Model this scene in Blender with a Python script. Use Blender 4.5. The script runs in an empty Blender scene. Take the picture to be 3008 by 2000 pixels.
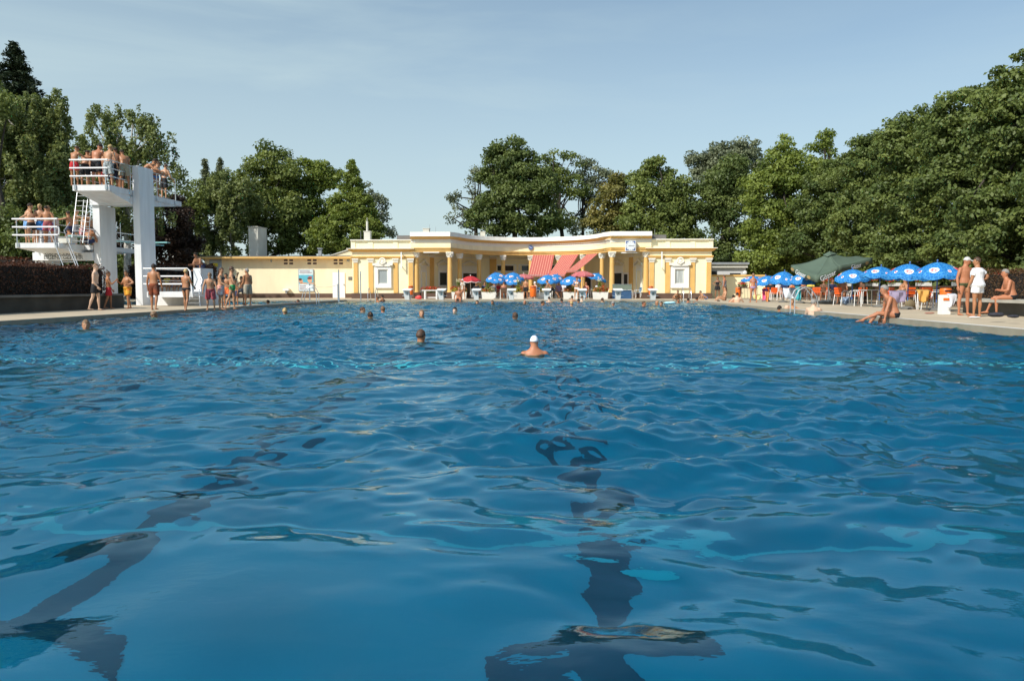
import bpy, bmesh, math, random
import numpy as np
from mathutils import Vector, Matrix, Quaternion
sc = bpy.context.scene
COL = sc.collection
R = math.radians
random.seed(7)
rng = np.random.default_rng(7)

# ------------------------------------------------------------------ camera
# photograph: 3008 x 2000, focal length in its pixels FPX; horizon near row 845, pool axis near column 1600
FPX = 2294.0
CAMZ = 0.94
YAW = math.atan(96 / FPX)
PITCH = math.atan(155 / FPX)
cd = bpy.data.cameras.new('camera')
cam = bpy.data.objects.new('camera', cd)
COL.objects.link(cam)
cam.location = (0, 0, CAMZ)
cam.rotation_mode = 'XYZ'
cam.rotation_euler = (R(90) - PITCH, 0, YAW)
cd.sensor_width = 36.0
cd.lens = 36.0 * FPX / 3008.0
cd.clip_start = 0.05
cd.clip_end = 3000.0
sc.camera = cam

# ------------------------------------------------------------------ sky and sun
SUN_EL = R(41)
SUN_ROT = math.atan2(-0.67, -0.74)
world = bpy.data.worlds.new("World")
sc.world = world
world.use_nodes = True
wn, wl = world.node_tree.nodes, world.node_tree.links
wn.clear()
wo = wn.new('ShaderNodeOutputWorld')
bgn = wn.new('ShaderNodeBackground')
sky = wn.new('ShaderNodeTexSky')
sky.sky_type = 'NISHITA'
sky.sun_disc = False
sky.sun_elevation = SUN_EL
sky.sun_rotation = SUN_ROT
sky.altitude = 300
sky.air_density = 1.0
sky.dust_density = 1.6
sky.ozone_density = 1.6
bgn.inputs['Strength'].default_value = 0.140
# thin cirrus streaks over the blue, laid out in sky directions
tc = wn.new('ShaderNodeTexCoord')
mp = wn.new('ShaderNodeMapping')
mp.inputs['Rotation'].default_value = (0, R(-16), R(12))
mp.inputs['Scale'].default_value = (1.1, 1.1, 7.0)
wl.new(tc.outputs['Generated'], mp.inputs['Vector'])
nz = wn.new('ShaderNodeTexNoise')
nz.inputs['Scale'].default_value = 1.7
nz.inputs['Detail'].default_value = 6
nz.inputs['Roughness'].default_value = 0.55
nz.inputs['Distortion'].default_value = 0.4
wl.new(mp.outputs['Vector'], nz.inputs['Vector'])
cr = wn.new('ShaderNodeValToRGB')
cr.color_ramp.elements[0].position = 0.49
cr.color_ramp.elements[0].color = (0, 0, 0, 1)
cr.color_ramp.elements[1].position = 0.68
cr.color_ramp.elements[1].color = (.45, .45, .45, 1)
wl.new(nz.outputs['Fac'], cr.inputs['Fac'])
# more veil to the left (west) part of the sky
sx = wn.new('ShaderNodeSeparateXYZ')
wl.new(tc.outputs['Generated'], sx.inputs[0])
mr = wn.new('ShaderNodeMapRange')
mr.inputs['From Min'].default_value = 0.35
mr.inputs['From Max'].default_value = -0.65
mr.inputs['To Min'].default_value = 0.22
mr.inputs['To Max'].default_value = 0.9
wl.new(sx.outputs['X'], mr.inputs['Value'])
mu = wn.new('ShaderNodeMath'); mu.operation = 'MULTIPLY'
wl.new(cr.outputs['Color'], mu.inputs[0]); wl.new(mr.outputs['Result'], mu.inputs[1])
mad = wn.new('ShaderNodeMath'); mad.operation = 'MULTIPLY_ADD'
wl.new(mr.outputs['Result'], mad.inputs[0])
mad.inputs[1].default_value = 0.44
wl.new(mu.outputs[0], mad.inputs[2])
mxs = wn.new('ShaderNodeMixRGB')
wl.new(mad.outputs[0], mxs.inputs['Fac'])
wl.new(sky.outputs['Color'], mxs.inputs['Color1'])
mxs.inputs['Color2'].default_value = (4.6, 5.3, 5.7, 1)
tint = wn.new('ShaderNodeMixRGB'); tint.blend_type = 'MULTIPLY'
tint.inputs['Fac'].default_value = 1.0
tint.inputs['Color2'].default_value = (0.90, 1.0, 0.97, 1)
# pale haze low over the horizon
hz = wn.new('ShaderNodeMapRange'); hz.interpolation_type = 'SMOOTHSTEP'
hz.inputs['From Min'].default_value = 0.44; hz.inputs['From Max'].default_value = -0.02
hz.inputs['To Min'].default_value = 0.0; hz.inputs['To Max'].default_value = 0.64
wl.new(sx.outputs['Z'], hz.inputs['Value'])
mxh = wn.new('ShaderNodeMixRGB'); mxh.inputs['Color2'].default_value = (5.1, 5.45, 5.8, 1)
wl.new(hz.outputs['Result'], mxh.inputs['Fac']); wl.new(mxs.outputs['Color'], mxh.inputs['Color1'])
wl.new(mxh.outputs['Color'], tint.inputs['Color1'])
wl.new(tint.outputs['Color'], bgn.inputs['Color'])
wl.new(bgn.outputs[0], wo.inputs['Surface'])

sd = bpy.data.lights.new('sun', 'SUN')
sun = bpy.data.objects.new('sun', sd)
COL.objects.link(sun)
sd.energy = 4.7
sd.angle = R(0.53)
sd.color = (1.0, 0.95, 0.87)
SUNV = Vector((math.sin(SUN_ROT) * math.cos(SUN_EL), math.cos(SUN_ROT) * math.cos(SUN_EL), math.sin(SUN_EL)))
sun.rotation_euler = SUNV.to_track_quat('Z', 'Y').to_euler()
sun.location = (-40, -40, 60)

vs = sc.view_settings
vs.view_transform = 'Standard'; vs.look = 'None'; vs.exposure = 0.0; vs.gamma = 1.0
vs.use_curve_mapping = False
sc.cycles.use_denoising = True
sc.cycles.max_bounces = 8
sc.cycles.transparent_max_bounces = 8

# ------------------------------------------------------------------ pixel <-> place
CM = cam.rotation_euler.to_matrix()
CMI = CM.inverted()
CL = Vector((0, 0, CAMZ))
def ray(px, py):
    return CM @ Vector(((px - 1504) / FPX, -(py - 1000) / FPX, -1.0))
def P(px, py, Y):
    d = ray(px, py); return CL + d * (Y / d.y)
def G(px, py, z):
    d = ray(px, py); return CL + d * ((z - CAMZ) / d.z)
def proj(p):
    v = CMI @ (Vector(p) - CL)
    return 1504 + FPX * v.x / -v.z, 1000 - FPX * v.y / -v.z
DECK = 0.12
YF = 58.5
def XX(px, Y=YF): return P(px, 860, Y).x
def ZZ(py, Y=YF): return P(1559, py, Y).z

# ------------------------------------------------------------------ helpers
def lin(c):
    return tuple((v / 255.0 / 12.92) if v / 255.0 <= 0.04045 else ((v / 255.0 + 0.055) / 1.055) ** 2.4 for v in c)
MATS = {}
def mat(name, col, rough=0.6, var=0.12, scale=3.0, bump=0.0, bscale=40.0, metal=0.0, col2=None, spec=0.5, detail=4.0, coord='Object', stretch=None, sheen=0.0):
    """principled material whose colour wanders a little through procedural noise"""
    if name in MATS: return MATS[name]
    m = bpy.data.materials.new(name); m.use_nodes = True
    nt = m.node_tree; n = nt.nodes; l = nt.links
    b = n['Principled BSDF']
    b.inputs['Roughness'].default_value = rough
    b.inputs['Metallic'].default_value = metal
    b.inputs['Specular IOR Level'].default_value = spec
    t = n.new('ShaderNodeTexCoord')
    src = t.outputs[coord]
    if stretch:
        mpp = n.new('ShaderNodeMapping'); mpp.inputs['Scale'].default_value = stretch
        l.new(src, mpp.inputs['Vector']); src = mpp.outputs['Vector']
    z = n.new('ShaderNodeTexNoise'); z.inputs['Scale'].default_value = scale; z.inputs['Detail'].default_value = detail
    l.new(src, z.inputs['Vector'])
    r = n.new('ShaderNodeValToRGB')
    r.color_ramp.elements[0].position = 0.3; r.color_ramp.elements[1].position = 0.7
    c1 = tuple(max(0, c * (1 - var)) for c in col[:3]); c2 = col2 or tuple(min(1, c * (1 + var)) for c in col[:3])
    r.color_ramp.elements[0].color = (*c1, 1); r.color_ramp.elements[1].color = (*c2, 1)
    l.new(z.outputs['Fac'], r.inputs['Fac']); l.new(r.outputs['Color'], b.inputs['Base Color'])
    if bump > 0:
        z2 = n.new('ShaderNodeTexNoise'); z2.inputs['Scale'].default_value = bscale; z2.inputs['Detail'].default_value = 3
        l.new(src, z2.inputs['Vector'])
        bp = n.new('ShaderNodeBump'); bp.inputs['Strength'].default_value = bump; bp.inputs['Distance'].default_value = 0.02
        l.new(z2.outputs['Fac'], bp.inputs['Height']); l.new(bp.outputs['Normal'], b.inputs['Normal'])
    MATS[name] = m
    return m
def leafmat(name, ca, cb, trans=0.25, scale=0.5, gloss=0.0):
    if name in MATS: return MATS[name]
    m = bpy.data.materials.new(name); m.use_nodes = True
    n = m.node_tree.nodes; l = m.node_tree.links; n.clear()
    o = n.new('ShaderNodeOutputMaterial')
    at = n.new('ShaderNodeAttribute'); at.attribute_name = 'tone'
    r = n.new('ShaderNodeValToRGB')
    r.color_ramp.elements[0].color = (*ca, 1); r.color_ramp.elements[1].color = (*cb, 1)
    l.new(at.outputs['Fac'], r.inputs['Fac'])
    d = n.new('ShaderNodeBsdfPrincipled'); d.inputs['Roughness'].default_value = 0.55; d.inputs['Specular IOR Level'].default_value = 0.35
    tr = n.new('ShaderNodeBsdfTranslucent')
    mx = n.new('ShaderNodeMixShader'); mx.inputs['Fac'].default_value = trans
    hs = n.new('ShaderNodeHueSaturation'); hs.inputs['Hue'].default_value = 0.485; hs.inputs['Saturation'].default_value = 1.15; hs.inputs['Value'].default_value = 1.5
    l.new(r.outputs['Color'], d.inputs['Base Color']); l.new(r.outputs['Color'], hs.inputs['Color']); l.new(hs.outputs['Color'], tr.inputs['Color'])
    l.new(d.outputs[0], mx.inputs[1]); l.new(tr.outputs[0], mx.inputs[2]); l.new(mx.outputs[0], o.inputs['Surface'])
    MATS[name] = m
    return m

def tag(o, label=None, cat=None, group=None, kind=None):
    if label: o['label'] = label
    if cat: o['category'] = cat
    if group: o['group'] = group
    if kind: o['kind'] = kind
    return o
def empty(name, loc, label=None, cat=None, group=None, rz=0):
    o = bpy.data.objects.new(name, None); COL.objects.link(o)
    o.location = loc; o.rotation_euler = (0, 0, rz); o.empty_display_size = 0.2
    return tag(o, label, cat, group)
def mesh_obj(name, verts, faces, m, parent=None, smooth=False):
    me = bpy.data.meshes.new(name); me.from_pydata([tuple(v) for v in verts], [], faces)
    me.materials.append(m)
    if smooth: me.shade_smooth()
    me.update()
    o = bpy.data.objects.new(name, me); COL.objects.link(o)
    if parent is not None: o.parent = parent
    return o
def quads_obj(name, V, F, m, parent=None, tone=None, smooth=False):
    """fast mesh from numpy arrays; F (n,4)"""
    me = bpy.data.meshes.new(name)
    k = F.shape[1]
    me.vertices.add(len(V)); me.vertices.foreach_set('co', V.astype(np.float32).ravel())
    me.loops.add(F.size); me.loops.foreach_set('vertex_index', F.astype(np.int32).ravel())
    me.polygons.add(len(F)); me.polygons.foreach_set('loop_start', np.arange(0, F.size, k, dtype=np.int32))
    me.polygons.foreach_set('loop_total', np.full(len(F), k, dtype=np.int32))
    if tone is not None:
        a = me.attributes.new('tone', 'FLOAT', 'FACE'); a.data.foreach_set('value', tone.astype(np.float32))
    me.update(calc_edges=True); me.materials.append(m)
    if smooth: me.shade_smooth()
    o = bpy.data.objects.new(name, me); COL.objects.link(o)
    if parent is not None: o.parent = parent
    return o

class MB:
    """collects shapes, links them as ONE mesh; coordinates are local to org"""
    def __init__(s, org=(0, 0, 0)):
        s.v = []; s.f = []; s.o = Vector(org)
    def add(s, vs_, fs_):
        b = len(s.v); s.v += [Vector(v) - s.o for v in vs_]; s.f += [tuple(b + i for i in f) for f in fs_]; return s
    def box(s, x0, x1, y0, y1, z0, z1):
        x0, x1 = min(x0, x1), max(x0, x1); y0, y1 = min(y0, y1), max(y0, y1); z0, z1 = min(z0, z1), max(z0, z1)
        return s.add([(x0, y0, z0), (x1, y0, z0), (x1, y1, z0), (x0, y1, z0), (x0, y0, z1), (x1, y0, z1), (x1, y1, z1), (x0, y1, z1)],
                     [(0, 3, 2, 1), (4, 5, 6, 7), (0, 1, 5, 4), (1, 2, 6, 5), (2, 3, 7, 6), (3, 0, 4, 7)])
    def hexa(s, p):  # 8 points, bottom ring then top ring
        return s.add(p, [(0, 3, 2, 1), (4, 5, 6, 7), (0, 1, 5, 4), (1, 2, 6, 5), (2, 3, 7, 6), (3, 0, 4, 7)])
    def obox(s, c, ax, ay, hx, hy, z0, z1):
        c = Vector(c); ax = Vector(ax); ay = Vector(ay)
        q = [c - ax * hx - ay * hy, c + ax * hx - ay * hy, c + ax * hx + ay * hy, c - ax * hx + ay * hy]
        return s.hexa([(p.x, p.y, z0) for p in q] + [(p.x, p.y, z1) for p in q])
    def tube(s, pts, r, n=8, closed=False):
        pts = [Vector(p) for p in pts]
        rs = r if isinstance(r, (list, tuple)) else [r] * len(pts)
        rings = []; up = None
        for i, p in enumerate(pts):
            a = pts[i - 1] if i else p; b = pts[i + 1] if i < len(pts) - 1 else p
            if closed: a = pts[i - 1]; b = pts[(i + 1) % len(pts)]
            t = (b - a).normalized()
            if up is None:
                up = Vector((0, 0, 1)) if abs(t.z) < 0.9 else Vector((1, 0, 0))
            u = up - t * up.dot(t)
            if u.length < 1e-4: u = t.orthogonal()
            u.normalize(); up = u
            w = t.cross(u)
            rings.append([p + (u * math.cos(2 * math.pi * k / n) + w * math.sin(2 * math.pi * k / n)) * rs[i] for k in range(n)])
        vs_ = [q for g in rings for q in g]; fs_ = []
        m_ = len(rings)
        for i in range(m_ if closed else m_ - 1):
            j = (i + 1) % m_
            for k in range(n):
                fs_.append((i * n + k, i * n + (k + 1) % n, j * n + (k + 1) % n, j * n + k))
        if not closed:
            fs_.append(tuple(range(n))[::-1]); fs_.append(tuple((m_ - 1) * n + k for k in range(n)))
        return s.add(vs_, fs_)
    def lathe(s, c, prof, n=16):
        c = Vector(c); vs_ = []; fs_ = []
        for r_, z in prof:
            vs_ += [c + Vector((r_ * math.cos(2 * math.pi * k / n), r_ * math.sin(2 * math.pi * k / n), z)) for k in range(n)]
        for i in range(len(prof) - 1):
            for k in range(n):
                fs_.append((i * n + k, i * n + (k + 1) % n, (i + 1) * n + (k + 1) % n, (i + 1) * n + k))
        fs_.append(tuple(range(n))[::-1]); fs_.append(tuple((len(prof) - 1) * n + k for k in range(n)))
        return s.add(vs_, fs_)
    def prism(s, poly, d):
        """poly: list of 3d points (planar); d: extrusion vector"""
        n = len(poly); d = Vector(d); a = [Vector(p) for p in poly]
        fs_ = [tuple(range(n))[::-1], tuple(n + i for i in range(n))]
        fs_ += [(i, (i + 1) % n, n + (i + 1) % n, n + i) for i in range(n)]
        return s.add(a + [p + d for p in a], fs_)
    def sweep(s, path, prof):
        """path: list of (point2d, normal2d); prof: closed list of (offset, z)"""
        n = len(prof); vs_ = []; fs_ = []
        for p, nn in path:
            for o_, z in prof: vs_.append((p[0] + nn[0] * o_, p[1] + nn[1] * o_, z))
        for i in range(len(path) - 1):
            for k in range(n):
                fs_.append((i * n + k, i * n + (k + 1) % n, (i + 1) * n + (k + 1) % n, (i + 1) * n + k))
        fs_.append(tuple(range(n))); fs_.append(tuple((len(path) - 1) * n + k for k in range(n))[::-1])
        return s.add(vs_, fs_)
    def ball(s, c, r, n=8, m_=6):
        c = Vector(c); r = Vector((r, r, r)) if not isinstance(r, (tuple, list, Vector)) else Vector(r)
        vs_ = [c + Vector((0, 0, r.z))]; fs_ = []
        for i in range(1, m_):
            a = math.pi * i / m_
            for k in range(n):
                b = 2 * math.pi * k / n
                vs_.append(c + Vector((r.x * math.sin(a) * math.cos(b), r.y * math.sin(a) * math.sin(b), r.z * math.cos(a))))
        vs_.append(c - Vector((0, 0, r.z)))
        for k in range(n): fs_.append((0, 1 + k, 1 + (k + 1) % n))
        for i in range(m_ - 2):
            for k in range(n):
                fs_.append((1 + i * n + k, 1 + (i + 1) * n + k, 1 + (i + 1) * n + (k + 1) % n, 1 + i * n + (k + 1) % n))
        e = len(vs_) - 1
        for k in range(n): fs_.append((e, 1 + (m_ - 2) * n + (k + 1) % n, 1 + (m_ - 2) * n + k))
        return s.add(vs_, fs_)
    def build(s, name, m, parent=None, smooth=False, fix=True, loc=None):
        me = bpy.data.meshes.new(name); me.from_pydata([tuple(v) for v in s.v], [], s.f)
        if fix:
            bm = bmesh.new(); bm.from_mesh(me); bmesh.ops.recalc_face_normals(bm, faces=bm.faces); bm.to_mesh(me); bm.free()
        me.materials.append(m)
        if smooth:
            me.shade_smooth()
            try: me.set_sharp_from_angle(angle=R(40))
            except Exception: pass
        me.update()
        o = bpy.data.objects.new(name, me); COL.objects.link(o)
        if parent is not None: o.parent = parent
        elif s.o.length > 0: o.location = s.o
        return o
def copy_tree(o, parent=None):
    c = o.copy(); COL.objects.link(c)
    if parent is not None: c.parent = parent
    for ch in list(o.children): copy_tree(ch, c)
    return c
def text_obj(name, s, size, m, parent, mtx, depth=0.004, align='CENTER'):
    cu = bpy.data.curves.new(name, 'FONT'); cu.body = s; cu.size = size; cu.extrude = depth
    cu.align_x = align; cu.align_y = 'CENTER'; cu.resolution_u = 3
    t = bpy.data.objects.new(name + '_tmp', cu); COL.objects.link(t)
    bpy.context.view_layer.update()
    me = bpy.data.meshes.new_from_object(t.evaluated_get(bpy.context.evaluated_depsgraph_get()))
    bpy.data.objects.remove(t); bpy.data.curves.remove(cu)
    me.name = name; me.materials.clear(); me.materials.append(m)
    me.transform(mtx)
    o = bpy.data.objects.new(name, me); COL.objects.link(o)
    if parent is not None: o.parent = parent
    return o
def face_y(c):  # text readable from -Y, at point c
    return Matrix.Translation(Vector(c)) @ Matrix.Rotation(R(90), 4, 'X')
# ------------------------------------------------------------------ materials of the setting
M_DECK = mat('aggregate_concrete', (0.50, 0.41, 0.29), 0.85, 0.15, .55, bump=0.3, bscale=60, detail=8)
M_COPE = mat('coping_stone', (0.30, 0.26, 0.19), 0.7, 0.1, 3)
M_WHITE = mat('white_paint', (0.72, 0.73, 0.74), 0.45, 0.03, 1.5)
M_CONC_W = mat('painted_concrete', (0.72, 0.73, 0.74), 0.6, 0.10, 1.1, bump=0.08, bscale=25, detail=8, stretch=(2.5, 2.5, .5))
M_STEEL = mat('brushed_steel', (0.62, 0.64, 0.66), 0.32, 0.05, 4, metal=0.85)
M_GREYC = mat('grey_concrete', (0.16, 0.155, 0.14), 0.85, 0.25, 1.3, bump=0.3, bscale=30, detail=7)
M_DWALL = mat('dark_wall_concrete', (0.055, 0.052, 0.042), 0.85, 0.35, 1.3, bump=0.3, bscale=30, detail=7)
M_BLACK = mat('black_paint', (0.02, 0.02, 0.022), 0.6)
M_GRASS = mat('lawn', (0.05, 0.09, 0.025), 0.9, 0.3, 0.8, bump=0.6, bscale=20)

PX0, PX1, PY0, PY1 = -13.2, 9.2, -1.6, 51.5      # main pool
DX0, DX1, DY0, DY1 = -30.0, -13.75, 37.3, 51.5   # diving pool
def sheet(name, x0, x1, y0, y1, z, m):
    o = mesh_obj(name, [(x0, y0, z), (x1, y0, z), (x1, y1, z), (x0, y1, z)], [(0, 1, 2, 3)], m)
    return tag(o, kind='structure')
# ground far around, with a hole where the pools and deck are
g = MB()
def rect(mb, x0, x1, y0, y1, z): mb.add([(x0, y0, z), (x1, y0, z), (x1, y1, z), (x0, y1, z)], [(0, 1, 2, 3)])
GX0, GX1, GY0, GY1 = -34, 22, -9, 66
for a in ((-900, GX0, -400, 1200), (GX1, 900, -400, 1200), (GX0, GX1, -400, GY0), (GX0, GX1, GY1, 1200)): rect(g, *a, 0.0)
tag(g.build('ground', M_GRASS, fix=False), kind='structure')
g = MB()
for a in ((GX0, GX1, GY0, PY0), (GX0, PX0, PY0, DY0), (PX1, GX1, PY0, PY1), (GX0, DX0, DY0, PY1), (DX1, PX0, DY0, PY1), (GX0, GX1, PY1, GY1)): rect(g, *a, DECK)
g.add([(GX0, GY0, -.1), (GX1, GY0, -.1), (GX1, GY1, -.1), (GX0, GY1, -.1), (GX0, GY0, DECK), (GX1, GY0, DECK), (GX1, GY1, DECK), (GX0, GY1, DECK)],
      [(0, 1, 5, 4), (1, 2, 6, 5), (2, 3, 7, 6), (3, 0, 4, 7)])
tag(g.build('pool_deck', M_DECK, fix=False), kind='structure')
# coping strips round the pools: a narrow raised lip, paler than the deck
for nm, (x0, x1, y0, y1) in (('main', (PX0, PX1, PY0, PY1)), ('diving', (DX0, DX1, DY0, DY1))):
    b = MB(); w = 0.16 if nm == 'main' else 0.16
    if nm == 'main':
        b.box(x0 - w, x0, y0 - w, y1 + w, DECK - .25, DECK + .012); b.box(x1, x1 + w, y0 - w, y1 + w, DECK - .25, DECK + .012)
    else:
        b.box(x0 - w, x0, y0 - w, y1 + w, DECK - .25, DECK + .010); b.box(x1, x1 + w, y0 - w, y1 + w, DECK - .25, DECK + .010)
    b.box(x0, x1, y0 - w, y0, DECK - .25, DECK + .008); b.box(x0, x1, y1, y1 + w, DECK - .25, DECK + .008)
    tag(b.build('pool_edge', M_COPE), kind='structure')
b = MB()
b.box(PX1 + .20, PX1 + .27, 2, 30, DECK + .002, DECK + .016)
b.box(PX0 - .075, PX0 - .02, 33.5, PY1, DECK + .013, DECK + .022)
tag(b.build('edge_line', M_WHITE), kind='structure')

# ------------------------------------------------------------------ pool basin
M_TILE = mat('pool_paint', (0.001, 0.185, 0.320), 0.6, 0.06, 0.7, detail=5)
M_BAND_P = mat('pale_cyan_band', (0.02, 0.33, 0.47), 0.5, 0.05, 2)  # pale cyan for the near band across the pool floor
M_BAND_B = mat('bright_cyan_band', (0.45, 0.95, 1.0), 0.5, 0.05, 2)  # stronger cyan for the two farther bands across the floor
M_LANE = mat('lane_tile', (0.002, 0.040, 0.085), 0.5, 0.1, 2)
DEPTH = -1.9
b = MB()
for (x0, x1, y0, y1, dz) in ((PX0, PX1, PY0, PY1, DEPTH), (DX0, DX1, DY0, DY1, -3.6)):
    b.add([(x0, y0, dz), (x1, y0, dz), (x1, y1, dz), (x0, y1, dz), (x0, y0, DECK - .26), (x1, y0, DECK - .26), (x1, y1, DECK - .26), (x0, y1, DECK - .26)],
          [(0, 1, 2, 3), (0, 4, 5, 1), (1, 5, 6, 2), (2, 6, 7, 3), (3, 7, 4, 0)])
tag(b.build('pool_basin', M_TILE, fix=False), kind='structure')
b = MB()
LX0 = 0.32
for k in (-4, -3, -2, -1, 0):
    x = LX0 + k * 2.8
    if not PX0 + .5 < x < PX1 - .5: continue
    rect(b, x - .115, x + .115, 3.60, 49.5, DEPTH + .004)
    rect(b, x - .50, x + .50, 3.36, 3.60, DEPTH + .004)
    rect(b, x - .55, x + .55, 49.5, 49.8, DEPTH + .004)
tag(b.build('lane_line', M_LANE, fix=False), kind='structure')
b = MB()
rect(b, PX0 + .01, PX1 - .01, 4.77, 4.92, DEPTH + .008)
tag(b.build('cross_line', M_BAND_P, fix=False), kind='structure')
b = MB()
for y in (12.3, 29.0): rect(b, PX0 + .01, PX1 - .01, y - .11, y + .11, DEPTH + .008)
tag(b.build('cross_line', M_BAND_B, fix=False), kind='structure')

# ------------------------------------------------------------------ water
def water_mat():
    m = bpy.data.materials.new('pool_water'); m.use_nodes = True
    n = m.node_tree.nodes; l = m.node_tree.links; n.clear()
    o = n.new('ShaderNodeOutputMaterial'); t = n.new('ShaderNodeTexCoord')
    fr = n.new('ShaderNodeFresnel'); fr.inputs['IOR'].default_value = 1.33
    gl = n.new('ShaderNodeBsdfGlossy'); gl.inputs['Roughness'].default_value = 0.02; gl.inputs['Color'].default_value = (0.72, 0.92, 1.0, 1)
    rf = n.new('ShaderNodeBsdfRefraction'); rf.inputs['IOR'].default_value = 1.333; rf.inputs['Roughness'].default_value = 0.0
    rf.inputs['Color'].default_value = (0.42, 0.93, 0.98, 1)
    z = n.new('ShaderNodeTexNoise'); z.inputs['Scale'].default_value = 9.0; z.inputs['Detail'].default_value = 3; z.inputs['Roughness'].default_value = 0.5
    mp_ = n.new('ShaderNodeMapping'); mp_.inputs['Scale'].default_value = (0.8, 1.2, 1)
    l.new(t.outputs['Object'], mp_.inputs['Vector']); l.new(mp_.outputs['Vector'], z.inputs['Vector'])
    # small ripples stand in patches
    z3 = n.new('ShaderNodeTexNoise'); z3.inputs['Scale'].default_value = 0.5; z3.inputs['Detail'].default_value = 2
    l.new(t.outputs['Object'], z3.inputs['Vector'])
    mr_ = n.new('ShaderNodeMapRange'); mr_.inputs['From Min'].default_value = 0.42; mr_.inputs['From Max'].default_value = 0.68
    mr_.inputs['To Min'].default_value = 0.05; mr_.inputs['To Max'].default_value = 0.75
    l.new(z3.outputs['Fac'], mr_.inputs['Value'])
    bp = n.new('ShaderNodeBump'); bp.inputs['Distance'].default_value = 0.006
    l.new(mr_.outputs['Result'], bp.inputs['Strength'])
    l.new(z.outputs['Fac'], bp.inputs['Height'])
    for k in (fr, gl, rf): l.new(bp.outputs['Normal'], k.inputs['Normal'])
    mx = n.new('ShaderNodeMixShader')
    l.new(fr.outputs[0], mx.inputs['Fac']); l.new(rf.outputs[0], mx.inputs[1]); l.new(gl.outputs[0], mx.inputs[2])
    l.new(mx.outputs[0], o.inputs['Surface'])
    return m
M_WATER = water_mat()
WV = []
wr = np.random.default_rng(21)
for lo, hi, cnt, slope in ((1.1, 2.6, 14, 0.036), (0.5, 1.1, 28, 0.100), (0.22, 0.5, 44, 0.20), (0.10, 0.22, 50, 0.19)):
    for _ in range(cnt):
        L = math.exp(wr.uniform(math.log(lo), math.log(hi)))
        a = wr.normal(math.pi / 2, 0.75) if wr.random() < 0.72 else wr.uniform(0, 2 * math.pi)
        k = 2 * math.pi / L
        A = slope * math.sqrt(2.0 / cnt) / k * wr.uniform(0.6, 1.4)
        WV.append((k * math.cos(a), k * math.sin(a), A, wr.uniform(0, 6.283), L < .5))
WAKES = [(P(px, 900, D).x, D, am) for px, D, am in ((1570, 11.0, .016), (1233, 13.4, .014), (252, 17.0, .02), (448, 23.3, .02), (836, 27.1, .02), (1088, 22.6, .02), (1238, 24.7, .022), (1513, 22.3, .02), (1337, 28.0, .022), (1062, 28.5, .02), (1124, 29.5, .02))]
def wave(x, y):
    # slow warp keeps the pattern from looking like a regular interference
    xx = x + 0.22 * np.sin(0.9 * y + 0.6 * x) + 0.10 * np.sin(2.3 * x - 1.1 * y + 1)
    yy = y + 0.20 * np.sin(0.8 * x - 0.5 * y + 2) + 0.09 * np.sin(1.9 * x + 2.6 * y)
    h = np.zeros_like(x)
    # the short chop comes in patches and is weaker close to the near wall
    pat = np.clip((y - 0.9) / 4.5, 0.24, 1.0) * (0.75 + 0.45 * np.sin(0.55 * x + 0.7 * y + 1.2 * np.sin(0.4 * y)) * np.sin(0.8 * x - 0.5 * y + 0.4))
    for kx, ky, A, ph, fine in WV: h += A * np.sin(kx * xx + ky * yy + ph) * (pat if fine else 1.0)
    for sx_, sy_, am in WAKES:     # rings and chop round the nearer swimmers
        m = (np.abs(x - sx_) < 3.2) & (np.abs(y - sy_) < 3.2); r = np.hypot(x[m] - sx_, y[m] - sy_)
        h[m] += am * np.exp(-r / .75) * np.sin(15 * r + 1.5 * np.sin(3 * np.arctan2(y[m] - sy_, x[m] - sx_)))
    env = 0.85 + 0.3 * np.sin(0.33 * x + 0.8) * np.sin(0.27 * y + 0.5) + 0.25 * np.clip((y - 3) / 14, 0, 1)
    env = env * (0.78 + 0.22 * np.clip((y - 1.0) / 4, 0, 1))
    return h * env
def water_sheet(name, x0, x1, ys, nx, amp=1.0):
    xs = np.linspace(x0, x1, nx); X, Y = np.meshgrid(xs, np.array(ys))
    Z = wave(X, Y) * amp
    V = np.stack([X, Y, Z], -1).reshape(-1, 3)
    ny = len(ys); i = np.arange(ny - 1)[:, None] * nx + np.arange(nx - 1)[None, :]; i = i.ravel()
    F = np.stack([i, i + 1, i + nx + 1, i + nx], -1)
    return tag(quads_obj(name, V, F, M_WATER, smooth=True), kind='structure')
ys = [PY0 + .001]
while ys[-1] < PY1 - .02:
    y = ys[-1]; ys.append(min(PY1 - .001, y + (0.05 if y < 0.8 else 0.018 + 0.0018 * max(0, y - 1.5))))
water_sheet('water', PX0 + .001, PX1 - .001, ys, 800)
water_sheet('water', DX0 + .001, DX1 - .001, list(np.arange(DY0 + .001, DY1, .1)), 160, 1.2)
# ------------------------------------------------------------------ pavilion
def wallmat(name, c, lines=True):
    m = mat(name, c, 0.8, 0.07, 1.0, detail=8, stretch=(1.6, 1.6, .5))
    if lines:
        n = m.node_tree.nodes; l = m.node_tree.links
        t = n.new('ShaderNodeTexCoord'); w = n.new('ShaderNodeTexWave'); w.wave_type = 'BANDS'; w.bands_direction = 'Z'
        w.inputs['Scale'].default_value = 1.25; w.inputs['Distortion'].default_value = 0.0
        l.new(t.outputs['Object'], w.inputs['Vector'])
        r = n.new('ShaderNodeValToRGB'); r.color_ramp.elements[0].position = 0.0; r.color_ramp.elements[1].position = 0.06
        l.new(w.outputs['Fac'], r.inputs['Fac'])
        b = n.new('ShaderNodeBump'); b.inputs['Strength'].default_value = 0.35; b.inputs['Distance'].default_value = 0.03
        l.new(r.outputs['Color'], b.inputs['Height']); l.new(b.outputs['Normal'], n['Principled BSDF'].inputs['Normal'])
    return m
M_CREAM = wallmat('cream_plaster', (0.93, 0.84, 0.57))
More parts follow.
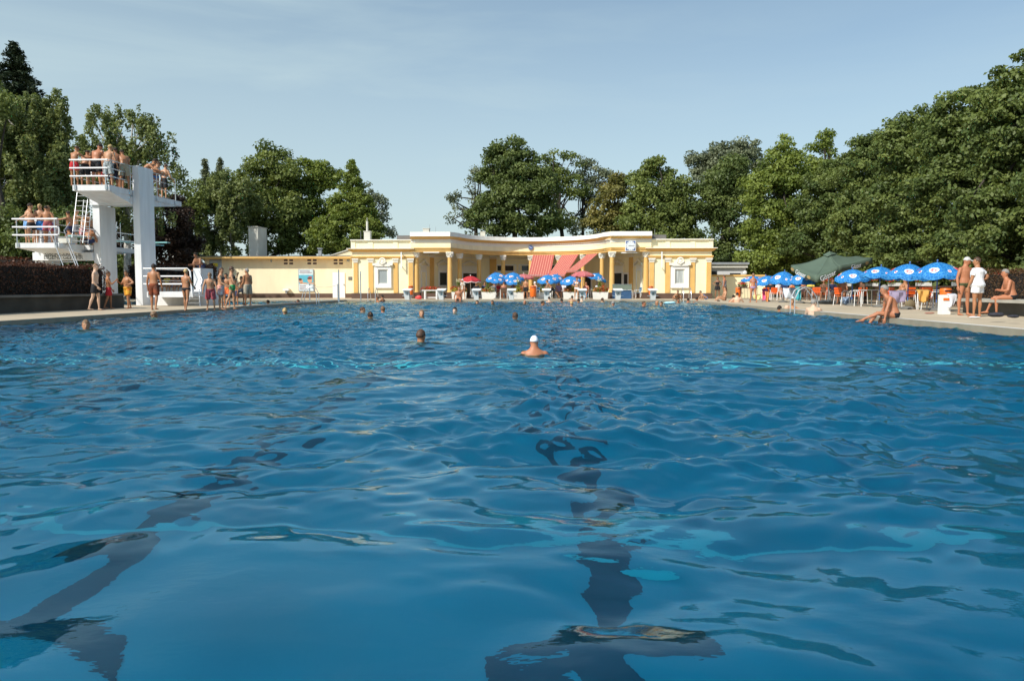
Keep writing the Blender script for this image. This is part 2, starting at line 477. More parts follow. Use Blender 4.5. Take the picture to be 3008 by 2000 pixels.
M_CREAMP = wallmat('cream_plain_plaster', (0.92, 0.82, 0.55), False)
M_PEACH = wallmat('peach_plaster', (0.92, 0.78, 0.53), False)
M_OCHRE = mat('ochre_plaster', (0.72, 0.44, 0.14), 0.75, 0.07, 1.5, detail=6)
M_STUCCO = mat('white_stucco', (0.84, 0.80, 0.70), 0.7, 0.04, 1.2, detail=6)
M_BROWN = mat('brown_plinth', (0.11, 0.065, 0.045), 0.8, 0.15, 1.5, detail=6)
M_GLASSD = mat('dark_glass', (0.03, 0.04, 0.045), 0.12, 0.2, 1)
M_BLIND = mat('grey_blind', (0.30, 0.34, 0.35), 0.5, 0.05, 1)
M_CURT = mat('curtain', (0.42, 0.45, 0.44), 0.8, 0.45, 5, stretch=(3, 3, .1))
M_WINW = mat('window_white', (0.82, 0.82, 0.80), 0.5, 0.03, 1)
M_ROOF = mat('roof_felt', (0.16, 0.15, 0.14), 0.9, 0.2, 1)
M_CHIM = mat('chimney_render', (0.62, 0.60, 0.53), 0.85, 0.1, 0.8, detail=6)
M_GREY = mat('grey_metal', (0.30, 0.32, 0.34), 0.5, 0.1, 2)

pav = empty('pavilion', (XX(1559), YF, DECK), 'cream and ochre bath pavilion with concave colonnade between two wings', 'building')
PO = Vector(pav.location)
def pb(): return MB(PO)
zr = ZZ  # rows to heights at the facade plane
def wing(xa, xb, pil, win, side):
    X0, X1 = XX(xa), XX(xb)
    pb().box(X0, X1, YF, YF + 9, DECK, zr(739)).build('wall', M_CREAM, pav)
    pb().box(X0 + .02, X1 - .02, YF + .05, YF + 9, zr(729) + .003, zr(706)).build('parapet', M_CREAMP, pav)
    b = pb(); b.box(X0 - .12, X1 + (.02 if side < 0 else .12), YF - .12, YF + 9.1, zr(706) + .003, zr(703)); b.build('parapet_cap', M_STUCCO, pav)
    for px in [xa + 3] + [(p[0] + p[1]) / 2 for p in pil[1:-1]] + [xb - 3]:
        pb().box(XX(px) - .17, XX(px) + .17, YF + .0, YF + .047, zr(728.5), zr(706)).build('parapet_pier', M_CREAM, pav)
    b = pb(); xo = .32
    b.hexa([(X0 - .1, YF - .08, zr(739) + .003), (X1 + .1, YF - .08, zr(739) + .003), (X1 + .1, YF + 9.2, zr(739) + .003), (X0 - .1, YF + 9.2, zr(739) + .003),
            (X0 - xo, YF - .34, zr(731)), (X1 + (.06 if side < 0 else xo), YF - .34, zr(731)), (X1 + (.06 if side < 0 else xo), YF + 9.3, zr(731)), (X0 - xo, YF + 9.3, zr(731))])
    b.build('cornice', M_OCHRE, pav)
    pb().box(X0 - xo - .03, X1 + (.08 if side < 0 else xo + .03), YF - .37, YF + 9.3, zr(731) + .002, zr(729)).build('cornice_cap', M_STUCCO, pav)
    b = pb(); b.box(X0 - .07, X1 + .07, YF - .09, YF, zr(758.5), zr(755.5)); b.box(X0 - .12, X1 + .10, YF - .14, YF, zr(755.5) + .002, zr(751.5))
    b.build('ochre_band', M_OCHRE, pav)
    for a, c in pil:
        xp0, xp1 = XX(a), XX(c)
        p = pb().box(xp0, xp1, YF - .08, YF, zr(861) + .003, zr(771)).build('pilaster', M_OCHRE, pav)
        k = pb(); k.box(xp0 - .02, xp1 + .02, YF - .11, YF, zr(771) + .002, zr(766)); k.box(xp0 - .06, xp1 + .06, YF - .16, YF, zr(766) + .002, zr(762.5)); k.box(xp0 - .09, xp1 + .09, YF - .20, YF, zr(762.5) + .002, zr(759))
        k.build('capital', M_STUCCO, p)
    b = pb(); b.box(X0 - .06, X1 + .06, YF - .13, YF - .002, DECK, zr(861.5)); b.build('plinth', M_BROWN, pav)
    # framed window with scrolled hood
    c = (win[0] + win[1]) / 2; xc = XX(c)
    fx0, fx1, fz0, fz1 = XX(win[0]), XX(win[1]), zr(846), zr(783)
    ox0, ox1, oz0, oz1 = XX(c - 14.5), XX(c + 14.5), zr(834.5), zr(791)
    w = pb(); yy0, yy1 = YF - .16, YF - .002
    for q in ((fx0, fx1, fz0, oz0), (fx0, fx1, oz1, fz1), (fx0, ox0, oz0 + .001, oz1 - .001), (ox1, fx1, oz0 + .001, oz1 - .001)): w.box(q[0], q[1], yy0, yy1, q[2], q[3])
    wf = w.build('window', M_WINW, pav)
    w = pb()
    e = .07
    for q in ((ox0, ox1, oz0, oz0 + e), (ox0, ox1, oz1 - e, oz1), (ox0, ox0 + e, oz0 + e, oz1 - e), (ox1 - e, ox1, oz0 + e, oz1 - e)): w.box(q[0] + .003, q[1] - .003, YF - .09, YF - .02, q[2] + .003, q[3] - .003)
    w.build('frame', M_STUCCO, wf)
    pb().box(ox0 + e, ox1 - e, YF - .05, YF - .03, oz0 + e, oz1 - e).build('blind' if side < 0 else 'curtain', M_BLIND if side < 0 else M_CURT, wf)
    h = pb()
    # hood: swept-up shelf with a cartouche
    s_ = (fx1 - fx0) / 2 + .12
    pts = []
    for i in range(13):
        u = -1 + 2 * i / 12.; pts.append((xc + u * s_, zr(776) + .22 * max(0, 1 - abs(u)) ** .7 + .10 * (abs(u) > .95)))
    top = [(x, YF - .26, z) for x, z in pts]; bot = [(x, YF - .26, zr(783) + (.02 if abs(x - xc) < s_ * .8 else .08)) for x, z in pts[::-1]]
    h.prism(top + bot, (0, .255, 0)); h.build('window_hood', M_STUCCO, wf)
    h = pb()
    h.tube([(xc + .23 * math.cos(t), YF - .30, zr(768) + .23 * math.sin(t)) for t in np.linspace(-.4, math.pi + .4, 12)], .065, 6)
    h.ball((xc, YF - .27, zr(769)), (.15, .10, .17)); h.tube([(xc - .2, YF - .29, zr(772)), (xc, YF - .32, zr(776)), (xc + .22, YF - .29, zr(770))], .05, 6)
    h.build('cartouche', M_STUCCO, wf, smooth=True)
wing(1036, 1216, [(1040, 1052), (1083.5, 1097), (1157, 1169.5), (1201, 1214)], (1102, 1151), -1)
wing(1907, 2089, [(1907, 1920), (1953, 1967), (2026.5, 2040), (2074, 2087)], (1969, 2022), 1)

# concave centre: straight ends and a half ellipse between
XA0, XA1 = XX(1211), XX(1909)
XE0, XE1 = XX(1330), XX(1788)
XC = (XE0 + XE1) / 2; EA = (XE1 - XE0) / 2; ED = 6.6
def epath(a, d, n, y0=YF - .1, start=0, end=math.pi):
    out = []
    for i in range(n + 1):
        t = start + (end - start) * i / n
        x = XC - a * math.cos(t); y = y0 + d * math.sin(t)
        nn = Vector((math.cos(t) / a, -math.sin(t) / d)).normalized()  # towards the viewer's side (inner)
        nn = Vector((math.cos(t) / a * 1.0, -math.sin(t) / d)).normalized()
        out.append(((x, y), (nn.x, nn.y)))
    return out
FY = YF - .1
fpath = [((XA0 - .05, FY), (0, -1)), ((XE0 - .35, FY), (0, -1)), ((XE0 - .12, FY), (.0, -1))]
fpath += [(p, n_) for p, n_ in epath(EA, ED, 30, FY, start=.12, end=math.pi - .12)]
fpath += [((XE1 + .12, FY), (.0, -1)), ((XE1 + .35, FY), (0, -1)), ((XA1 + .05, FY), (0, -1))]
def prof(o0, o1, z0, z1): return [(-o0, z0), (o1, z0), (o1, z1), (-o0, z1)]
def fs(name, m, *pr):
    b = pb()
    for q in pr: b.sweep(fpath, q)
    return b.build(name, m, pav, smooth=False)
fs('architrave', M_OCHRE, prof(.35, .10, zr(740), zr(734.5)), prof(.35, .15, zr(734.5) + .002, zr(730)), prof(.35, .20, zr(730) + .002, zr(727.5)))
fs('frieze', M_CREAMP, prof(.35, .05, zr(727.5) + .002, zr(713)))
fs('frieze_moulding', M_STUCCO, prof(.35, .08, zr(713) + .002, zr(706)), prof(.35, .14, zr(706) + .002, zr(702.5)))
fs('cornice', M_OCHRE, [(-.35, zr(702.5) + .002), (.24, zr(702.5) + .002), (.42, zr(695)), (-.35, zr(695))])
fs('roof_parapet', M_STUCCO, [(-.35, zr(695) + .002), (.46, zr(695) + .002), (.34, zr(682)), (-.35, zr(682))])
dn = []
for i in range(len(fpath) - 1):
    p0 = Vector(fpath[i][0]); p1 = Vector(fpath[i + 1][0]); n0 = Vector(fpath[i][1]); k = max(1, int((p1 - p0).length / .17))
    for j in range(k):
        for u, o_ in ((.02, .145), (.25, .145), (.26, .21), (.74, .21), (.75, .145)):
            c = p0.lerp(p1, (j + u) / k); dn.append(((c.x + n0.x * o_, c.y + n0.y * o_), (n0.x, n0.y)))
pb().sweep(dn, prof(.05, 0, zr(705), zr(702.8))).build('dentil_row', M_STUCCO, pav)
# back wall of the colonnade
BA, BD = EA + 2.75, 6.9 + 2.6
bwall = [(p, n_) for p, n_ in epath(BA, BD, 44, FY + .4)]
pb().sweep(bwall, prof(.3, 0, DECK, zr(735))).build('back_wall', M_CREAMP, pav)
pb().sweep(bwall, prof(-.001, .06, DECK, zr(861))).build('back_plinth', M_BROWN, pav)
b = pb(); b.sweep(bwall, prof(-.001, .10, zr(747), zr(744.5))); b.sweep(bwall, prof(-.001, .03, zr(757), zr(755.8)))
b.build('back_moulding', M_STUCCO, pav)
# ceiling and roof slab between the fascia and the back wall
ip = [Vector(p) for p, _ in fpath]; op = [Vector(p) for p, _ in bwall]
vs_ = []; N = 60
def samp(pl, u):
    L = [0]
    for i in range(len(pl) - 1): L.append(L[-1] + (pl[i + 1] - pl[i]).length)
    t = u * L[-1]
    for i in range(len(pl) - 1):
        if t <= L[i + 1] + 1e-9: return pl[i].lerp(pl[i + 1], (t - L[i]) / (L[i + 1] - L[i]))
    return pl[-1]
for i in range(N + 1):
    a = samp(ip, i / N); c = samp(op, i / N); vs_.append((a, c))
b = pb()
for z in (zr(737), zr(697)):
    base = [(v.x, v.y, z) for pr in vs_ for v in pr]
    b.add(base, [(2 * i, 2 * i + 1, 2 * i + 3, 2 * i + 2) for i in range(N)])
b.build('ceiling', M_CREAMP, pav)
# roof behind so the wall is closed
rp = bwall
pb().sweep(bwall, prof(1.5, -.301, zr(735), zr(690))).build('roof_block', M_ROOF, pav)

def at_path(a, d, y0, px):
    """point and inward normal on an ellipse path seen at column px"""
    best = None
    for i in range(3, 398):
        t = math.pi * i / 400
        x = XC - a * math.cos(t); y = y0 + d * math.sin(t)
        q = proj((x, y, 1.5))[0]
        if best is None or abs(q - px) < best[0]:
            nn = Vector((math.cos(t) / a, -math.sin(t) / d, 0)).normalized(); best = (abs(q - px), Vector((x, y, 0)), nn)
    return best[1], best[2]
def column(x, y, rad, ztop, front=False):
    g_ = pb()
    z0 = DECK + .46; zt = ztop - .42
    g_.lathe((x, y, 0), [(rad * 1.22, z0), (rad * 1.25, z0 + .05), (rad * 1.08, z0 + .10), (rad * 1.0, z0 + .14), (rad * 1.0, z0 + (zt - z0) * .4), (rad * .86, zt), (rad * .92, zt + .01)], 18)
    c = g_.build('column', M_OCHRE, pav, smooth=True)
    k = pb()
    k.lathe((x, y, 0), [(rad * .9, zt + .012), (rad * .95, zt + .05), (rad * 1.05, zt + .16), (rad * 1.3, zt + .30), (rad * 1.55, ztop - .07)], 14)
    for ring, (zz_, rr_, hh) in enumerate(((zt + .08, 1.08, .13), (zt + .2, 1.22, .13))):
        for q in range(8):
            a = q * math.pi / 4 + ring * math.pi / 8
            k.tube([(x + rad * rr_ * .85 * math.cos(a), y + rad * rr_ * .85 * math.sin(a), zz_ - .05), (x + rad * rr_ * math.cos(a), y + rad * rr_ * math.sin(a), zz_ + .06),
                    (x + rad * (rr_ + .22) * math.cos(a), y + rad * (rr_ + .22) * math.sin(a), zz_ + hh * .75), (x + rad * (rr_ + .28) * math.cos(a), y + rad * (rr_ + .28) * math.sin(a), zz_ + .02)], [.035, .04, .03, .015], 5)
    for q in range(4):
        a = q * math.pi / 2 + math.pi / 4
        k.ball((x + rad * 1.55 * math.cos(a), y + rad * 1.55 * math.sin(a), ztop - .11), .065, 6, 5)
    k.box(x - rad * 1.45, x + rad * 1.45, y - rad * 1.45, y + rad * 1.45, ztop - .07, ztop - .003)
    k.build('capital', M_STUCCO, c, smooth=True)
    s_ = rad * 1.45
    k = pb(); k.box(x - s_, x + s_, y - s_, y + s_, DECK, z0 - .06); k.box(x - s_ - .03, x + s_ + .03, y - s_ - .03, y + s_ + .03, z0 - .06, z0)
    k.build('pedestal', M_BROWN, c)
ZT = zr(740)
for px in (1322, 1797): column(XX(px, FY + .12), FY + .12, .19, ZT, True)
for px in (1224, 1896.5): column(XX(px, FY + .3), FY + .3, .185, ZT, True)
for px in (1351, 1407, 1478, 1559, 1640, 1712, 1768):
    p_, n_ = at_path(EA + .12, ED + .12, FY, px); column(p_.x, p_.y, .18, ZT)

# things on the back wall
def wall_frame(px):
    p_, n_ = at_path(BA, BD, FY + .4, px); t_ = Vector((-n_.y, n_.x, 0))
    if t_.x < 0: t_ = -t_
    return p_, n_, t_
def bz(py, p_): return CAMZ + (845 - py) / FPX * p_.y  # height at that depth
def slab(b, fr, x0, x1, z0, z1, d0, d1):
    p_, n_, t_ = fr
    q = [p_ + t_ * x0 + n_ * d1, p_ + t_ * x1 + n_ * d1, p_ + t_ * x1 + n_ * d0, p_ + t_ * x0 + n_ * d0]
    b.hexa([(v.x, v.y, z0) for v in q] + [(v.x, v.y, z1) for v in q])
def pediment(b, fr, w, z, h):
    p_, n_, t_ = fr
    slab(b, fr, -w, w, z, z + .08, .02, .20)
    for s_ in (-1, 1):
        a = p_ + t_ * (s_ * w) + n_ * .03; c = p_ + n_ * .03
        b.prism([(a.x, a.y, z + .082), (a.x, a.y, z + .20), (c.x, c.y, z + h + .10), (c.x, c.y, z + h - .04)], n_ * .16)
def opening(px, w, y0, y1, name, m, ped=None, pw=None):
    fr = wall_frame(px); p_ = fr[0]; z0, z1 = bz(y1, p_), bz(y0, p_)
    z0 = max(z0, DECK + .01)
    b = pb(); f_ = .13
    slab(b, fr, -w, w, z1, z1 + f_, .012, .09); slab(b, fr, -w, -w + f_, z0, z1 - .001, .012, .09); slab(b, fr, w - f_, w, z0, z1 - .001, .012, .09)
    if name == 'window': slab(b, fr, -w - .05, w + .05, z0 - f_, z0 - .001, .012, .11)
    o = b.build(name, M_WINW, pav)
    b = pb(); slab(b, fr, -w + f_ + .002, w - f_ - .002, z0 + .002, z1 - .002, .012, .035); b.build('pane' if name == 'window' else 'leaf', m, o)
    if ped:
        b = pb(); zz_ = bz(ped[1], p_); pediment(b, fr, pw or w * 1.25, zz_, bz(ped[0], p_) - zz_)
        slab(b, fr, -w, w, z1 + f_ + .002, zz_ - .002, .012, .07)
        b.build('pediment', M_STUCCO, o)
    return o
def bpil(px, w):
    fr = wall_frame(px); b = pb(); slab(b, fr, -w, w, DECK + .5, bz(757, fr[0]) , .012, .08); o = b.build('pilaster', M_OCHRE, pav)
    b = pb(); slab(b, fr, -w - .05, w + .05, bz(757, fr[0]) + .002, bz(748, fr[0]), .012, .13); b.build('capital', M_STUCCO, o)
for px in (1267, 1448, 1668, 1855): bpil(px, .30)
opening(1243, .62, 799, 873, 'door', M_CREAM, (765, 783), 1.0)
opening(1301, .62, 801, 838, 'window', M_GLASSD, (766, 782), .85)
opening(1380, .85, 803, 872, 'door', M_GLASSD, (768, 784), .95)
opening(1486, .95, 781, 796, 'window', M_GLASSD)
opening(1556, .95, 781, 796, 'window', M_GLASSD)
opening(1626, .95, 781, 796, 'window', M_GLASSD)
opening(1720, .70, 810, 872, 'door', M_BLACK)
opening(1815, .75, 803, 836, 'window', M_GLASSD, (768, 784), .9)
opening(1840, .45, 806, 860, 'door', M_BLACK)
opening(1878, .62, 795, 873, 'door', M_CREAM, (765, 782), .95)

# awnings hung between the columns
def awnmat():
    m = mat('striped_awning', (0.46, 0.13, 0.10), 0.8, 0.05, 2)
    n = m.node_tree.nodes; l = m.node_tree.links
    w = n.new('ShaderNodeUVMap'); s_ = n.new('ShaderNodeSeparateXYZ'); l.new(w.outputs[0], s_.inputs[0])
    q = n.new('ShaderNodeMath'); q.operation = 'MULTIPLY'; q.inputs[1].default_value = 9.0; l.new(s_.outputs[0], q.inputs[0])
    f_ = n.new('ShaderNodeMath'); f_.operation = 'FRACT'; l.new(q.outputs[0], f_.inputs[0])
    r = n.new('ShaderNodeValToRGB'); r.color_ramp.interpolation = 'CONSTANT'
    e = r.color_ramp.elements; e[0].position = 0; e[0].color = (.78, .50, .36, 1); e[1].position = .11; e[1].color = (.42, .09, .075, 1)
    for p_, c in ((.36, (.50, .15, .12)), (.42, (.42, .09, .075)), (.66, (.50, .15, .12)), (.72, (.42, .09, .075))):
        k = e.new(p_); k.color = (*c, 1)
    l.new(f_.outputs[0], r.inputs['Fac']); l.new(r.outputs['Color'], n['Principled BSDF'].inputs['Base Color'])
    return m
M_AWN = awnmat()
for (ta, tb, ya, ba, bb, yb) in ((1566, 1629, 750, 1562, 1619, 809), (1653, 1702, 749.5, 1632, 1681, 809), (1726, 1759, 747.5, 1693, 1732, 797)):
    pa, na = at_path(EA, ED, FY, ta); pc, nc = at_path(EA, ED, FY, tb)
    pa = pa + na * .1; pc = pc + nc * .1
    z1 = CAMZ + (845 - ya) / FPX * (pa.y + pc.y) / 2
    out = (na + nc).normalized() * 1.9
    # bottom bar placed along the rays of its ends, pushed out from the arc
    qa = pa + out; qc = pc + out
    z0 = CAMZ + (845 - yb) / FPX * (qa.y + qc.y) / 2
    me = bpy.data.meshes.new('awning'); nx, ny = 12, 8
    V = []; UV = []
    for j in range(ny + 1):
        for i in range(nx + 1):
            u, v = i / nx, j / ny
            p_ = pa.lerp(pc, u).lerp(qa.lerp(qc, u), v)
            V.append((p_.x - PO.x, p_.y - PO.y, z1 + (z0 - z1) * v - .05 * math.sin(math.pi * v) - PO.z)); UV.append((u, v))
    for i in range(nx + 1):  # valance
        p_ = qa.lerp(qc, i / nx); V.append((p_.x - PO.x, p_.y - PO.y, z0 - .10 - .02 * (i % 2) - PO.z)); UV.append((i / nx, 1.1))
    Fc = [(j * (nx + 1) + i, j * (nx + 1) + i + 1, (j + 1) * (nx + 1) + i + 1, (j + 1) * (nx + 1) + i) for j in range(ny + 1) for i in range(nx)]
    me.from_pydata(V, [], Fc); uvl = me.uv_layers.new(name='UVMap')
    for lp in me.loops: uvl.data[lp.index].uv = UV[lp.vertex_index]
    me.materials.append(M_AWN); me.update()
    o = bpy.data.objects.new('awning', me); COL.objects.link(o); o.parent = pav
    sm = o.modifiers.new('cloth', 'SOLIDIFY'); sm.thickness = .012
    b = pb(); b.tube([qa + Vector((0, 0, z0)), qc + Vector((0, 0, z0))], .025, 6)
    for s_, e_ in ((pa, qa), (pc, qc)): b.tube([s_ + Vector((0, 0, z0 - .2)), e_ + Vector((0, 0, z0))], .018, 6)
    b.build('awning_frame', M_STEEL, o)
# small roof furniture of the pavilion
def flue(px, w, y0, y1, Y, m, cap=True, par=pav, org=None):
    x = XX(px, Y); z0 = CAMZ + (845 - y1) / FPX * Y; z1 = CAMZ + (845 - y0) / FPX * Y; hw = w / FPX * Y / 2
    b = MB(org or PO); b.box(x - hw, x + hw, Y - hw, Y + hw, z0, z1)
    if cap: b.box(x - hw * 1.15, x + hw * 1.15, Y - hw * 1.15, Y + hw * 1.15, z1 + .002, z1 + .06)
    return b.build('chimney', m, par)
f = flue(1082, 18, 682, 706, 62, M_CHIM)
b = pb(); x = XX(1081, 62); b.tube([(x, 62, f and CAMZ + (845 - 682) / FPX * 62), (x, 62, CAMZ + (845 - 651) / FPX * 62)], .085, 10); b.tube([(x, 62, CAMZ + (845 - 651) / FPX * 62), (x, 62, CAMZ + (845 - 640) / FPX * 62)], .02, 6); b.build('pipe', M_CHIM, f)
flue(1254, 18, 674, 690, 66, M_CHIM); flue(1419, 14, 684, 700, 68, M_CHIM)
b = pb()
for px, y1, Y in ((1062, 680, 62), (1263, 660, 66), (1418, 664, 68), (1281, 668, 66), (1568, 690, 67), (1921, 676, 62), (2089, 690, 62), (1863, 672, 60)):
    x = XX(px, Y); b.tube([(x, Y, CAMZ + (845 - 704) / FPX * Y), (x, Y, CAMZ + (845 - y1) / FPX * Y)], .012, 5)
b.build('lightning_rod', M_GREY, pav)
# lamp brackets: long vertical tube lamps on short arms
for px in (1182.5, 1940.5):
    b = MB((XX(px), YF - .35, zr(740))); x = XX(px)
    b.box(x - .045, x + .045, YF - .42, YF - .34, zr(788), zr(741)); b.build_ = None
    l_ = b.build('wall_lamp', M_WINW); tag(l_, 'long upright white tube lamp on the %s wing of the pavilion' % ('left' if px < 1500 else 'right'), 'lamp', 'tube lamps on the pavilion')
    b = MB((XX(px), YF - .35, zr(740)))
    for z in (zr(784), zr(745)): b.box(x - .02, x + .02, YF - .34, YF - .003, z - .02, z + .02)
    b.build('bracket', M_GREY, l_)
for pa_, pb_, y in ((1247, 1293, 741.5), (1823, 1869, 743.5)):
    o = MB((XX(pa_), FY - .2, zr(y))).box(XX(pa_), XX(pb_), FY - .3, FY - .18, zr(y + 1.5), zr(y - 1.2)).build('tube_light', M_WINW)
    tag(o, 'white horizontal tube light under the fascia %s' % ('left of the tall front column' if pa_ < 1500 else 'below the square wall clock'), 'lamp')
# square clock
cx_, cz_ = XX(1850.5, YF - .4), ZZ(723, YF - .4); h_ = .385
M_CLB = mat('clock_blue', (0.07, 0.12, 0.30), 0.4); M_CLW = mat('clock_face_white', (0.75, 0.78, 0.80), 0.4, 0.02)
ck = empty('wall_clock', (cx_, YF - .4, cz_), 'big square clock with a round white dial on the pavilion fascia', 'clock')
CO = Vector(ck.location)
MB(CO).box(cx_ - h_, cx_ + h_, YF - .55, YF - .25, cz_ - h_, cz_ + h_).build('housing', M_WINW, ck)
MB(CO).box(cx_ - h_ + .04, cx_ + h_ - .04, YF - .556, YF - .552, cz_ - h_ + .04, cz_ + h_ - .04).build('backing', M_CLB, ck)
b = MB(CO); n = 32; b.prism([(cx_ + .34 * math.cos(2 * math.pi * k / n), YF - .56, cz_ + .34 * math.sin(2 * math.pi * k / n)) for k in range(n)], (0, -.008, 0)); b.build('dial', M_CLW, ck)
b = MB(CO)
for k in range(12):
    a = k * math.pi / 6; r0, r1 = .27, .32
    c_, s_ = math.cos(a), math.sin(a)
    w_ = .012
    b.prism([(cx_ + r0 * c_ - w_ * s_, YF - .57, cz_ + r0 * s_ + w_ * c_), (cx_ + r1 * c_ - w_ * s_, YF - .57, cz_ + r1 * s_ + w_ * c_), (cx_ + r1 * c_ + w_ * s_, YF - .57, cz_ + r1 * s_ - w_ * c_), (cx_ + r0 * c_ + w_ * s_, YF - .57, cz_ + r0 * s_ - w_ * c_)], (0, -.004, 0))
b.build('hour_marks', M_BLACK, ck)
b = MB(CO); b.box(cx_ - .04, cx_ + .25, YF - .582, YF - .578, cz_ - .012, cz_ + .012); b.build('minute_hand', M_BLACK, ck)
b = MB(CO); b.prism([(cx_ - .16, YF - .576, cz_ - .03), (cx_ - .155, YF - .576, cz_ + .0), (cx_ + .02, YF - .576, cz_ + .02), (cx_ + .02, YF - .576, cz_ - .015)], (0, -.003, 0)); b.build('hour_hand', M_BLACK, ck)
# round clock at the middle of the arc
p_, n_ = at_path(EA, ED, FY, 1558.5); yc = p_.y - .16; zc = CAMZ + (845 - 728.5) / FPX * yc
ck = empty('round_clock', (p_.x, yc, zc), 'small round dark clock in the middle of the curved fascia', 'clock'); CO = Vector(ck.location)
b = MB(CO); b.prism([(p_.x + .21 * math.cos(2 * math.pi * k / 24), yc, zc + .21 * math.sin(2 * math.pi * k / 24)) for k in range(24)], (0, .08, 0)); b.build('housing', M_GREY, ck)
b = MB(CO); b.prism([(p_.x + .17 * math.cos(2 * math.pi * k / 24), yc - .012, zc + .17 * math.sin(2 * math.pi * k / 24)) for k in range(24)], (0, .01, 0)); b.build('dial', M_CLB, ck)
b = MB(CO); b.prism([(p_.x - .12, yc - .02, zc + .03), (p_.x + .10, yc - .02, zc - .05), (p_.x + .10, yc - .02, zc - .02), (p_.x - .1, yc - .02, zc + .07)], (0, .004, 0)); b.build('hand', M_CLW, ck)

# ------------------------------------------------------------------ low service building on the left
YS = 61.5
lb = empty('service_building', (P(820, 860, YS).x, YS, DECK), 'long low peach building with three small high windows and a white door', 'building')
LO = Vector(lb.location)
def lx(px): return P(px, 860, YS).x
def lz(py): return P(820, py, YS).z
X0, X1 = lx(604), lx(1046)
MB(LO).box(X0, X1, YS, YS + 8, DECK, lz(761)).build('wall', M_PEACH, lb)
MB(LO).box(X0 - .01, X1, YS - .05, YS - .002, DECK, lz(862)).build('plinth', M_BROWN, lb)
b = MB(LO); b.box(lx(575), X1 + .1, YS - .62, YS + 9, lz(755), lz(752.5)); b.build('roof', M_ROOF, lb)
b = MB(LO); b.tube([(lx(590), YS - .60, lz(758.5)), (X1, YS - .60, lz(758.5))], .09, 8); b.build('gutter', M_OCHRE, lb)
MB(LO).box(lx(592), X1, YS - .50, YS - .002, lz(760), lz(755) - .003).build('soffit', M_OCHRE, lb)
for px0 in (836, 905, 982):
    w = MB(LO)
    x0_, x1_, z0_, z1_ = lx(px0), lx(px0 + 27), lz(777), lz(761.8)
    xm, zm = (x0_ + x1_) / 2, (z0_ + z1_) / 2
    w.box(x0_ - .03, x1_ + .03, YS - .03, YS - .002, z0_ - .03, z1_ + .03); wo_ = w.build('window', M_PEACH, lb)
    w = MB(LO)
    for a in ((x0_, xm - .07), (xm + .07, x1_)):
        for c in ((z0_, zm - .05), (zm + .05, z1_)): w.box(a[0], a[1], YS - .036, YS - .031, c[0], c[1])
    w.build('pane', mat('brown_glass', (0.09, .05, .045), .3), wo_)
d_ = MB(LO).box(lx(978), lx(1014), YS - .06, YS - .052, DECK + .01, lz(800)).build('door', M_WINW, lb)
MB(LO).box(lx(1010), lx(1012), YS - .11, YS - .062, lz(838), lz(834)).build('handle', M_GREY, d_)
d_ = MB(LO).box(lx(618.5), lx(654), YS - .05, YS - .005, DECK + .01, lz(761.5) - .01).build('door', M_GREY if False else mat('pale_grey_door', (.42, .47, .50), .5), lb)
MB(LO).box(lx(629), lx(643), YS - .062, YS - .054, lz(783), lz(773)).build('sign', mat('yellow_sign', (.75, .60, .05), .5), d_)
MB(LO).box(lx(720), lx(748), YS + 1, YS + 3, lz(752), lz(664)).build('chimney', M_CHIM, lb)
MB(LO).box(lx(718.5), lx(749.5), YS + .9, YS + 3.1, lz(664) + .003, lz(662)).build('chimney_cap', M_CHIM, lb)
ch = MB(LO).box(lx(926), lx(935), YS + 1, YS + 1.25, lz(752), lz(730)).build('vent', M_GREY, lb)
MB(LO).box(lx(924), lx(937), YS + .9, YS + 1.35, lz(730) + .003, lz(727)).build('cap', M_GREY, ch)
# sloping tiled roof end next to the pavilion wing
b = MB(LO)
b.prism([(lx(968), YS + .5, lz(752) - .003 + .01), (lx(1030), YS + .5, lz(732.5)), (lx(1044), YS + .5, lz(732.5)), (lx(1044), YS + .5, lz(752) + .007)], (0, 4, 0)); b.build('gable', M_PEACH, lb)
b = MB(LO); b.prism([(lx(966), YS + .4, lz(752) + .01), (lx(966), YS + .4, lz(749.5)), (lx(1030), YS + .4, lz(729)), (lx(1030), YS + .4, lz(732))], (0, 4.2, 0)); b.build('gable_roof', M_CHIM, lb)
MB(LO).box(lx(1024), lx(1039.5), YS - .05, YS - .004, lz(823), lz(813)).build('plaque', M_GREYC, lb)
b = MB(LO); b.ball((lx(1026), YS - .12, lz(765)), .12, 10, 8); b.build('flood_lamp', M_GREY, lb, smooth=True)
b = MB(LO); b.ball((lx(800), YS - .1, lz(766)), (.07, .07, .14), 8, 6); b.build('flood_lamp', M_GREY, lb, smooth=True)
# poster in a frame
px0, px1, py0, py1 = 878, 923, 791, 856
po = empty('poster', (lx(900), YS - .1, lz(856)), 'framed poster with two heads at the seaside on the peach wall', 'poster'); QO = Vector(po.location)
MB(QO).box(lx(px0), lx(px1), YS - .10, YS - .004, lz(py1), lz(py0)).build('frame', M_STEEL, po)
MB(QO).box(lx(px0 + 1.5), lx(px1 - 1.5), YS - .106, YS - .102, lz(py1 - 1.5), lz(py0 + 1.5)).build('paper', mat('poster_paper', (.60, .72, .76), .5), po)
MB(QO).box(lx(px0 + 1.5), lx(px1 - 1.5), YS - .110, YS - .107, lz(834), lz(808)).build('picture', mat('poster_sea', (.10, .42, .55), .5), po)
b = MB(QO)
for (x_, y_, w_, h2) in ((886, 826, 6, 6), (912, 824, 7, 6), (894, 833, 12, 3), (916, 833, 9, 3)):
    n = 14; b.prism([(lx(x_) + w_ / 37. * math.cos(2 * math.pi * k / n), YS - .111, max(lz(834), lz(y_) + h2 / 37. * math.sin(2 * math.pi * k / n))) for k in range(n)], (0, -.003, 0))
b.build('portrait', mat('poster_skin', (.62, .33, .20), .5), po)
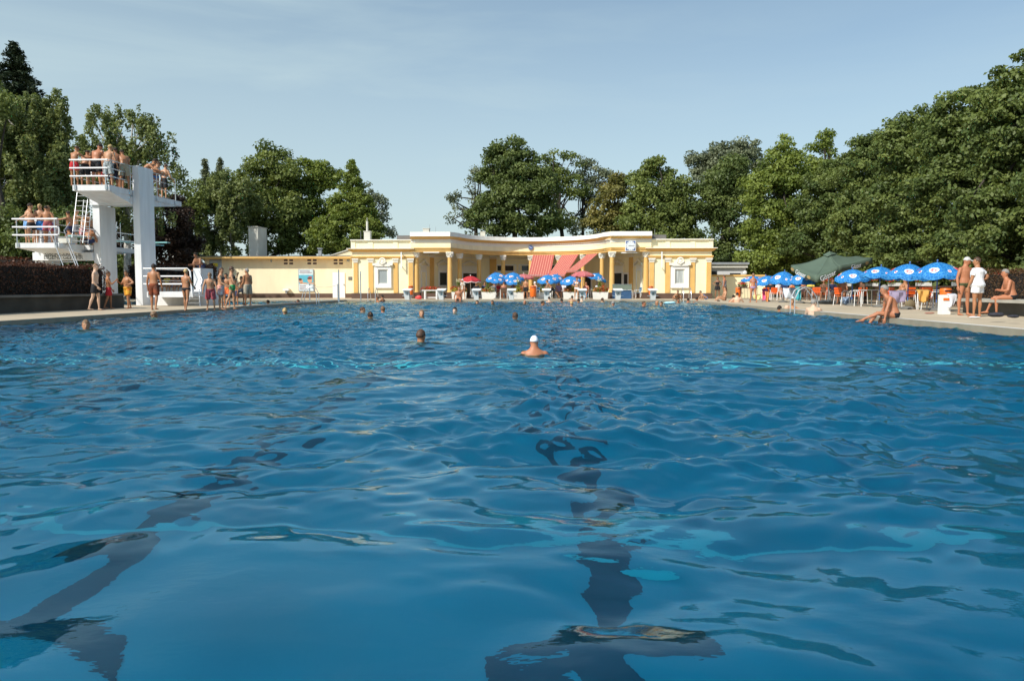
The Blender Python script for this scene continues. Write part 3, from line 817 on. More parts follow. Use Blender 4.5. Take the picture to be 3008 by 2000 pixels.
b = MB(QO)
for (x_, y_, w_, h2) in ((884, 821, 5, 3.5), (911, 818, 7, 2.8)):
    n = 14; b.prism([(lx(x_) + w_ / 37. * math.cos(2 * math.pi * k / n), YS - .1145, lz(y_) + h2 / 37. * math.sin(2 * math.pi * k / n)) for k in range(n)], (0, -.002, 0))
b.build('portrait_hair', mat('poster_hair', (.09, .05, .04), .5), po)
b = MB(QO)
for (x0_, x1_, y_) in ((883, 912, 797), (882, 918, 801), (882, 900, 840), (882, 908, 845), (882, 903, 850)): b.box(lx(x0_), lx(x1_), YS - .112, YS - .109, lz(y_ + 1), lz(y_ - 1))
b.build('print_lines', mat('poster_print', (.35, .2, .22), .5), po)
MB(QO).box(lx(908), lx(918), YS - .1135, YS - .1112, lz(818), lz(812)).build('red_patch', mat('poster_red', (.45, .08, .1), .5), po)
# trough box on the wall
o = MB((lx(845), YS - .3, lz(856))).box(lx(836), lx(853), YS - .45, YS - .052, lz(854), lz(848)).build('drinking_trough', M_WINW); tag(o, 'white wall basin on the peach wall left of the poster', 'basin')
MB((lx(845), YS - .3, lz(856))).box(lx(842), lx(847), YS - .35, YS - .055, lz(862) + .02, lz(854) - .003).build('bracket', M_GREY, o)

# ------------------------------------------------------------------ right: flat grey hut and yellow wall
YW = 61.0
wl_ = empty('garden_wall', (P(2165, 860, YW).x, YW, DECK), 'yellow boundary wall with ochre coping right of the pavilion', 'wall'); WO = Vector(wl_.location)
MB(WO).box(P(2088, 860, YW).x, P(2247, 860, YW).x, YW, YW + .3, DECK, ZZ(812, YW)).build('wall_panel', M_CREAMP, wl_)
MB(WO).box(P(2086, 860, YW).x, P(2249, 860, YW).x, YW - .07, YW + .37, ZZ(812, YW) + .002, ZZ(807.5, YW)).build('coping', M_OCHRE, wl_)
MB(WO).box(P(2088, 860, YW).x, P(2247, 860, YW).x, YW - .05, YW - .002, DECK, ZZ(868, YW)).build('plinth', M_CREAMP, wl_)
YH = 66.0
ht = empty('flat_roof_hut', (P(2140, 860, YH).x, YH, DECK), 'pale grey flat roofed hut behind the yellow wall', 'building'); HO = Vector(ht.location)
def hx(px): return P(px, 860, YH).x
M_HUT = mat('hut_render', (.62, .62, .62), .8, .08, .8, detail=6)
MB(HO).box(hx(2075), hx(2189), YH, YH + 6, DECK, ZZ(788, YH)).build('wall', M_HUT, ht)
MB(HO).box(hx(2070), hx(2193), YH - .25, YH + 6, ZZ(787, YH), ZZ(778, YH)).build('fascia', M_STUCCO, ht)
MB(HO).box(hx(2070), hx(2196), YH - .4, YH + 6.2, ZZ(778, YH) + .003, ZZ(772, YH)).build('roof', M_GREY, ht)
for a, c, y0, y1 in ((2082, 2105, 797, 807), (2143, 2174, 803, 809)):
    w_ = MB(HO).box(hx(a), hx(c), YH - .03, YH - .003, ZZ(y1, YH), ZZ(y0, YH)).build('window', M_BLACK, ht)
b = MB((hx(2182), YH - .6, ZZ(803, YH))); b.ball((hx(2182), YH - .6, ZZ(802, YH)), (.17, .06, .17), 12, 8); b.tube([(hx(2182), YH - .56, ZZ(803, YH)), (hx(2180), YH - .03, ZZ(806, YH))], .02, 5)
tag(b.build('satellite_dish', M_WINW, smooth=True), 'small white satellite dish on the grey hut', 'dish')

# ------------------------------------------------------------------ diving tower
twr = empty('diving_tower', (-20, 36, DECK), 'white concrete diving tower with three and five metre platforms', 'diving tower'); TO = Vector(twr.location)
def tb(): return MB(TO)
Yc0, Yc1 = 35.6, 36.95
def zt(py, Y=33.7): return P(330, py, Y).z
def fxl(x): return P(1600 + FPX * x / 35.0, 700, 35.0).x
_ta, _tc = fxl(-22.5), fxl(-16.0); _tk = (_tc - _ta) / 6.5
def unfit(X): return (X - _ta) / _tk - 22.5
def tx(px, Y): return unfit(P(px, 700, Y).x)   # measured positions are brought to their true bearing at the end (refit)
def refit(root):
    for ch in root.children_recursive:
        if ch.type == 'MESH':
            for v in ch.data.vertices: v.co.x = _ta + (v.co.x + root.location.x + 22.5) * _tk - root.location.x
# columns
col1 = tb().box(-20.55, -20.24, Yc0, Yc1, DECK, zt(603, 35.6)).build('column', M_CONC_W, twr)
col2 = tb().box(-18.70, -18.40, Yc0, Yc1, DECK, zt(487, 35.6)).build('column', M_CONC_W, twr)
col3 = tb().box(-23.27, -22.93, Yc0, Yc1, DECK, zt(632, 35.6)).build('column', M_CONC_W, twr)
tb().box(-21.1, -20.82, Yc0 + .6, Yc1 - .1, zt(727, 35.6), zt(632, 35.6)).build('column', M_CONC_W, twr) if False else None
# crossbeams
tb().box(-20.60, -18.705, Yc0 - .12, Yc0 + .55, zt(603, 35.6) + .002, zt(579, 35.6)).build('crossbeam', M_CONC_W, twr)
tb().box(-23.30, -20.56, Yc0 - .12, Yc0 + .5, zt(765, 35.6), zt(742, 35.6)).build('crossbeam', M_CONC_W, twr)
# platforms with haunched underside
def platform(x0, x1, y0, y1, ztop, th, thb, name='platform'):
    b = tb()
    p = [(x0, y0, ztop - th), (x1, y0, ztop - th), (x1, y1, ztop - th), (x0, y1, ztop - th)]
    b.box(x0, x1, y0, y1, ztop - th, ztop)
    ym = (Yc0 + Yc1) / 2 - .3
    b.prism([(x0 + .05, y0 + .05, ztop - th - .002), (x0 + .05, Yc0, ztop - thb), (x0 + .05, Yc1, ztop - thb), (x0 + .05, y1 - .05, ztop - th - .002)], (x1 - x0 - .1, 0, 0))
    return b.build(name, M_CONC_W, twr)
p5 = platform(-20.3, -18.72, 33.7, 40.5, zt(543), .25, .62)
p3 = platform(-22.88, -20.98, 33.7, 39.6, zt(713), .22, .40)
tb().box(-20.97, -20.58, Yc0, 39.6, zt(713) - .22, zt(713)).build('platform_infill', M_CONC_W, twr)
# lettering on the lower beam
M_LET = mat('faded_lettering', (.10, .10, .10), .7)
s_ = 35.48
text_obj('lettering', 'SPRINGEN AUF', .25, M_LET, twr, Matrix.Translation(-TO) @ face_y(((tx(184, s_)), s_ - .005, zt(748.5, s_))), .003)
text_obj('lettering', 'EIGENE GEFAHR', .25, M_LET, twr, Matrix.Translation(-TO) @ face_y(((tx(184, s_)), s_ - .005, zt(756.5, s_))), .003)
# railings
def railing(x0, x1, y0, y1, z, heights, name='railing', posts_side=(0, .5, 1), front_over=(.06, .0), sides='LR', thick=.035):
    b = tb()
    for h in heights: b.tube([(x0 - front_over[0], y0 - .06, z + h), (x1 + front_over[1], y0 - .06, z + h)], thick, 8)
    b.build(name, M_WHITE, twr, smooth=True)
    b = tb()
    for xx in (x0 + .12, x1 - .12): b.tube([(xx, y0 - .05, z - .18), (xx, y0 - .05, z + heights[-1])], .022, 6); b.box(xx - .05, xx + .05, y0 - .05, y0 - .002, z - .2, z - .02)
    for sd_ in sides:
        xs_ = x0 if sd_ == 'L' else x1; off = -.05 if sd_ == 'L' else .05
        for h in heights: b.tube([(xs_ + off, y0 - .04, z + h), (xs_ + off, y1, z + h)], .024, 6)
        for u in posts_side:
            yy = y0 + .05 + (y1 - y0 - .1) * u
            b.tube([(xs_ + off, yy, z - .2), (xs_ + off, yy, z + heights[-1])], .024, 6); b.box(xs_ + min(off, 0) , xs_ + max(off, 0), yy - .05, yy + .05, z - .22, z - .03)
    b.build('side_rail', M_STEEL, twr, smooth=True)
z5 = zt(543); z3 = zt(713)
railing(-20.3, -18.72, 33.7, 39.8, z5, (.37, .72, 1.07), posts_side=(.27, .68, 1))
railing(-22.88, -20.98, 33.7, 39.4, z3, (.34, .69, 1.04), sides='L', posts_side=(.3, .7, 1))
b = tb()   # rounded return of the lower rails on the 3 m platform and its hand rail
x1 = -20.98
b.tube([(x1 - .05, 33.64, z3 + .69), (x1 + .04, 33.66, z3 + .66), (x1 + .06, 33.66, z3 + .52), (x1 + .04, 33.66, z3 + .37), (x1 - .05, 33.64, z3 + .34)], .033, 8)
b.tube([(x1 + .5, 33.8, z3 + .35), (x1 + .5, 39.4, z3 + .35)], .022, 6); b.tube([(x1 + .5, 34.4, z3 + .7), (x1 + .5, 39.4, z3 + .7)], .022, 6)
b.build('rail_return', M_WHITE, twr, smooth=True)
# ladders
def ladder(top, bot, w, n, ext=0.9, name='ladder', r=.022, axis=Vector((1, 0, 0))):
    top = Vector(top); bot = Vector(bot); b = tb()
    for s_ in (-.5, .5):
        b.tube([bot + axis * w * s_, top + axis * w * s_], r, 6)
    for i in range(n): b.tube([bot.lerp(top, (i + .5) / n) - axis * w / 2, bot.lerp(top, (i + .5) / n) + axis * w / 2], .015, 5)
    if ext:
        d = (top - bot).normalized()
        for s_ in (-.5, .5):
            o_ = Vector((0, -.2, .4))
            b.tube([bot.lerp(top, .12) + o_ + axis * w * s_ * 1.15, top + o_ + axis * w * s_ * 1.15 + Vector((0, 0, .1)), top + axis * w * s_ * 1.15 + Vector((0, .25, .9))], r * .9, 6)
    return b.build(name, M_STEEL, twr, smooth=True)
ladder((tx(176, 34.2), 34.2, z3 + .05), (tx(247, 32.2), 32.2, DECK), .55, 11, .9, r=.02)
ladder((tx(250, 34.6), 34.6, z5 - .05), (tx(226, 34.0), 34.0, z3), .5, 11, 0, r=.016)
ladder((tx(262, 35.0), 35.0, z5 - .5), (tx(246, 34.6), 34.6, z3 + .0), .36, 9, 0, r=.014)
# spring board on the 3 m level, pale turquoise, with its fulcrum box
M_BOARD = mat('turquoise_board', (.22, .48, .48), .5)
tb().box(-20.95, -20.62, 34.3, 42.5, z3 + .32, z3 + .38).build('spring_board', M_BOARD, twr)
tb().box(-21.2, -20.65, 34.0, 34.5, z3 + .01, z3 + .30).build('fulcrum', M_CHIM, twr)
# far spring board seen between the columns
b = tb(); b.box(-20.3, -19.1, 39.6, 39.95, zt(715, 39.7), zt(711, 39.7)); b.build('lower_board', M_BOARD, twr)
b = tb(); x = tx(341, 38.5); b.tube([(x - .02, 38.5, zt(733, 38.5)), (x - .02, 38.5, zt(688, 38.5)), (x + .06, 38.5, zt(652, 38.5))], .03, 6); b.tube([(x + .12, 38.7, zt(725, 38.5)), (x + .12, 38.7, zt(655, 38.5))], .02, 6); b.build('board_stand', M_STEEL, twr)

# ------------------------------------------------------------------ one metre platform
lo1 = empty('diving_block', (-16.6, 35, DECK), 'low white one metre diving platform with railing by the pool', 'diving platform'); TO1 = Vector(lo1.location)
def t1(): return MB(TO1)
z1 = zt(857, 33.9)
t1().box(-17.35, -15.45, 33.9, 38.2, z1 - .24, z1).build('platform', M_CONC_W, lo1)
t1().box(-17.55, -15.35, 35.2, 36.9, DECK, z1 - .245).build('base', M_CONC_W, lo1)
t1().box(-15.92, -15.60, 35.3, 36.65, DECK, zt(788, 35.3)).build('side_wall', M_CONC_W, lo1)
b = t1()
for h in (.34, .68, 1.02): b.tube([(-17.45, 33.85, z1 + h), (-15.55, 33.85, z1 + h)] + ([(-15.42, 33.85, z1 + .9), (-15.2, 33.5, DECK + .4)] if h > 1 else []), .035, 8)
b.build('railing', M_WHITE, lo1, smooth=True)
b = t1()
for xx in (-17.22, -15.62): b.tube([(xx, 33.87, z1 - .2), (xx, 33.87, z1 + 1.0)], .024, 6); b.box(xx - .05, xx + .05, 33.84, 33.898, z1 - .2, z1 - .02)
b.tube([(-17.4, 33.9, z1 + 1.02), (-17.4, 38.0, z1 + 1.02), (-17.4, 38.0, z1)], .024, 6); b.tube([(-17.4, 33.9, z1 + .5), (-17.4, 38.0, z1 + .5)], .02, 6)
b.build('side_rail', M_STEEL, lo1, smooth=True)
b = t1()
for dx in (0, .42):
    b.tube([(-15.35 + dx, 33.2 + dx, DECK), (-15.55 + dx * .6, 34.4, z1 + .05), (-15.45 + dx * .5, 34.6, z1 + .55), (-15.65 + dx * .5, 34.7, z1 + .95)], .022, 6)
for k in range(3): b.tube([(-15.40 - .03 * k, 33.4 + .3 * k, DECK + .15 + .18 * k), (-15.0 - .08 * k, 33.7 + .2 * k, DECK + .15 + .18 * k)], .018, 5)
b.build('ladder', M_STEEL, lo1, smooth=True)

bpy.context.view_layer.update()
refit(twr); refit(lo1)
# ------------------------------------------------------------------ trees
LF = dict(
    chestnut=leafmat('chestnut_leaves', (0.054, 0.087, 0.022), (0.176, 0.219, 0.061), .25),
    maple=leafmat('maple_leaves', (0.071, 0.109, 0.024), (0.235, 0.276, 0.073), .28),
    yellowish=leafmat('yellowish_leaves', (0.093, 0.104, 0.024), (0.293, 0.253, 0.067), .25),
    lime=leafmat('fresh_leaves', (0.083, 0.127, 0.022), (0.259, 0.310, 0.067), .30),
    birch=leafmat('birch_leaves', (0.088, 0.121, 0.036), (0.259, 0.299, 0.109), .32),
    spruce=leafmat('spruce_needles', (0.020, 0.039, 0.022), (0.071, 0.092, 0.048), .1),
    hornbeam=leafmat('hornbeam_leaves', (0.049, 0.082, 0.020), (0.194, 0.236, 0.061), .24),
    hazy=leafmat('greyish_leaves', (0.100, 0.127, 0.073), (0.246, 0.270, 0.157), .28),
    copper=leafmat('copper_leaves', (0.028, 0.018, 0.014), (0.085, 0.050, 0.032), .15),
    redhedge=leafmat('barberry_leaves', (0.035, 0.020, 0.010), (0.130, 0.050, 0.025), .15),
    redgreen=leafmat('barberry_mixed_leaves', (0.045, 0.034, 0.014), (0.150, 0.070, 0.030), .15))
M_BARK = mat('bark', (0.055, 0.045, 0.035), 0.95, 0.3, 4, bump=0.6, bscale=12)
M_BIRCH = mat('birch_bark', (0.45, 0.43, 0.39), 0.8, 0.6, 5, stretch=(1, 1, .6))
def leaves(C, size, rr, nrm=None, up=0.35, asp=0.62):
    """rhombic leaves at points C; returns V, F"""
    n = len(C)
    a = rr.normal(size=(n, 3)); a /= np.linalg.norm(a, axis=1)[:, None]
    nn = rr.normal(size=(n, 3)) * 0.75
    if nrm is not None: nn += nrm
    nn[:, 2] += up
    nn /= np.linalg.norm(nn, axis=1)[:, None] + 1e-9
    a = a - nn * (a * nn).sum(1)[:, None]; a /= np.linalg.norm(a, axis=1)[:, None] + 1e-9
    b = np.cross(nn, a)
    s = (size * rr.uniform(0.6, 1.35, n))[:, None]
    bend = nn * s * 0.18
    V = np.stack([C - a * s, C + b * s * asp + bend, C + a * s, C - b * s * asp + bend], 1).reshape(-1, 3)
    F = np.arange(4 * n).reshape(n, 4)
    return V, F
def limb(b, p0, p1, r0, r1, rr, bow=.12, n=5):
    p0 = Vector(p0); p1 = Vector(p1); L = (p1 - p0).length
    pts = []; w = Vector((rr.normal() * bow * L * .6, rr.normal() * bow * L * .6, abs(rr.normal()) * bow * L * .4))
    for i in range(n + 1):
        t = i / n; pts.append(p0.lerp(p1, t) + w * math.sin(math.pi * t))
    b.tube(pts, [r0 + (r1 - r0) * i / n for i in range(n + 1)], 6)
def tree(name, label, base_px, D, blobs, kind='maple', leaf=.16, dens=1.0, clump=1.0, trunk=None, weep=False, group='trees around the pool', seed=1, bark=None, cat='tree', fill=.12, ground=DECK, limbs=True, deep=.8, gap=-1.05):
    rr = np.random.default_rng(seed * 77 + 5); leaf = leaf * .78
    base = P(base_px, 845, D); base.z = 0.0 if D > 66 or base_px < -3000 else 0.0
    o = empty(name, (base.x, base.y, 0), label, cat, group)
    sc_ = D / FPX
    C = []; NR = []; T = []; centers = []
    bv = []
    for q in blobs:
        px, py, rx, ry = q[:4]; dd = q[4] if len(q) > 4 else 0.0
        c = P(px, py, D + dd); bv.append((np.array(c), np.array([rx * sc_, max(rx, ry) * sc_ * deep, ry * sc_])))
    ph_ = rr.uniform(0, 6.28, 3)
    for c, r in bv:
        area = 4 * math.pi * ((r[0] * r[1]) ** 1.6 / 3 + (r[0] * r[2]) ** 1.6 / 3 + (r[1] * r[2]) ** 1.6 / 3) ** (1 / 1.6)
        n = int(max(6, area / (clump ** 2 * 1.15) * dens))
        u = rr.normal(size=(n, 3)); u /= np.linalg.norm(u, axis=1)[:, None]
        # the far side of the crown matters less: keep half of it
        keep = (u[:, 1] < 0.25) | (rr.random(n) < 0.45); u = u[keep]; n = len(u)
        rad = rr.uniform(0.62, 1.05, n)
        # boughs: the crown swells and recedes in lumps and has a few holes
        f_ = 3.1; lump = (np.sin(f_ * u[:, 0] * 1.3 + ph_[0]) + np.sin(f_ * u[:, 2] * 1.7 + ph_[1]) + np.sin(f_ * (u[:, 0] - u[:, 2]) * 1.1 + ph_[2])) / 3
        rad = rad * (1.0 + .12 * lump)
        cc = c + u * r * rad[:, None]
        fld = np.sin(cc[:, 0] * 1.15 / clump + ph_[0]) * np.sin(cc[:, 2] * 1.35 / clump + ph_[1]) + .5 * np.sin(cc[:, 0] * .5 + cc[:, 2] * .9 + ph_[2])
        kp = fld > gap; cc = cc[kp]; u = u[kp]; n = len(cc)
        ok = cc[:, 2] > 0.5; cc = cc[ok]; u = u[ok]; n = len(cc)
        cr_ = clump * rr.uniform(0.45, 1.15, n)
        ctone = rr.uniform(0.0, 0.75, n)
        for i in range(n):
            m = int(26 * dens * (cr_[i] / leaf) ** 2 * 0.13) + 6
            v = rr.normal(size=(m, 3)); v /= np.linalg.norm(v, axis=1)[:, None]
            rad_ = rr.random(m) ** 0.45
            pts = v * rad_[:, None] * cr_[i]
            pts[:, 2] *= 0.62
            if weep:
                s_ = rr.random(m); pts[:, :2] *= 0.55; pts[:, 2] = cr_[i] * (0.5 - 2.3 * s_ ** 1.0) * rr.uniform(.6, 1.1)
            C.append(cc[i] + pts); NR.append(v * .55 + u[i] * .35); T.append(np.full(m, ctone[i]) + rr.uniform(0, .25, m))
            centers.append(cc[i])
        k = int(area / (leaf * 3.2) ** 2 * fill)
        v = rr.normal(size=(k, 3)); v /= np.linalg.norm(v, axis=1)[:, None]
        C.append(c + v * r * (0.55 * rr.random(k) ** .4)[:, None]); NR.append(v * .5); T.append(rr.uniform(0, .5, k))
    C = np.concatenate(C); NR = np.concatenate(NR); T = np.concatenate(T)
    ok = C[:, 2] > 0.05; C, NR, T = C[ok], NR[ok], T[ok]
    V, F = leaves(C, leaf, rr, NR)
    V = V - np.array([base.x, base.y, 0])
    quads_obj('crown', V, F, LF[kind], o, tone=T)
    # trunk and limbs
    top = max((c for c, r in bv), key=lambda c: c[2])
    rt = trunk or max(.12, .018 * top[2] + .08)
    b = MB((base.x, base.y, 0)); tp = Vector(top)
    fork = Vector((base.x, base.y, tp.z * .35)); fork += (tp - fork) * .15
    b.tube([(base.x, base.y, -.05), (base.x, base.y, .3), fork, tp + Vector((0, 0, bv[0][1][2] * .3))], [rt * 1.35, rt, rt * .75, rt * .12], 8)
    b.build('trunk', bark or M_BARK, o, smooth=True)
    if limbs and centers:
        lm = MB((base.x, base.y, 0)); idx = rr.permutation(len(centers))[:26]
        for i in idx:
            e = Vector(centers[i]); t_ = float(rr.uniform(.25, .9)); st = fork.lerp(tp, t_ * .8) if e.z > fork.z else Vector((base.x, base.y, max(.6, e.z * .7)))
            if (e - st).length < .4: continue
            limb(lm, st, e, rt * .38, .025, rr)
        if lm.v: lm.build('limb', bark or M_BARK, o, smooth=True)
    return o
def conifer(name, label, px, top_py, D, rad_px, bot_py, seed, kind='spruce', leaf=.16, levels=26, group='trees around the pool', ragged=.3):
    rr = np.random.default_rng(seed); base = P(px, 845, D)
    o = empty(name, (base.x, base.y, 0), label, 'tree', group)
    zt_ = P(px, top_py, D).z; zb = max(.8, P(px, bot_py, D).z); rb = rad_px * D / FPX
    C = []; NR = []; T = []; lb_ = MB((base.x, base.y, 0))
    lb_.tube([(base.x, base.y, 0), (base.x, base.y, zt_ * .5), (base.x, base.y, zt_)], [.32, .2, .03], 8)
    lb_.build('trunk', M_BARK, o)
    bm_ = MB((base.x, base.y, 0))
    for k in range(levels):
        u = (k + .5) / levels; z = zt_ - (zt_ - zb) * u ** .95; L = rb * (u ** .85) + .15
        nb = 6 + int(5 * u)
        for j in range(nb):
            a = rr.uniform(0, 2 * math.pi); l_ = L * rr.uniform(1 - ragged, 1.12)
            n = int(l_ / leaf * 9) + 8
            s_ = rr.random(n) ** .7
            droop = -.28 * l_ * s_ ** 1.4 + .16 * l_ * s_ ** 3
            x = math.cos(a) * l_ * s_; y = math.sin(a) * l_ * s_
            w = .10 + .26 * l_ * (1 - s_) * .35
            pt = np.stack([base.x + x + rr.normal(size=n) * w, base.y + y + rr.normal(size=n) * w, z + droop + rr.normal(size=n) * .10 - .12 * rr.random(n)], 1)
            C.append(pt); NR.append(np.tile([0, 0, .9], (n, 1))); T.append(rr.uniform(0, 1, n))
            if k % 2 == 0 and j % 2 == 0:
                e = Vector((base.x + math.cos(a) * l_ * .8, base.y + math.sin(a) * l_ * .8, z - .16 * l_)); bm_.tube([(base.x, base.y, z), e], [.04, .012], 4)
    C = np.concatenate(C); NR = np.concatenate(NR); T = np.concatenate(T)
    V, F = leaves(C, leaf, rr, NR, up=.6, asp=.35); V = V - np.array([base.x, base.y, 0])
    quads_obj('crown', V, F, LF[kind], o, tone=T)
    bm_.build('limb', M_BARK, o)
    return o
TG = 'trees around the pool'
# ---- left side
conifer('spruce_tree', 'tall dark spruce rising above the birches at the far left', 70, 122, 62, 135, 420, 3, leaf=.17, levels=30)
tree('birch_tree', 'large drooping birch at the left edge below the spruce', 20, 50, [(20, 380, 150, 110), (-20, 520, 160, 150), (110, 500, 110, 150), (60, 660, 170, 110), (185, 560, 60, 130), (165, 320, 50, 50)], 'birch', .13, 1.1, .62, weep=True, seed=2, bark=M_BIRCH, fill=.25)
tree('chestnut_tree', 'dark leafy tree behind the tall hedge left of the diving tower', 30, 44, [(-60, 300, 110, 60), (10, 700, 150, 90), (150, 720, 130, 80), (240, 690, 60, 80)], 'chestnut', .13, 1.0, .9, seed=3, fill=.4)
tree('birch_tree', 'tall birch with white trunk behind the five metre platform', 375, 58, [(300, 400, 70, 85), (390, 390, 75, 75), (460, 400, 45, 60), (340, 500, 110, 90), (450, 490, 85, 85), (300, 590, 70, 90), (410, 600, 90, 80), (250, 470, 45, 90)], 'birch', .14, .75, .58, weep=True, seed=4, bark=M_BIRCH, fill=.08, gap=-.6)
tree('copper_beech', 'dark copper beech in the shade behind the diving tower', 500, 64, [(500, 650, 60, 80), (470, 730, 70, 60), (400, 720, 70, 60), (545, 720, 35, 50)], 'copper', .14, 1.2, .8, seed=5, fill=.6)
tree('maple_tree', 'thin green tree right of the five metre platform', 560, 70, [(550, 560, 45, 60), (580, 620, 40, 50), (540, 640, 40, 50)], 'maple', .15, .7, .8, seed=6, fill=.1)
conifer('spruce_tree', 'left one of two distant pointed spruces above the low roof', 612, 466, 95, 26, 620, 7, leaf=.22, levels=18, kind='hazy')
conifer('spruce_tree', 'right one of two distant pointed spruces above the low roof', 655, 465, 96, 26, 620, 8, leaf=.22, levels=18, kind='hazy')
tree('birch_tree', 'weeping birch with pale trunk left of the big grey chimney', 692, 72, [(655, 560, 65, 65), (620, 640, 60, 90), (690, 620, 55, 100), (600, 720, 60, 60), (660, 710, 70, 60), (720, 560, 45, 60)], 'birch', .16, .9, .62, weep=True, seed=9, bark=M_BIRCH, fill=.15, gap=-.6)
tree('chestnut_tree', 'broad maple towering over the big grey chimney', 780, 76, [(785, 480, 62, 58), (740, 540, 60, 60), (835, 530, 65, 65), (790, 610, 95, 80), (860, 620, 60, 90), (720, 630, 50, 70), (800, 700, 90, 60)], 'maple', .18, 1.0, 1.05, seed=10, fill=.3)
tree('maple_tree', 'rounded maple between the chimney tree and the pointed tree', 925, 78, [(905, 520, 55, 48), (960, 520, 45, 40), (930, 590, 75, 70), (900, 680, 80, 70)], 'lime', .18, 1.0, 1.0, seed=11, fill=.35)
tree('hornbeam_tree', 'pointed dense tree left of the pavilion roof', 1040, 72, [(1035, 492, 7, 24), (1037, 525, 17, 30), (1040, 562, 33, 34), (1014, 605, 50, 50), (1062, 608, 42, 48), (1020, 680, 85, 62), (955, 700, 60, 55), (1085, 675, 42, 50)], 'lime', .15, 1.3, .5, seed=12, fill=.45)
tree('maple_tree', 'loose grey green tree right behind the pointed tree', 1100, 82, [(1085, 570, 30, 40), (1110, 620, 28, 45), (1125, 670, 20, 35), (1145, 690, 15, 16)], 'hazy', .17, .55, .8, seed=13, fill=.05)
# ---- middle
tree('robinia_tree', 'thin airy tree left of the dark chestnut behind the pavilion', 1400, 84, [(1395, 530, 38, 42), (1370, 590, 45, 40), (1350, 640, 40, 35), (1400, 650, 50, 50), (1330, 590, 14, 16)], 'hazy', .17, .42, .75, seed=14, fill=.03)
tree('chestnut_tree', 'big dark chestnut behind the middle of the pavilion', 1515, 80, [(1495, 450, 60, 38), (1480, 500, 75, 60), (1550, 510, 65, 65), (1500, 590, 100, 75), (1450, 640, 75, 60), (1560, 640, 80, 60), (1590, 560, 50, 60)], 'chestnut', .19, 1.1, 1.05, seed=15, fill=.5)
tree('ash_tree', 'tall open tree with visible trunk right of the dark chestnut', 1656, 88, [(1625, 480, 42, 38), (1670, 490, 40, 42), (1640, 540, 60, 42), (1690, 550, 40, 35), (1655, 640, 40, 40), (1600, 650, 30, 40)], 'maple', .18, .62, .9, seed=16, fill=.08, trunk=.30)
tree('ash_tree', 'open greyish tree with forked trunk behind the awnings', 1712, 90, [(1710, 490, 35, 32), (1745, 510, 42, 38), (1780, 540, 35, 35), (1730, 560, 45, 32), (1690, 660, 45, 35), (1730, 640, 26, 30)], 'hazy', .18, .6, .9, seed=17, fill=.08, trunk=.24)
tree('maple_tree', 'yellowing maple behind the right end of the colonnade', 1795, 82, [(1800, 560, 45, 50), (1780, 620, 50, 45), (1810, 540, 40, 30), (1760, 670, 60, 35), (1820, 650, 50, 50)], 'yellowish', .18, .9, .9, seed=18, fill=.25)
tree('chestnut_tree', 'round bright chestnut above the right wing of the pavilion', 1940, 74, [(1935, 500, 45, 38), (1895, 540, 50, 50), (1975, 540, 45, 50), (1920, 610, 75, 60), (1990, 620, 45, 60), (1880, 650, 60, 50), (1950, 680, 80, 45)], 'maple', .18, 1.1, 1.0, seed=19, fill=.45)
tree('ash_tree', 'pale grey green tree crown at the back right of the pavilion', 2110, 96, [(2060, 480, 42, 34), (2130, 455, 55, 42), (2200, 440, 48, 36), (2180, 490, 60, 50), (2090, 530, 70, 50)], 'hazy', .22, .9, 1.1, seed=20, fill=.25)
tree('maple_tree', 'spreading green tree behind the flat roofed hut', 2130, 74, [(2130, 540, 70, 60), (2070, 600, 55, 70), (2170, 620, 75, 80), (2080, 710, 75, 80), (2170, 740, 80, 70), (2150, 500, 45, 40)], 'chestnut', .17, 1.1, 1.0, seed=21, fill=.55)
tree('linden_tree', 'tall bright tree with a pointed top left of the green parasol', 2310, 68, [(2318, 435, 32, 36), (2300, 490, 60, 50), (2260, 560, 75, 70), (2330, 570, 60, 70), (2260, 660, 85, 70), (2330, 700, 80, 70), (2240, 770, 90, 60)], 'lime', .17, 1.1, .95, seed=22, fill=.5)
tree('linden_tree', 'second pointed bright tree above the green parasol', 2420, 74, [(2424, 420, 18, 32), (2410, 470, 45, 40), (2400, 520, 55, 50)], 'lime', .18, 1.1, .9, seed=23, fill=.4)
# ---- right: a row of hornbeams closing in on the viewer
row = [(2450, 64, [(2450, 520, 75, 45), (2420, 600, 85, 70), (2480, 640, 90, 80), (2400, 720, 100, 70), (2480, 780, 90, 60)], 'leafy hornbeam directly behind the green parasol'),
       (2560, 54, [(2570, 440, 75, 42), (2530, 510, 85, 70), (2600, 560, 80, 90), (2540, 660, 110, 90), (2600, 760, 110, 70)], 'leafy hornbeam behind the blue parasols on the right'),
       (2690, 45, [(2700, 385, 90, 55), (2650, 450, 85, 65), (2730, 500, 100, 95), (2660, 600, 120, 100), (2710, 730, 130, 90)], 'tall hornbeam behind the capped man'),
       (2840, 37, [(2850, 330, 110, 65), (2800, 420, 110, 80), (2900, 450, 110, 110), (2800, 570, 130, 110), (2870, 700, 150, 110)], 'high hornbeam behind the seated man on the right bench'),
       (3010, 31, [(3010, 240, 95, 75), (2930, 300, 60, 60), (2960, 380, 120, 110), (3030, 500, 150, 130), (2960, 660, 170, 130), (3040, 770, 170, 90)], 'highest hornbeam at the right edge'),
       (3260, 26, [(3250, 120, 160, 120), (3180, 300, 150, 150), (3250, 520, 200, 180), (3250, 720, 200, 130)], 'hornbeam outside the right edge of the view')]
for i, (px, D, bl, lab) in enumerate(row):
    if px > 3200: lab = 'hornbeam beyond the right edge whose crown leans into view'
    tree('hornbeam_tree', lab, px, D, bl, 'hornbeam', .10 + .0011 * (D - 25), 1.25, .50 + .006 * (D - 25), seed=30 + i, fill=.8, group='hornbeam row on the right')
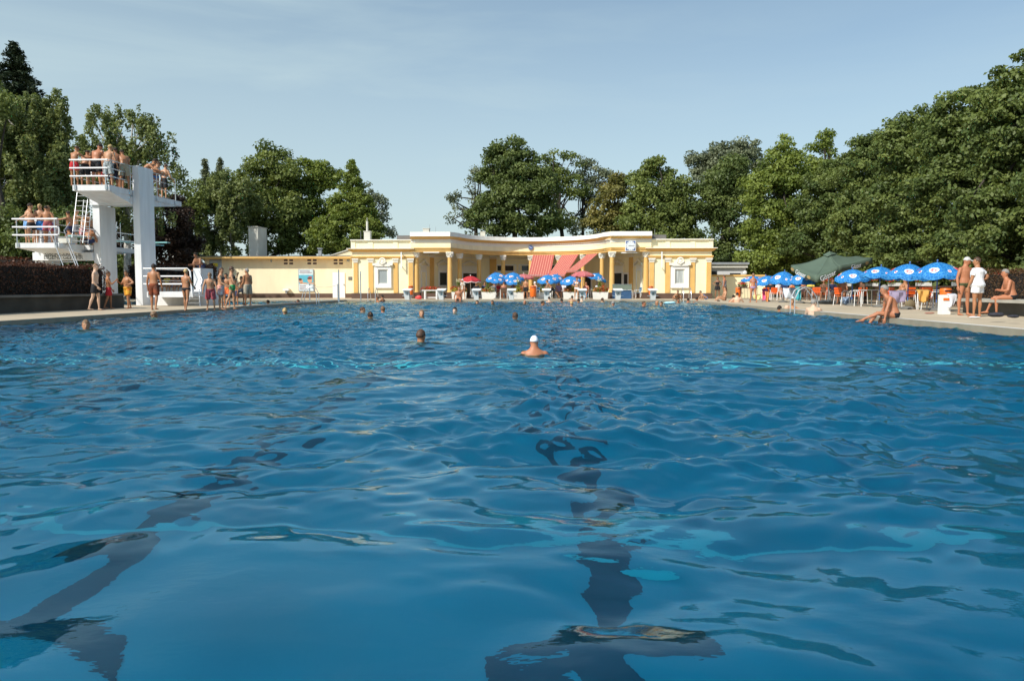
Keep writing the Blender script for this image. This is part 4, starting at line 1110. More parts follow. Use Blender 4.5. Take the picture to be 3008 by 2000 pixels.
# far belt of trees so that no bare horizon shows
def belt(name, label, pts, h, kind, leaf, n):
    rr = np.random.default_rng(len(pts) + int(h * 10))
    C = []; 
    for (x0, y0), (x1, y1) in zip(pts[:-1], pts[1:]):
        m = n; u = rr.random(m); hh = h * (.8 + .25 * np.sin(u * 9 + x0)) ; 
        C.append(np.stack([x0 + (x1 - x0) * u + rr.normal(size=m) * 1.0, y0 + (y1 - y0) * u + rr.normal(size=m) * 1.0, hh * rr.random(m) ** .8], 1))
    C = np.concatenate(C); V, F = leaves(C, leaf, rr)
    return tag(quads_obj(name, V, F, LF[kind], tone=rr.uniform(0, .8, len(C))), label, 'shrubs', kind='stuff')
belt('shrub_belt', 'dark undergrowth closing the view behind the buildings', [(-75, 66), (-50, 78), (-20, 80), (0, 82), (24, 82), (40, 76)], 3.6, 'chestnut', .34, 5200)
belt('shrub_belt', 'dark undergrowth below the hornbeams on the right', [(24, 78), (24, 56), (23, 40), (22.5, 26), (22, 14), (21, 2)], 4.2, 'hornbeam', .18, 9000)
belt('shrub_belt', 'dark undergrowth behind the left hedge and the diving tower', [(-60, 30), (-42, 46), (-36, 58), (-34, 66)], 3.6, 'chestnut', .2, 6000)

# ------------------------------------------------------------------ clipped hedges
def hedge(name, label, p0, p1, w, z0, z1, kind, leaf=.045, dens=1.0, seed=1, kind2=None):
    rr = np.random.default_rng(seed); p0 = Vector((*p0, 0)); p1 = Vector((*p1, 0)); L = (p1 - p0).length
    t_ = (p1 - p0) / L; n_ = Vector((-t_.y, t_.x, 0))
    o = empty(name, (p0.x, p0.y, z0), label, 'hedge'); org = Vector(o.location)
    # core
    b = MB(org); c = (p0 + p1) / 2
    nseg = max(2, int(L / .7)); prev = None
    b.obox((c.x, c.y, 0), t_, n_, L / 2 - .07, w / 2 - .07, z0, z1 - .07)
    b.build('twig_core', mat('hedge_core', (.012, .009, .007), .95), o)
    nf = int(dens * (L * (z1 - z0) * 2 + L * w + 2 * w * (z1 - z0)) / leaf ** 2 * .55)
    u = rr.random(nf) * (L * (z1 - z0) * 2 + L * w + 2 * w * (z1 - z0))
    A = L * (z1 - z0); pts = np.zeros((nf, 3)); nr = np.zeros((nf, 3))
    a = rr.random(nf); v = rr.random(nf); T_ = np.array(t_); N_ = np.array(n_); P0 = np.array([p0.x, p0.y, 0])
    for lo, hi, fn, nv in ((0, A, lambda a, v: (a * L, -w / 2, z0 + v * (z1 - z0)), -N_), (A, 2 * A, lambda a, v: (a * L, w / 2, z0 + v * (z1 - z0)), N_),
                           (2 * A, 2 * A + L * w, lambda a, v: (a * L, (v - .5) * w, z1 + 0 * a), np.array([0, 0, 1.])),
                           (2 * A + L * w, 2 * A + L * w + w * (z1 - z0), lambda a, v: (0 * a, (a - .5) * w, z0 + v * (z1 - z0)), -T_),
                           (2 * A + L * w + w * (z1 - z0), 9e9, lambda a, v: (L + 0 * a, (a - .5) * w, z0 + v * (z1 - z0)), T_)):
        k = (u >= lo) & (u < hi); s_, q, z = fn(a[k], v[k]); s_ = np.broadcast_to(s_, k.sum()); q = np.broadcast_to(q, k.sum()); z = np.broadcast_to(z, k.sum())
        pts[k] = P0 + s_[:, None] * T_ + q[:, None] * N_ + np.stack([0 * z, 0 * z, z], 1); nr[k] = nv
    wob = .05 * np.sin(pts[:, 0] * 2.1 + pts[:, 1] * 1.7) + .04 * np.sin(pts[:, 1] * 4.3 + pts[:, 2] * 3) + rr.normal(size=nf) * .035
    pts += nr * wob[:, None]
    V, F = leaves(pts, leaf, rr, nr * .9, up=.1); V = V - np.array(org)
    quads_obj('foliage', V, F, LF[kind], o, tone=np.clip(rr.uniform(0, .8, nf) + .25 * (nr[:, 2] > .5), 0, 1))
    return o
hedge('clipped_hedge', 'dark red barberry hedge on the wall at the left edge', (-19.1, 12.5), (-19.1, 30.3), 3.4, .66, 1.72, 'redhedge', .038, .8, 5)
hedge('clipped_hedge', 'red topped hedge further back left of the diving tower', (-48, 41.5), (-27.0, 41.5), 2.0, .1, 2.5, 'redhedge', .09, 1.0, 6)
hedge('clipped_hedge', 'red hedge far behind the diving tower columns', (-30.5, 57), (-24.6, 57), 1.6, .1, 2.55, 'redhedge', .10, 1.0, 7)
hedge('clipped_hedge', 'reddish clipped hedge behind the stone bench on the right', (15.7, 12.0), (15.7, 27.4), 1.9, .5, 1.45, 'redgreen', .028, .85, 8)
# walls carrying the hedges
o = empty('retaining_wall', (-17.2, 22, DECK), 'long dark concrete retaining wall below the left hedge', 'wall'); org = Vector(o.location)
b = MB(org)
b.box(-17.35, -17.15, 12, 31.2, DECK, .62); b.box(-20.5, -17.36, 30.95, 31.2, DECK, .60); b.build('wall_panel', M_DWALL, o)
b = MB(org); b.box(-17.75, -17.05, 12, 31.3, .622, .70); b.build('coping', M_GREYC, o)
b = MB(org); b.box(-20.8, -17.38, 12, 30.6, DECK, .655); b.build('planting_bed', mat('soil', (.03, .022, .015), .95), o)
o = empty('stone_bench', (13.6, 18, DECK), 'long concrete bench with pale seat top below the right hedge', 'bench'); org = Vector(o.location)
MB(org).box(13.85, 14.6, 13, 26.5, DECK, .50).build('wall_panel', M_GREYC, o)
MB(org).box(13.28, 14.62, 13, 26.7, .502, .585).build('seat', mat('bench_top', (.42, .40, .34), .8, .1, 2), o)
MB(org).box(13.45, 13.848, 13.5, 20.5, DECK, .24).build('step', M_GREYC, o)
# ------------------------------------------------------------------ parasols
def canopy_mesh(c, R_, h, n=8, seg=6, sag=.035, per=3):
    """dome of n gores with slightly hollow panels; returns point function"""
    def pt(th, r):
        k = th / (2 * math.pi / n); f = k - math.floor(k)
        rr_ = R_ * r * (1 - .045 * math.sin(math.pi * f) * r)
        z = h * (1 - r ** 1.75) - sag * math.sin(math.pi * f) * r + (.0 if r < .99 else 0)
        return Vector((c[0] + rr_ * math.cos(th), c[1] + rr_ * math.sin(th), c[2] + z))
    return pt
def parasol_mat(name, a, b_):
    m = mat(name, a, 0.65, 0.0, 1)
    n = m.node_tree.nodes; l = m.node_tree.links
    t = n.new('ShaderNodeTexCoord'); v = n.new('ShaderNodeTexVoronoi'); v.feature = 'DISTANCE_TO_EDGE'; v.inputs['Scale'].default_value = 9
    l.new(t.outputs['Object'], v.inputs['Vector']); r = n.new('ShaderNodeValToRGB')
    r.color_ramp.elements[0].position = .02; r.color_ramp.elements[0].color = (*b_, 1); r.color_ramp.elements[1].position = .10; r.color_ramp.elements[1].color = (*a, 1)
    l.new(v.outputs['Distance'], r.inputs['Fac']); l.new(r.outputs['Color'], n['Principled BSDF'].inputs['Base Color'])
    tr = n.new('ShaderNodeBsdfTranslucent'); l.new(r.outputs['Color'], tr.inputs['Color']); mx = n.new('ShaderNodeMixShader'); mx.inputs['Fac'].default_value = .3
    out = n['Material Output']; l.new(n['Principled BSDF'].outputs[0], mx.inputs[1]); l.new(tr.outputs[0], mx.inputs[2]); l.new(mx.outputs[0], out.inputs['Surface'])
    return m
M_PBLUE = parasol_mat('blue_parasol_cloth', (.012, .22, .66), (.10, .45, .80))
M_PRED = parasol_mat('red_parasol_cloth', (.62, .03, .045), (.70, .10, .10))
M_PPINK = parasol_mat('pink_parasol_cloth', (.68, .14, .16), (.75, .40, .38))
M_EMW = mat('emblem_white', (.82, .84, .86), .6, .03); M_EMR = mat('emblem_red', (.60, .05, .10), .6)
M_POLEB = mat('blue_pole', (.07, .16, .42), .4)
def parasol(label, px, top, bot, half, Y, m, foot=DECK, blue=True, scallop=False, tilt=(0, 0), rot=.2, group='parasols'):
    ap = P(px, top, Y); zb = P(px, bot, Y).z; R_ = half / FPX * Y
    o = empty('parasol', (ap.x, ap.y, foot), label, 'parasol', group); org = Vector(o.location)
    pt = canopy_mesh((0, 0, zb), R_, ap.z - zb, rot and 8)
    Tm = Matrix.Translation((ap.x, ap.y, zb)) @ Matrix.Rotation(R(tilt[0]), 4, 'X') @ Matrix.Rotation(R(tilt[1]), 4, 'Y') @ Matrix.Rotation(rot, 4, 'Z') @ Matrix.Translation((0, 0, -zb))
    q = lambda th, r, lift=0: Tm @ (pt(th, r) + Vector((0, 0, lift)))
    V = []; Fc = []; n = 40; rings = 9
    for j in range(rings):
        r = .02 + .98 * j / (rings - 1)
        for i in range(n): V.append(q(2 * math.pi * i / n, r))
    for j in range(rings - 1):
        for i in range(n): Fc.append((j * n + i, j * n + (i + 1) % n, (j + 1) * n + (i + 1) % n, (j + 1) * n + i))
    Fc.append(tuple(range(n)))
    b0 = len(V)   # valance
    for i in range(n):
        f = (i % 5) / 5; v = q(2 * math.pi * i / n, 1.0); V.append(v + Vector((0, 0, -.10 * R_ - .05 * R_ * math.sin(math.pi * f))))
    for i in range(n): Fc.append(((rings - 1) * n + i, (rings - 1) * n + (i + 1) % n, b0 + (i + 1) % n, b0 + i))
    b = MB(org); b.add(V, Fc); can = b.build('canopy', m, o, fix=False)
    md = can.modifiers.new('cloth', 'SOLIDIFY'); md.thickness = .006
    if blue:
        for g_ in range(8):
            big = g_ % 2 == 0; c_th = (g_ + .5) * math.pi / 4; cr_ = .72 if big else .80; wt, wr_ = (.25, .14) if big else (.10, .07)
            V = [q(c_th, cr_, .02)]; N = 18
            for k in (1, 2):
                for i in range(N):
                    a = 2 * math.pi * i / N; rr_ = cr_ + wr_ * k / 2 * math.sin(a); V.append(q(c_th + wt * k / 2 * math.cos(a) / max(.4, rr_) * .8, min(rr_, .985), .02))
            Fc = [(0, 1 + i, 1 + (i + 1) % N) for i in range(N)] + [(1 + i, 1 + N + i, 1 + N + (i + 1) % N, 1 + (i + 1) % N) for i in range(N)]
            b = MB(org); b.add(V, Fc); e = b.build('emblem', M_EMW, can, fix=False)
            b = MB(org)
            for (a0, a1, rr_) in ((0, 4.2, .55), (2.2, 6.6, .3)):
                b.tube([q(c_th + wt * rr_ * math.cos(a) / cr_ * .8, min(.97, cr_ + wr_ * rr_ * math.sin(a)), .03) for a in np.linspace(a0, a1, 9)], .011 * (1.4 if big else .8) * R_, 4)
            b.build('emblem_mark', M_EMR, e)
    elif scallop:
        b = MB(org)
        b.tube([V[b0 + i] for i in range(n)], .025, 5, closed=True)
        b.build('fringe', M_EMW, can)
    b = MB(org); top_ = q(0, .0, .04); b.tube([(ap.x, ap.y, foot), (ap.x, ap.y, zb - .1), top_], .022, 8); b.ball(top_ + Vector((0, 0, .03)), .035)
    b.build('pole', M_POLEB if blue else M_WINW, o, smooth=True)
    b = MB(org)
    for k in range(8):
        th = k * math.pi / 4; b.tube([q(th, .05, -.02), q(th, .5, -.012), q(th, .97, -.012)], .008, 4)
    b.build('rib', M_STEEL, o)
    b = MB(org); b.lathe((ap.x, ap.y, foot), [(.24, 0), (.25, .04), (.18, .09), (.05, .12), (.04, .3)], 12); b.build('base', M_GREYC, o, smooth=True)
    return o
GB = 'blue parasols over the right terrace'
parasol('nearest blue parasol, left of the capped man', 2755, 771, 806, 68, 28.3, M_PBLUE, group=GB, rot=.55, tilt=(3, -3))
parasol('blue parasol second from the capped man', 2670, 776, 809, 61, 30.5, M_PBLUE, group=GB, rot=.75, tilt=(6, 2))
parasol('blue parasol third from the capped man', 2586, 784, 811, 54, 33.5, M_PBLUE, group=GB, rot=.4, tilt=(1, 5))
parasol('blue parasol just right of the green parasol', 2505, 792, 816, 50, 36, M_PBLUE, group=GB, rot=.85, tilt=(7, -5))
parasol('blue parasol half hidden behind the green parasol', 2353, 805, 829, 40, 42, M_PBLUE, group=GB, rot=.6)
parasol('tallest blue parasol left of the green parasol', 2302, 798, 827, 44, 44, M_PBLUE, group=GB, rot=.3, tilt=(5, 4))
parasol('blue parasol leaning into the left neighbour left of the green parasol', 2252, 811, 826, 38, 47, M_PBLUE, group=GB, rot=.7, tilt=(6, -12))
parasol('blue parasol furthest left on the right terrace by the yellow wall', 2213, 811, 822, 36, 50, M_PBLUE, group=GB, rot=.2)
GC = 'parasols in front of the colonnade'
parasol('red parasol with white scalloped rim left of the blue ones', 1382, 811, 824, 31, 57.5, M_PRED, blue=False, scallop=True, group=GC)
parasol('blue parasol leftmost in front of the colonnade', 1457, 801, 816, 30, 60, M_PBLUE, group=GC, tilt=(12, -8), rot=.5)
parasol('blue parasol below its leftmost neighbour in front of the colonnade', 1456, 810, 823, 30, 57, M_PBLUE, group=GC, tilt=(10, 6), rot=.3)
parasol('blue parasol right of the pair at the left of the colonnade', 1508, 801, 816, 32, 60, M_PBLUE, group=GC, tilt=(10, 5), rot=.9)
parasol('low blue parasol left of the pink one and the awnings', 1505, 815, 827, 26, 57.5, M_PBLUE, group=GC, tilt=(14, 0), rot=.1)
parasol('pink parasol behind the blue ones beside the awning column', 1538, 805, 816, 30, 61.5, M_PPINK, blue=False, group=GC)
parasol('blue parasol below the first awning', 1610, 808, 825, 33, 57.5, M_PBLUE, group=GC, tilt=(8, 0), rot=.5)
parasol('blue parasol behind and right of the one below the first awning', 1634, 806, 819, 25, 60, M_PBLUE, group=GC, tilt=(8, 14), rot=.2)
parasol('blue parasol left of the bikini woman', 1676, 812, 826, 31, 57, M_PBLUE, group=GC, tilt=(12, -6), rot=.8)
parasol('pink red parasol above the bikini woman', 1712, 796, 808, 34, 58, M_PPINK, blue=False, group=GC)
parasol('blue parasol tilted to the right at the right of the awnings', 1754, 803, 818, 29, 60, M_PBLUE, group=GC, tilt=(4, 16), rot=.45)

# big green parasol, a square canopy leaning towards the pool
M_PGREEN = mat('dark_green_cloth', (.085, .125, .09), .8, .08, 1.5)
Ym = 40.0
ap = P(2437, 744, Ym); cN = P(2400, 812, 37.8); cL = P(2324, 779, 40.2); cC = P(2463, 782, 38.3); cR = P(2563, 757, 40.6); cB = P(2520, 752, 43.0); cD = P(2400, 768, 43.0)
o = empty('market_parasol', (ap.x, ap.y, DECK), 'big dark green square parasol with white lettering on the right terrace', 'parasol'); org = Vector(o.location)
cor = [cN, cC, cR, cB, cD, cL]; V = []; Fc = []; n = 10
for s_ in range(6):
    a, c = cor[s_], cor[(s_ + 1) % 6]; b0 = len(V)
    for j in range(n + 1):
        for i in range(n + 1):
            u, v = i / n, j / n
            e = a.lerp(c, u); p_ = ap.lerp(e, v)
            p_ = p_ + Vector((0, 0, -.07 * math.sin(math.pi * u) * v - .12 * math.sin(math.pi * v) + .03 * math.sin(14 * v) * math.sin(math.pi * u) * v))
            V.append(p_)
    for i in range(n + 1):
        e = V[b0 + n * (n + 1) + i]; V.append(e + Vector((0, 0, -.30)))
    for j in range(n + 1):
        for i in range(n): k = b0 + j * (n + 1) + i; Fc.append((k, k + 1, k + n + 2, k + n + 1))
b = MB(org); b.add(V, Fc); can = b.build('canopy', M_PGREEN, o, fix=False); can.data.shade_smooth(); md = can.modifiers.new('cloth', 'SOLIDIFY'); md.thickness = .01
b = MB(org); V2 = []
for k in range(6): V2.append(ap.lerp(cor[k], .17) + Vector((0, 0, .02)))
V2.append(ap + Vector((0, 0, .10))); b.add(V2, [(k, (k + 1) % 6, 6) for k in range(6)]); b.build('vent_cap', M_PGREEN, o, fix=False)
b = MB(org); b.tube([(ap.x, ap.y, DECK), (ap.x, ap.y, ap.z - .2)], .045, 10); b.build('pole', M_STEEL, o, smooth=True)
b = MB(org)
for c in cor: b.tube([ap + Vector((0, 0, -.20)), ap.lerp(c, .5) + Vector((0, 0, -.32)), c + Vector((0, 0, -.08))], .018, 5)
b.build('rib', M_GREY, o)
b = MB(org); b.box(ap.x - .45, ap.x + .45, ap.y - .45, ap.y + .45, DECK, DECK + .12); b.build('base', M_GREYC, o)
def text_on(a, c, u, s, size, dz, m, off=.03, nm='lettering'):
    d = (c - a).normalized(); nrm = Vector((d.y, -d.x, 0)).normalized()
    if nrm.y > 0: nrm = -nrm
    if d.x < 0: d = -d
    up = nrm.cross(d) * -1
    up = Vector((0, 0, 1)) - d * d.z; up.normalize(); nn = d.cross(up)
    c0 = a.lerp(c, u) + Vector((0, 0, -.15 + dz - .07 * math.sin(math.pi * u))) + nrm * off
    M = Matrix(((d.x, up.x, nn.x, c0.x), (d.y, up.y, nn.y, c0.y), (d.z, up.z, nn.z, c0.z), (0, 0, 0, 1)))
    return text_obj(nm, s, size, m, can, Matrix.Translation(-org) @ M, .003)
for (a, c, u) in ((cC, cR, .50), (cL, cN, .40), (cN, cC, .50)):
    text_on(a, c, u, 'Gösser', .34, 0, M_EMW)
M_BUCK = mat('tan_emblem', (.35, .24, .10), .6)
for (a, c, u) in ((cC, cR, .82), (cL, cN, .72), (cL, cN, .08)):
    q_ = a.lerp(c, u) + Vector((0, 0, -.15 - .07 * math.sin(math.pi * u))); d = (c - a).normalized(); nrm = Vector((d.y, -d.x, 0)).normalized() if d.x > 0 else Vector((d.y, -d.x, 0)).normalized()
    if nrm.y > 0: nrm = -nrm
    b = MB(org); b.prism([q_ + nrm * .03 + d * .17 * math.cos(t) + Vector((0, 0, .08 * math.sin(t))) for t in np.linspace(0, 2 * math.pi, 14)[:-1]], nrm * .004); b.build('emblem', M_BUCK, can)

# ------------------------------------------------------------------ starting blocks
M_BLK = mat('block_grey', (.50, .54, .55), .6, .06)
M_NUM = mat('number_paint', (.03, .10, .12), .5)
protos = None
for k in range(8):
    x = P((1197, 1297, 1400, 1503, 1605, 1710, 1815, 1918)[k], 880, 52.1).x
    lab = 'starting block number %d at the far end of the pool' % (k + 1)
    o = empty('starting_block', (x, 52.0, DECK), lab, 'starting block', 'starting blocks at the far end'); org = Vector(o.location)
    b = MB(org); lean_ = (.16 if k < 4 else .06) * (-1 if k > 3 else 1)
    b.prism([(x - .19 + lean_ * -.6, 52.0, DECK + .62), (x + .19 - lean_ * .6, 52.0, DECK + .62), (x + .15, 52.0, DECK), (x - .15, 52.0, DECK)], (0, .5, 0)); b.build('pedestal', M_BLK, o)
    b = MB(org); b.hexa([(x - .30, 51.75, DECK + .622), (x + .30, 51.75, DECK + .622), (x + .30, 52.55, DECK + .70), (x - .30, 52.55, DECK + .70), (x - .30, 51.75, DECK + .68), (x + .30, 51.75, DECK + .68), (x + .30, 52.55, DECK + .77), (x - .30, 52.55, DECK + .77)]); b.build('top_plate', M_WINW, o)
    b = MB(org); b.box(x - .36, x + .36, 52.1, 52.3, DECK + .27, DECK + .30); b.build('step', M_STEEL, o)
    text_obj('number', str(k + 1), .30, M_NUM, o, Matrix.Translation(-org) @ face_y((x, 51.995, DECK + .40)), .004)

# ------------------------------------------------------------------ planters with flowers
M_PLANT = mat('white_planter', (.72, .72, .68), .8, .10, 2.2, bump=.2, bscale=10)
LF['flower_red'] = leafmat('red_petals', (.45, .03, .02), (.70, .10, .04), .25)
LF['flower_yel'] = leafmat('yellow_petals', (.50, .30, .02), (.75, .60, .10), .25)
LF['flower_pale'] = leafmat('pale_petals', (.65, .60, .35), (.80, .78, .60), .25)
LF['flower_pink'] = leafmat('orange_petals', (.50, .12, .05), (.65, .25, .10), .25)
def bunch(name, c, r, kind, n, size, par, org, seed):
    rr = np.random.default_rng(seed); v = rr.normal(size=(n, 3)); v /= np.linalg.norm(v, axis=1)[:, None]
    pts = np.array(c) + v * np.array(r) * (rr.random(n)[:, None] ** .5)
    V, F = leaves(pts, size, rr, v * .5); return quads_obj(name, V - np.array(org), F, LF[kind], par, tone=rr.random(n))
plist = [(1326, 1370, 56.8, 'flower_yel', 'flower_pink', 'white planter leftmost, with yellow lilies behind the seated man'),
         (1414, 1457, 56.8, 'flower_pink', 'flower_pale', 'white planter with orange blossoms between blocks three and four'),
         (1507, 1541, 56.8, 'flower_yel', 'flower_pink', 'white planter behind starting block four'),
         (1577, 1620, 56.8, 'flower_yel', 'flower_pale', 'white planter with yellow flowers behind starting block five'),
         (1654, 1698, 56.8, 'flower_pink', 'flower_yel', 'white planter behind the woman in the white bikini'),
         (1741, 1787, 56.8, 'flower_pink', 'flower_red', 'white planter rightmost, with rusty red foliage by the column')]
for i, (a, c, Y, f1, f2, lab) in enumerate(plist):
    x0, x1 = P(a, 860, Y).x, P(c, 860, Y).x; o = empty('planter', ((x0 + x1) / 2, Y, DECK), lab, 'planter', 'white planters'); org = Vector(o.location); h = .50
    b = MB(org); b.hexa([(x0 + .05, Y, DECK), (x1 - .05, Y, DECK), (x1 - .05, Y + .5, DECK), (x0 + .05, Y + .5, DECK), (x0, Y - .04, DECK + h), (x1, Y - .04, DECK + h), (x1, Y + .54, DECK + h), (x0, Y + .54, DECK + h)])
    b.build('box', M_PLANT, o)
    xm = (x0 + x1) / 2; w = (x1 - x0) / 2
    bunch('greenery', (xm, Y + .25, DECK + h + .14), (w * 1.1, .4, .28), 'lime', 420, .06, o, org, i)
    bunch('blossom', (xm - w * .3, Y + .1, DECK + h + .16), (w * .8, .3, .2), f1, 160, .045, o, org, i + 20)
    bunch('blossom', (xm + w * .5, Y + .1, DECK + h + .22), (w * .6, .3, .28), f2, 110, .045, o, org, i + 40)
    bunch('greenery', (xm - w * .1, Y + .3, DECK + h + .55), (.16, .16, .36), 'lime', 110, .06, o, org, i + 60)
    bunch('blossom', (xm - w * .1, Y + .3, DECK + h + .85), (.2, .15, .12), 'flower_pale', 40, .05, o, org, i + 80)
# white bench with flowers behind it
x0, x1 = P(1240, 870, 54.5).x, P(1291, 870, 54.5).x
o = empty('white_bench', ((x0 + x1) / 2, 54.5, DECK), 'white bar frame bench left of starting block two', 'bench'); org = Vector(o.location)
b = MB(org); b.box(x0, x1, 54.4, 54.9, DECK + .60, DECK + .66); b.build('seat', M_WINW, o)
for xx in (x0 + .2, x1 - .2): MB(org).box(xx - .05, xx + .05, 54.42, 54.88, DECK, DECK + .598).build('leg', M_WINW, o)
MB(org).box(x0 + .251, x1 - .251, 54.6, 54.66, DECK + .1, DECK + .16).build('stretcher', M_WINW, o)
for (px_, w_, lab) in ((1268, .75, 'bed of red geraniums behind the white bar bench'), (1338, .35, 'red geraniums beside the tall front column')):
    x = P(px_, 860, 57.3).x; o = empty('flower_trough', (x, 57.3, DECK), lab, 'flowers'); org = Vector(o.location)
    MB(org).box(x - w_, x + w_, 57.15, 57.5, DECK, DECK + .42).build('trough', M_BROWN, o)
    bunch('greenery', (x, 57.3, DECK + .62), (w_, .25, .22), 'maple', 300, .06, o, org, 91); bunch('blossom', (x, 57.25, DECK + .74), (w_ * 1.05, .25, .2), 'flower_red', 260, .05, o, org, 92)
# serving counter at the right end of the colonnade
Yk = 57.6; kx = lambda p_: P(p_, 860, Yk).x; kz = lambda p_: ZZ(p_, Yk)
o = empty('serving_counter', (kx(1828), Yk, DECK), 'blue fronted serving counter with glass top behind starting block seven', 'counter'); org = Vector(o.location)
MB(org).box(kx(1800), kx(1855), Yk, Yk + .7, DECK, kz(853)).build('cabinet', mat('dark_blue_panel', (.03, .09, .20), .5), o)
MB(org).box(kx(1798), kx(1856), Yk - .05, Yk + .75, kz(853) + .002, kz(851.5)).build('worktop', M_STEEL, o)
MB(org).box(kx(1799), kx(1856), Yk + .02, Yk + .05, kz(851) + .004, kz(836)).build('glass_screen', mat('green_glass', (.16, .20, .16), .15), o)
b = MB(org); b.box(kx(1799), kx(1856), Yk, Yk + .12, kz(836) + .002, kz(835)); b.build('top_rail', M_STEEL, o)
# litter bins
M_BIN = mat('orange_plastic', (.80, .16, .015), .45, .05)
def bin_(label, px, y0, y1, w, Y, post=True):
    x = P(px, 860, Y).x; z0 = CAMZ + (845 - y1) / FPX * Y; z1 = CAMZ + (845 - y0) / FPX * Y; r = w / FPX * Y / 2
    o = empty('litter_bin', (x, Y, DECK), label, 'litter bin', 'orange litter bins'); org = Vector(o.location)
    b = MB(org); b.lathe((x, Y, z0), [(r * .75, 0), (r * .92, .06), (r, (z1 - z0) * .7), (r * 1.02, (z1 - z0) * .78), (r * .98, (z1 - z0) * .82)], 16); b.build('body', M_BIN, o, smooth=True)
    b = MB(org); h = z1 - z0
    b.lathe((x, Y, z0), [(r * 1.06, h * .821), (r * 1.06, h * .90), (r * .9, h * .98), (r * .4, h)], 16); b.build('lid', M_BIN, o, smooth=True)
    b = MB(org); b.box(x - r * .6, x + r * .6, Y - r * 1.1, Y - r * .9, z0 + h * .83, z0 + h * .895); b.build('slot', M_BLACK, o)
    b = MB(org); b.tube([(x, Y + r + .03, DECK), (x, Y + r + .03, z1 - .1)], .03, 8); b.build('post', M_GREY, o)
bin_('orange bin on the left wing of the pavilion by the corner pilaster', 1206.5, 839, 866, 14, 57.6)
bin_('orange bin standing between starting blocks four and five', 1566, 839, 872, 19, 55.5)
bin_('orange bin on the right wing of the pavilion behind block eight', 1912, 840, 866, 13, 57.6)
bin_('orange bin at the yellow wall by the right terrace', 2169, 844, 873, 16, 55)
bin_('big orange bin left of the capped man', 2778, 846, 901, 31, 27.6)
# white bin with an orange slot and towel
x = P(2780, 870, 24.6).x; Y = 24.6
o = empty('white_bin', (x, Y, DECK), 'white square bin with an orange slot and a towel hung over it', 'litter bin'); org = Vector(o.location)
MB(org).box(x - .14, x + .14, Y, Y + .22, DECK, DECK + .60).build('body', M_WINW, o); MB(org).box(x - .09, x + .09, Y - .02, Y - .003, DECK + .43, DECK + .50).build('slot', M_BIN, o)
b = MB((x + .16, Y, DECK + .6)); V = []; Fc = []
for j in range(9):
    for i in range(7):
        u = i / 6; v = j / 8; V.append((x + .03 + .22 * u + .05 * math.sin(3 * v + u), Y - .05 - .05 * math.sin(6 * u) * v + (.1 if j == 0 else 0), DECK + .63 - .45 * v * (1 - .25 * u)))
for j in range(8):
    for i in range(6): k = j * 7 + i; Fc.append((k, k + 1, k + 8, k + 7))
b.add(V, Fc); t_ = b.build('towel', mat('grey_white_towel', (.62, .62, .66), .9), fix=False, smooth=True); tag(t_, 'white towel hanging from the white square bin', 'towel'); md = t_.modifiers.new('cloth', 'SOLIDIFY'); md.thickness = .015

# ------------------------------------------------------------------ pool ladders, lane poles with chains
def pool_ladder(label, px, Y, z=DECK, side='far', w=.5, h=.8):
    """two arched rails from the coping down into the water"""
    if side == 'far': x = P(px, 880, Y).x; a = Vector((1, 0, 0)); f = Vector((0, 1, 0)); base = Vector((x, Y, 0))
    else: base = Vector((PX1, Y, 0)); a = Vector((0, 1, 0)); f = Vector((1, 0, 0))
    if side == 'left': base = Vector((PX0, Y, 0)); f = Vector((-1, 0, 0))
    o = empty('pool_ladder', (base.x, base.y, z), label, 'ladder', 'pool ladders'); org = Vector(o.location)
    for s_ in (-.5, .5):
        b = MB(org); c = base + a * w * s_
        b.tube([c + f * .75 + Vector((0, 0, z)), c + f * .62 + Vector((0, 0, z + h * .6)), c + f * .42 + Vector((0, 0, z + h * .92)), c + f * .22 + Vector((0, 0, z + h)), c + f * .0 + Vector((0, 0, z + h * .85)), c - f * .14 + Vector((0, 0, z + h * .5)), c - f * .14 + Vector((0, 0, -.9))], .022, 8)
        b.build('handrail', M_STEEL, o, smooth=True)
    b = MB(org)
    for k in range(3): b.box(*(sorted((base.x - f.x * .14 - a.x * w / 2 - f.x * .04, base.x - f.x * .14 + a.x * w / 2 + f.x * .04 + (.08 if side != 'far' else 0)))), *(sorted((base.y - f.y * .14 - a.y * w / 2 - .04, base.y - f.y * .14 + a.y * w / 2 + .04))), -.2 - .28 * k - .03, -.2 - .28 * k)
    b.build('rung', M_STEEL, o)
pool_ladder('steel pool ladder in front of the left wing of the pavilion', 1093, 51.5)
pool_ladder('steel pool ladder in front of the right wing window', 2018, 51.5)
pool_ladder('steel pool ladder by the diving pool below the poster', 0, 44.5, side='left', h=.9)
pool_ladder('steel pool ladder beside the bather on the right edge', 0, 29.0, side='right', h=.85)
pc = []
for i, (px, y0, y1, lab) in enumerate(((910, 833, 884, 'short steel post left of the white door'), (993, 834, 884, 'short steel post in front of the white door'), (996, 792, 888, 'tall steel post in front of the white door'), (1060, 797, 882, 'tall steel post at the left pilaster of the pavilion'))):
    g_ = G(px, y1, DECK); z = CAMZ + (845 - y0) / FPX * g_.y
    o = MB((g_.x, g_.y, DECK)).tube([(g_.x, g_.y, DECK), (g_.x, g_.y, z)], .035, 8).build('steel_post', M_STEEL, smooth=True); tag(o, lab, 'post', 'steel posts at the diving pool'); pc.append((g_, z))
(a, za), (c, zc_) = pc[0], pc[1]
b = MB((a.x, a.y, za)); b.tube([(a.x + (c.x - a.x) * u, a.y + (c.y - a.y) * u, za + (zc_ - za) * u - .05 - .35 * 4 * u * (1 - u) * .5) for u in np.linspace(0, 1, 12)], .012, 5)
tag(b.build('barrier_chain', M_GREY), 'thin chain hanging between the two short posts', 'chain')

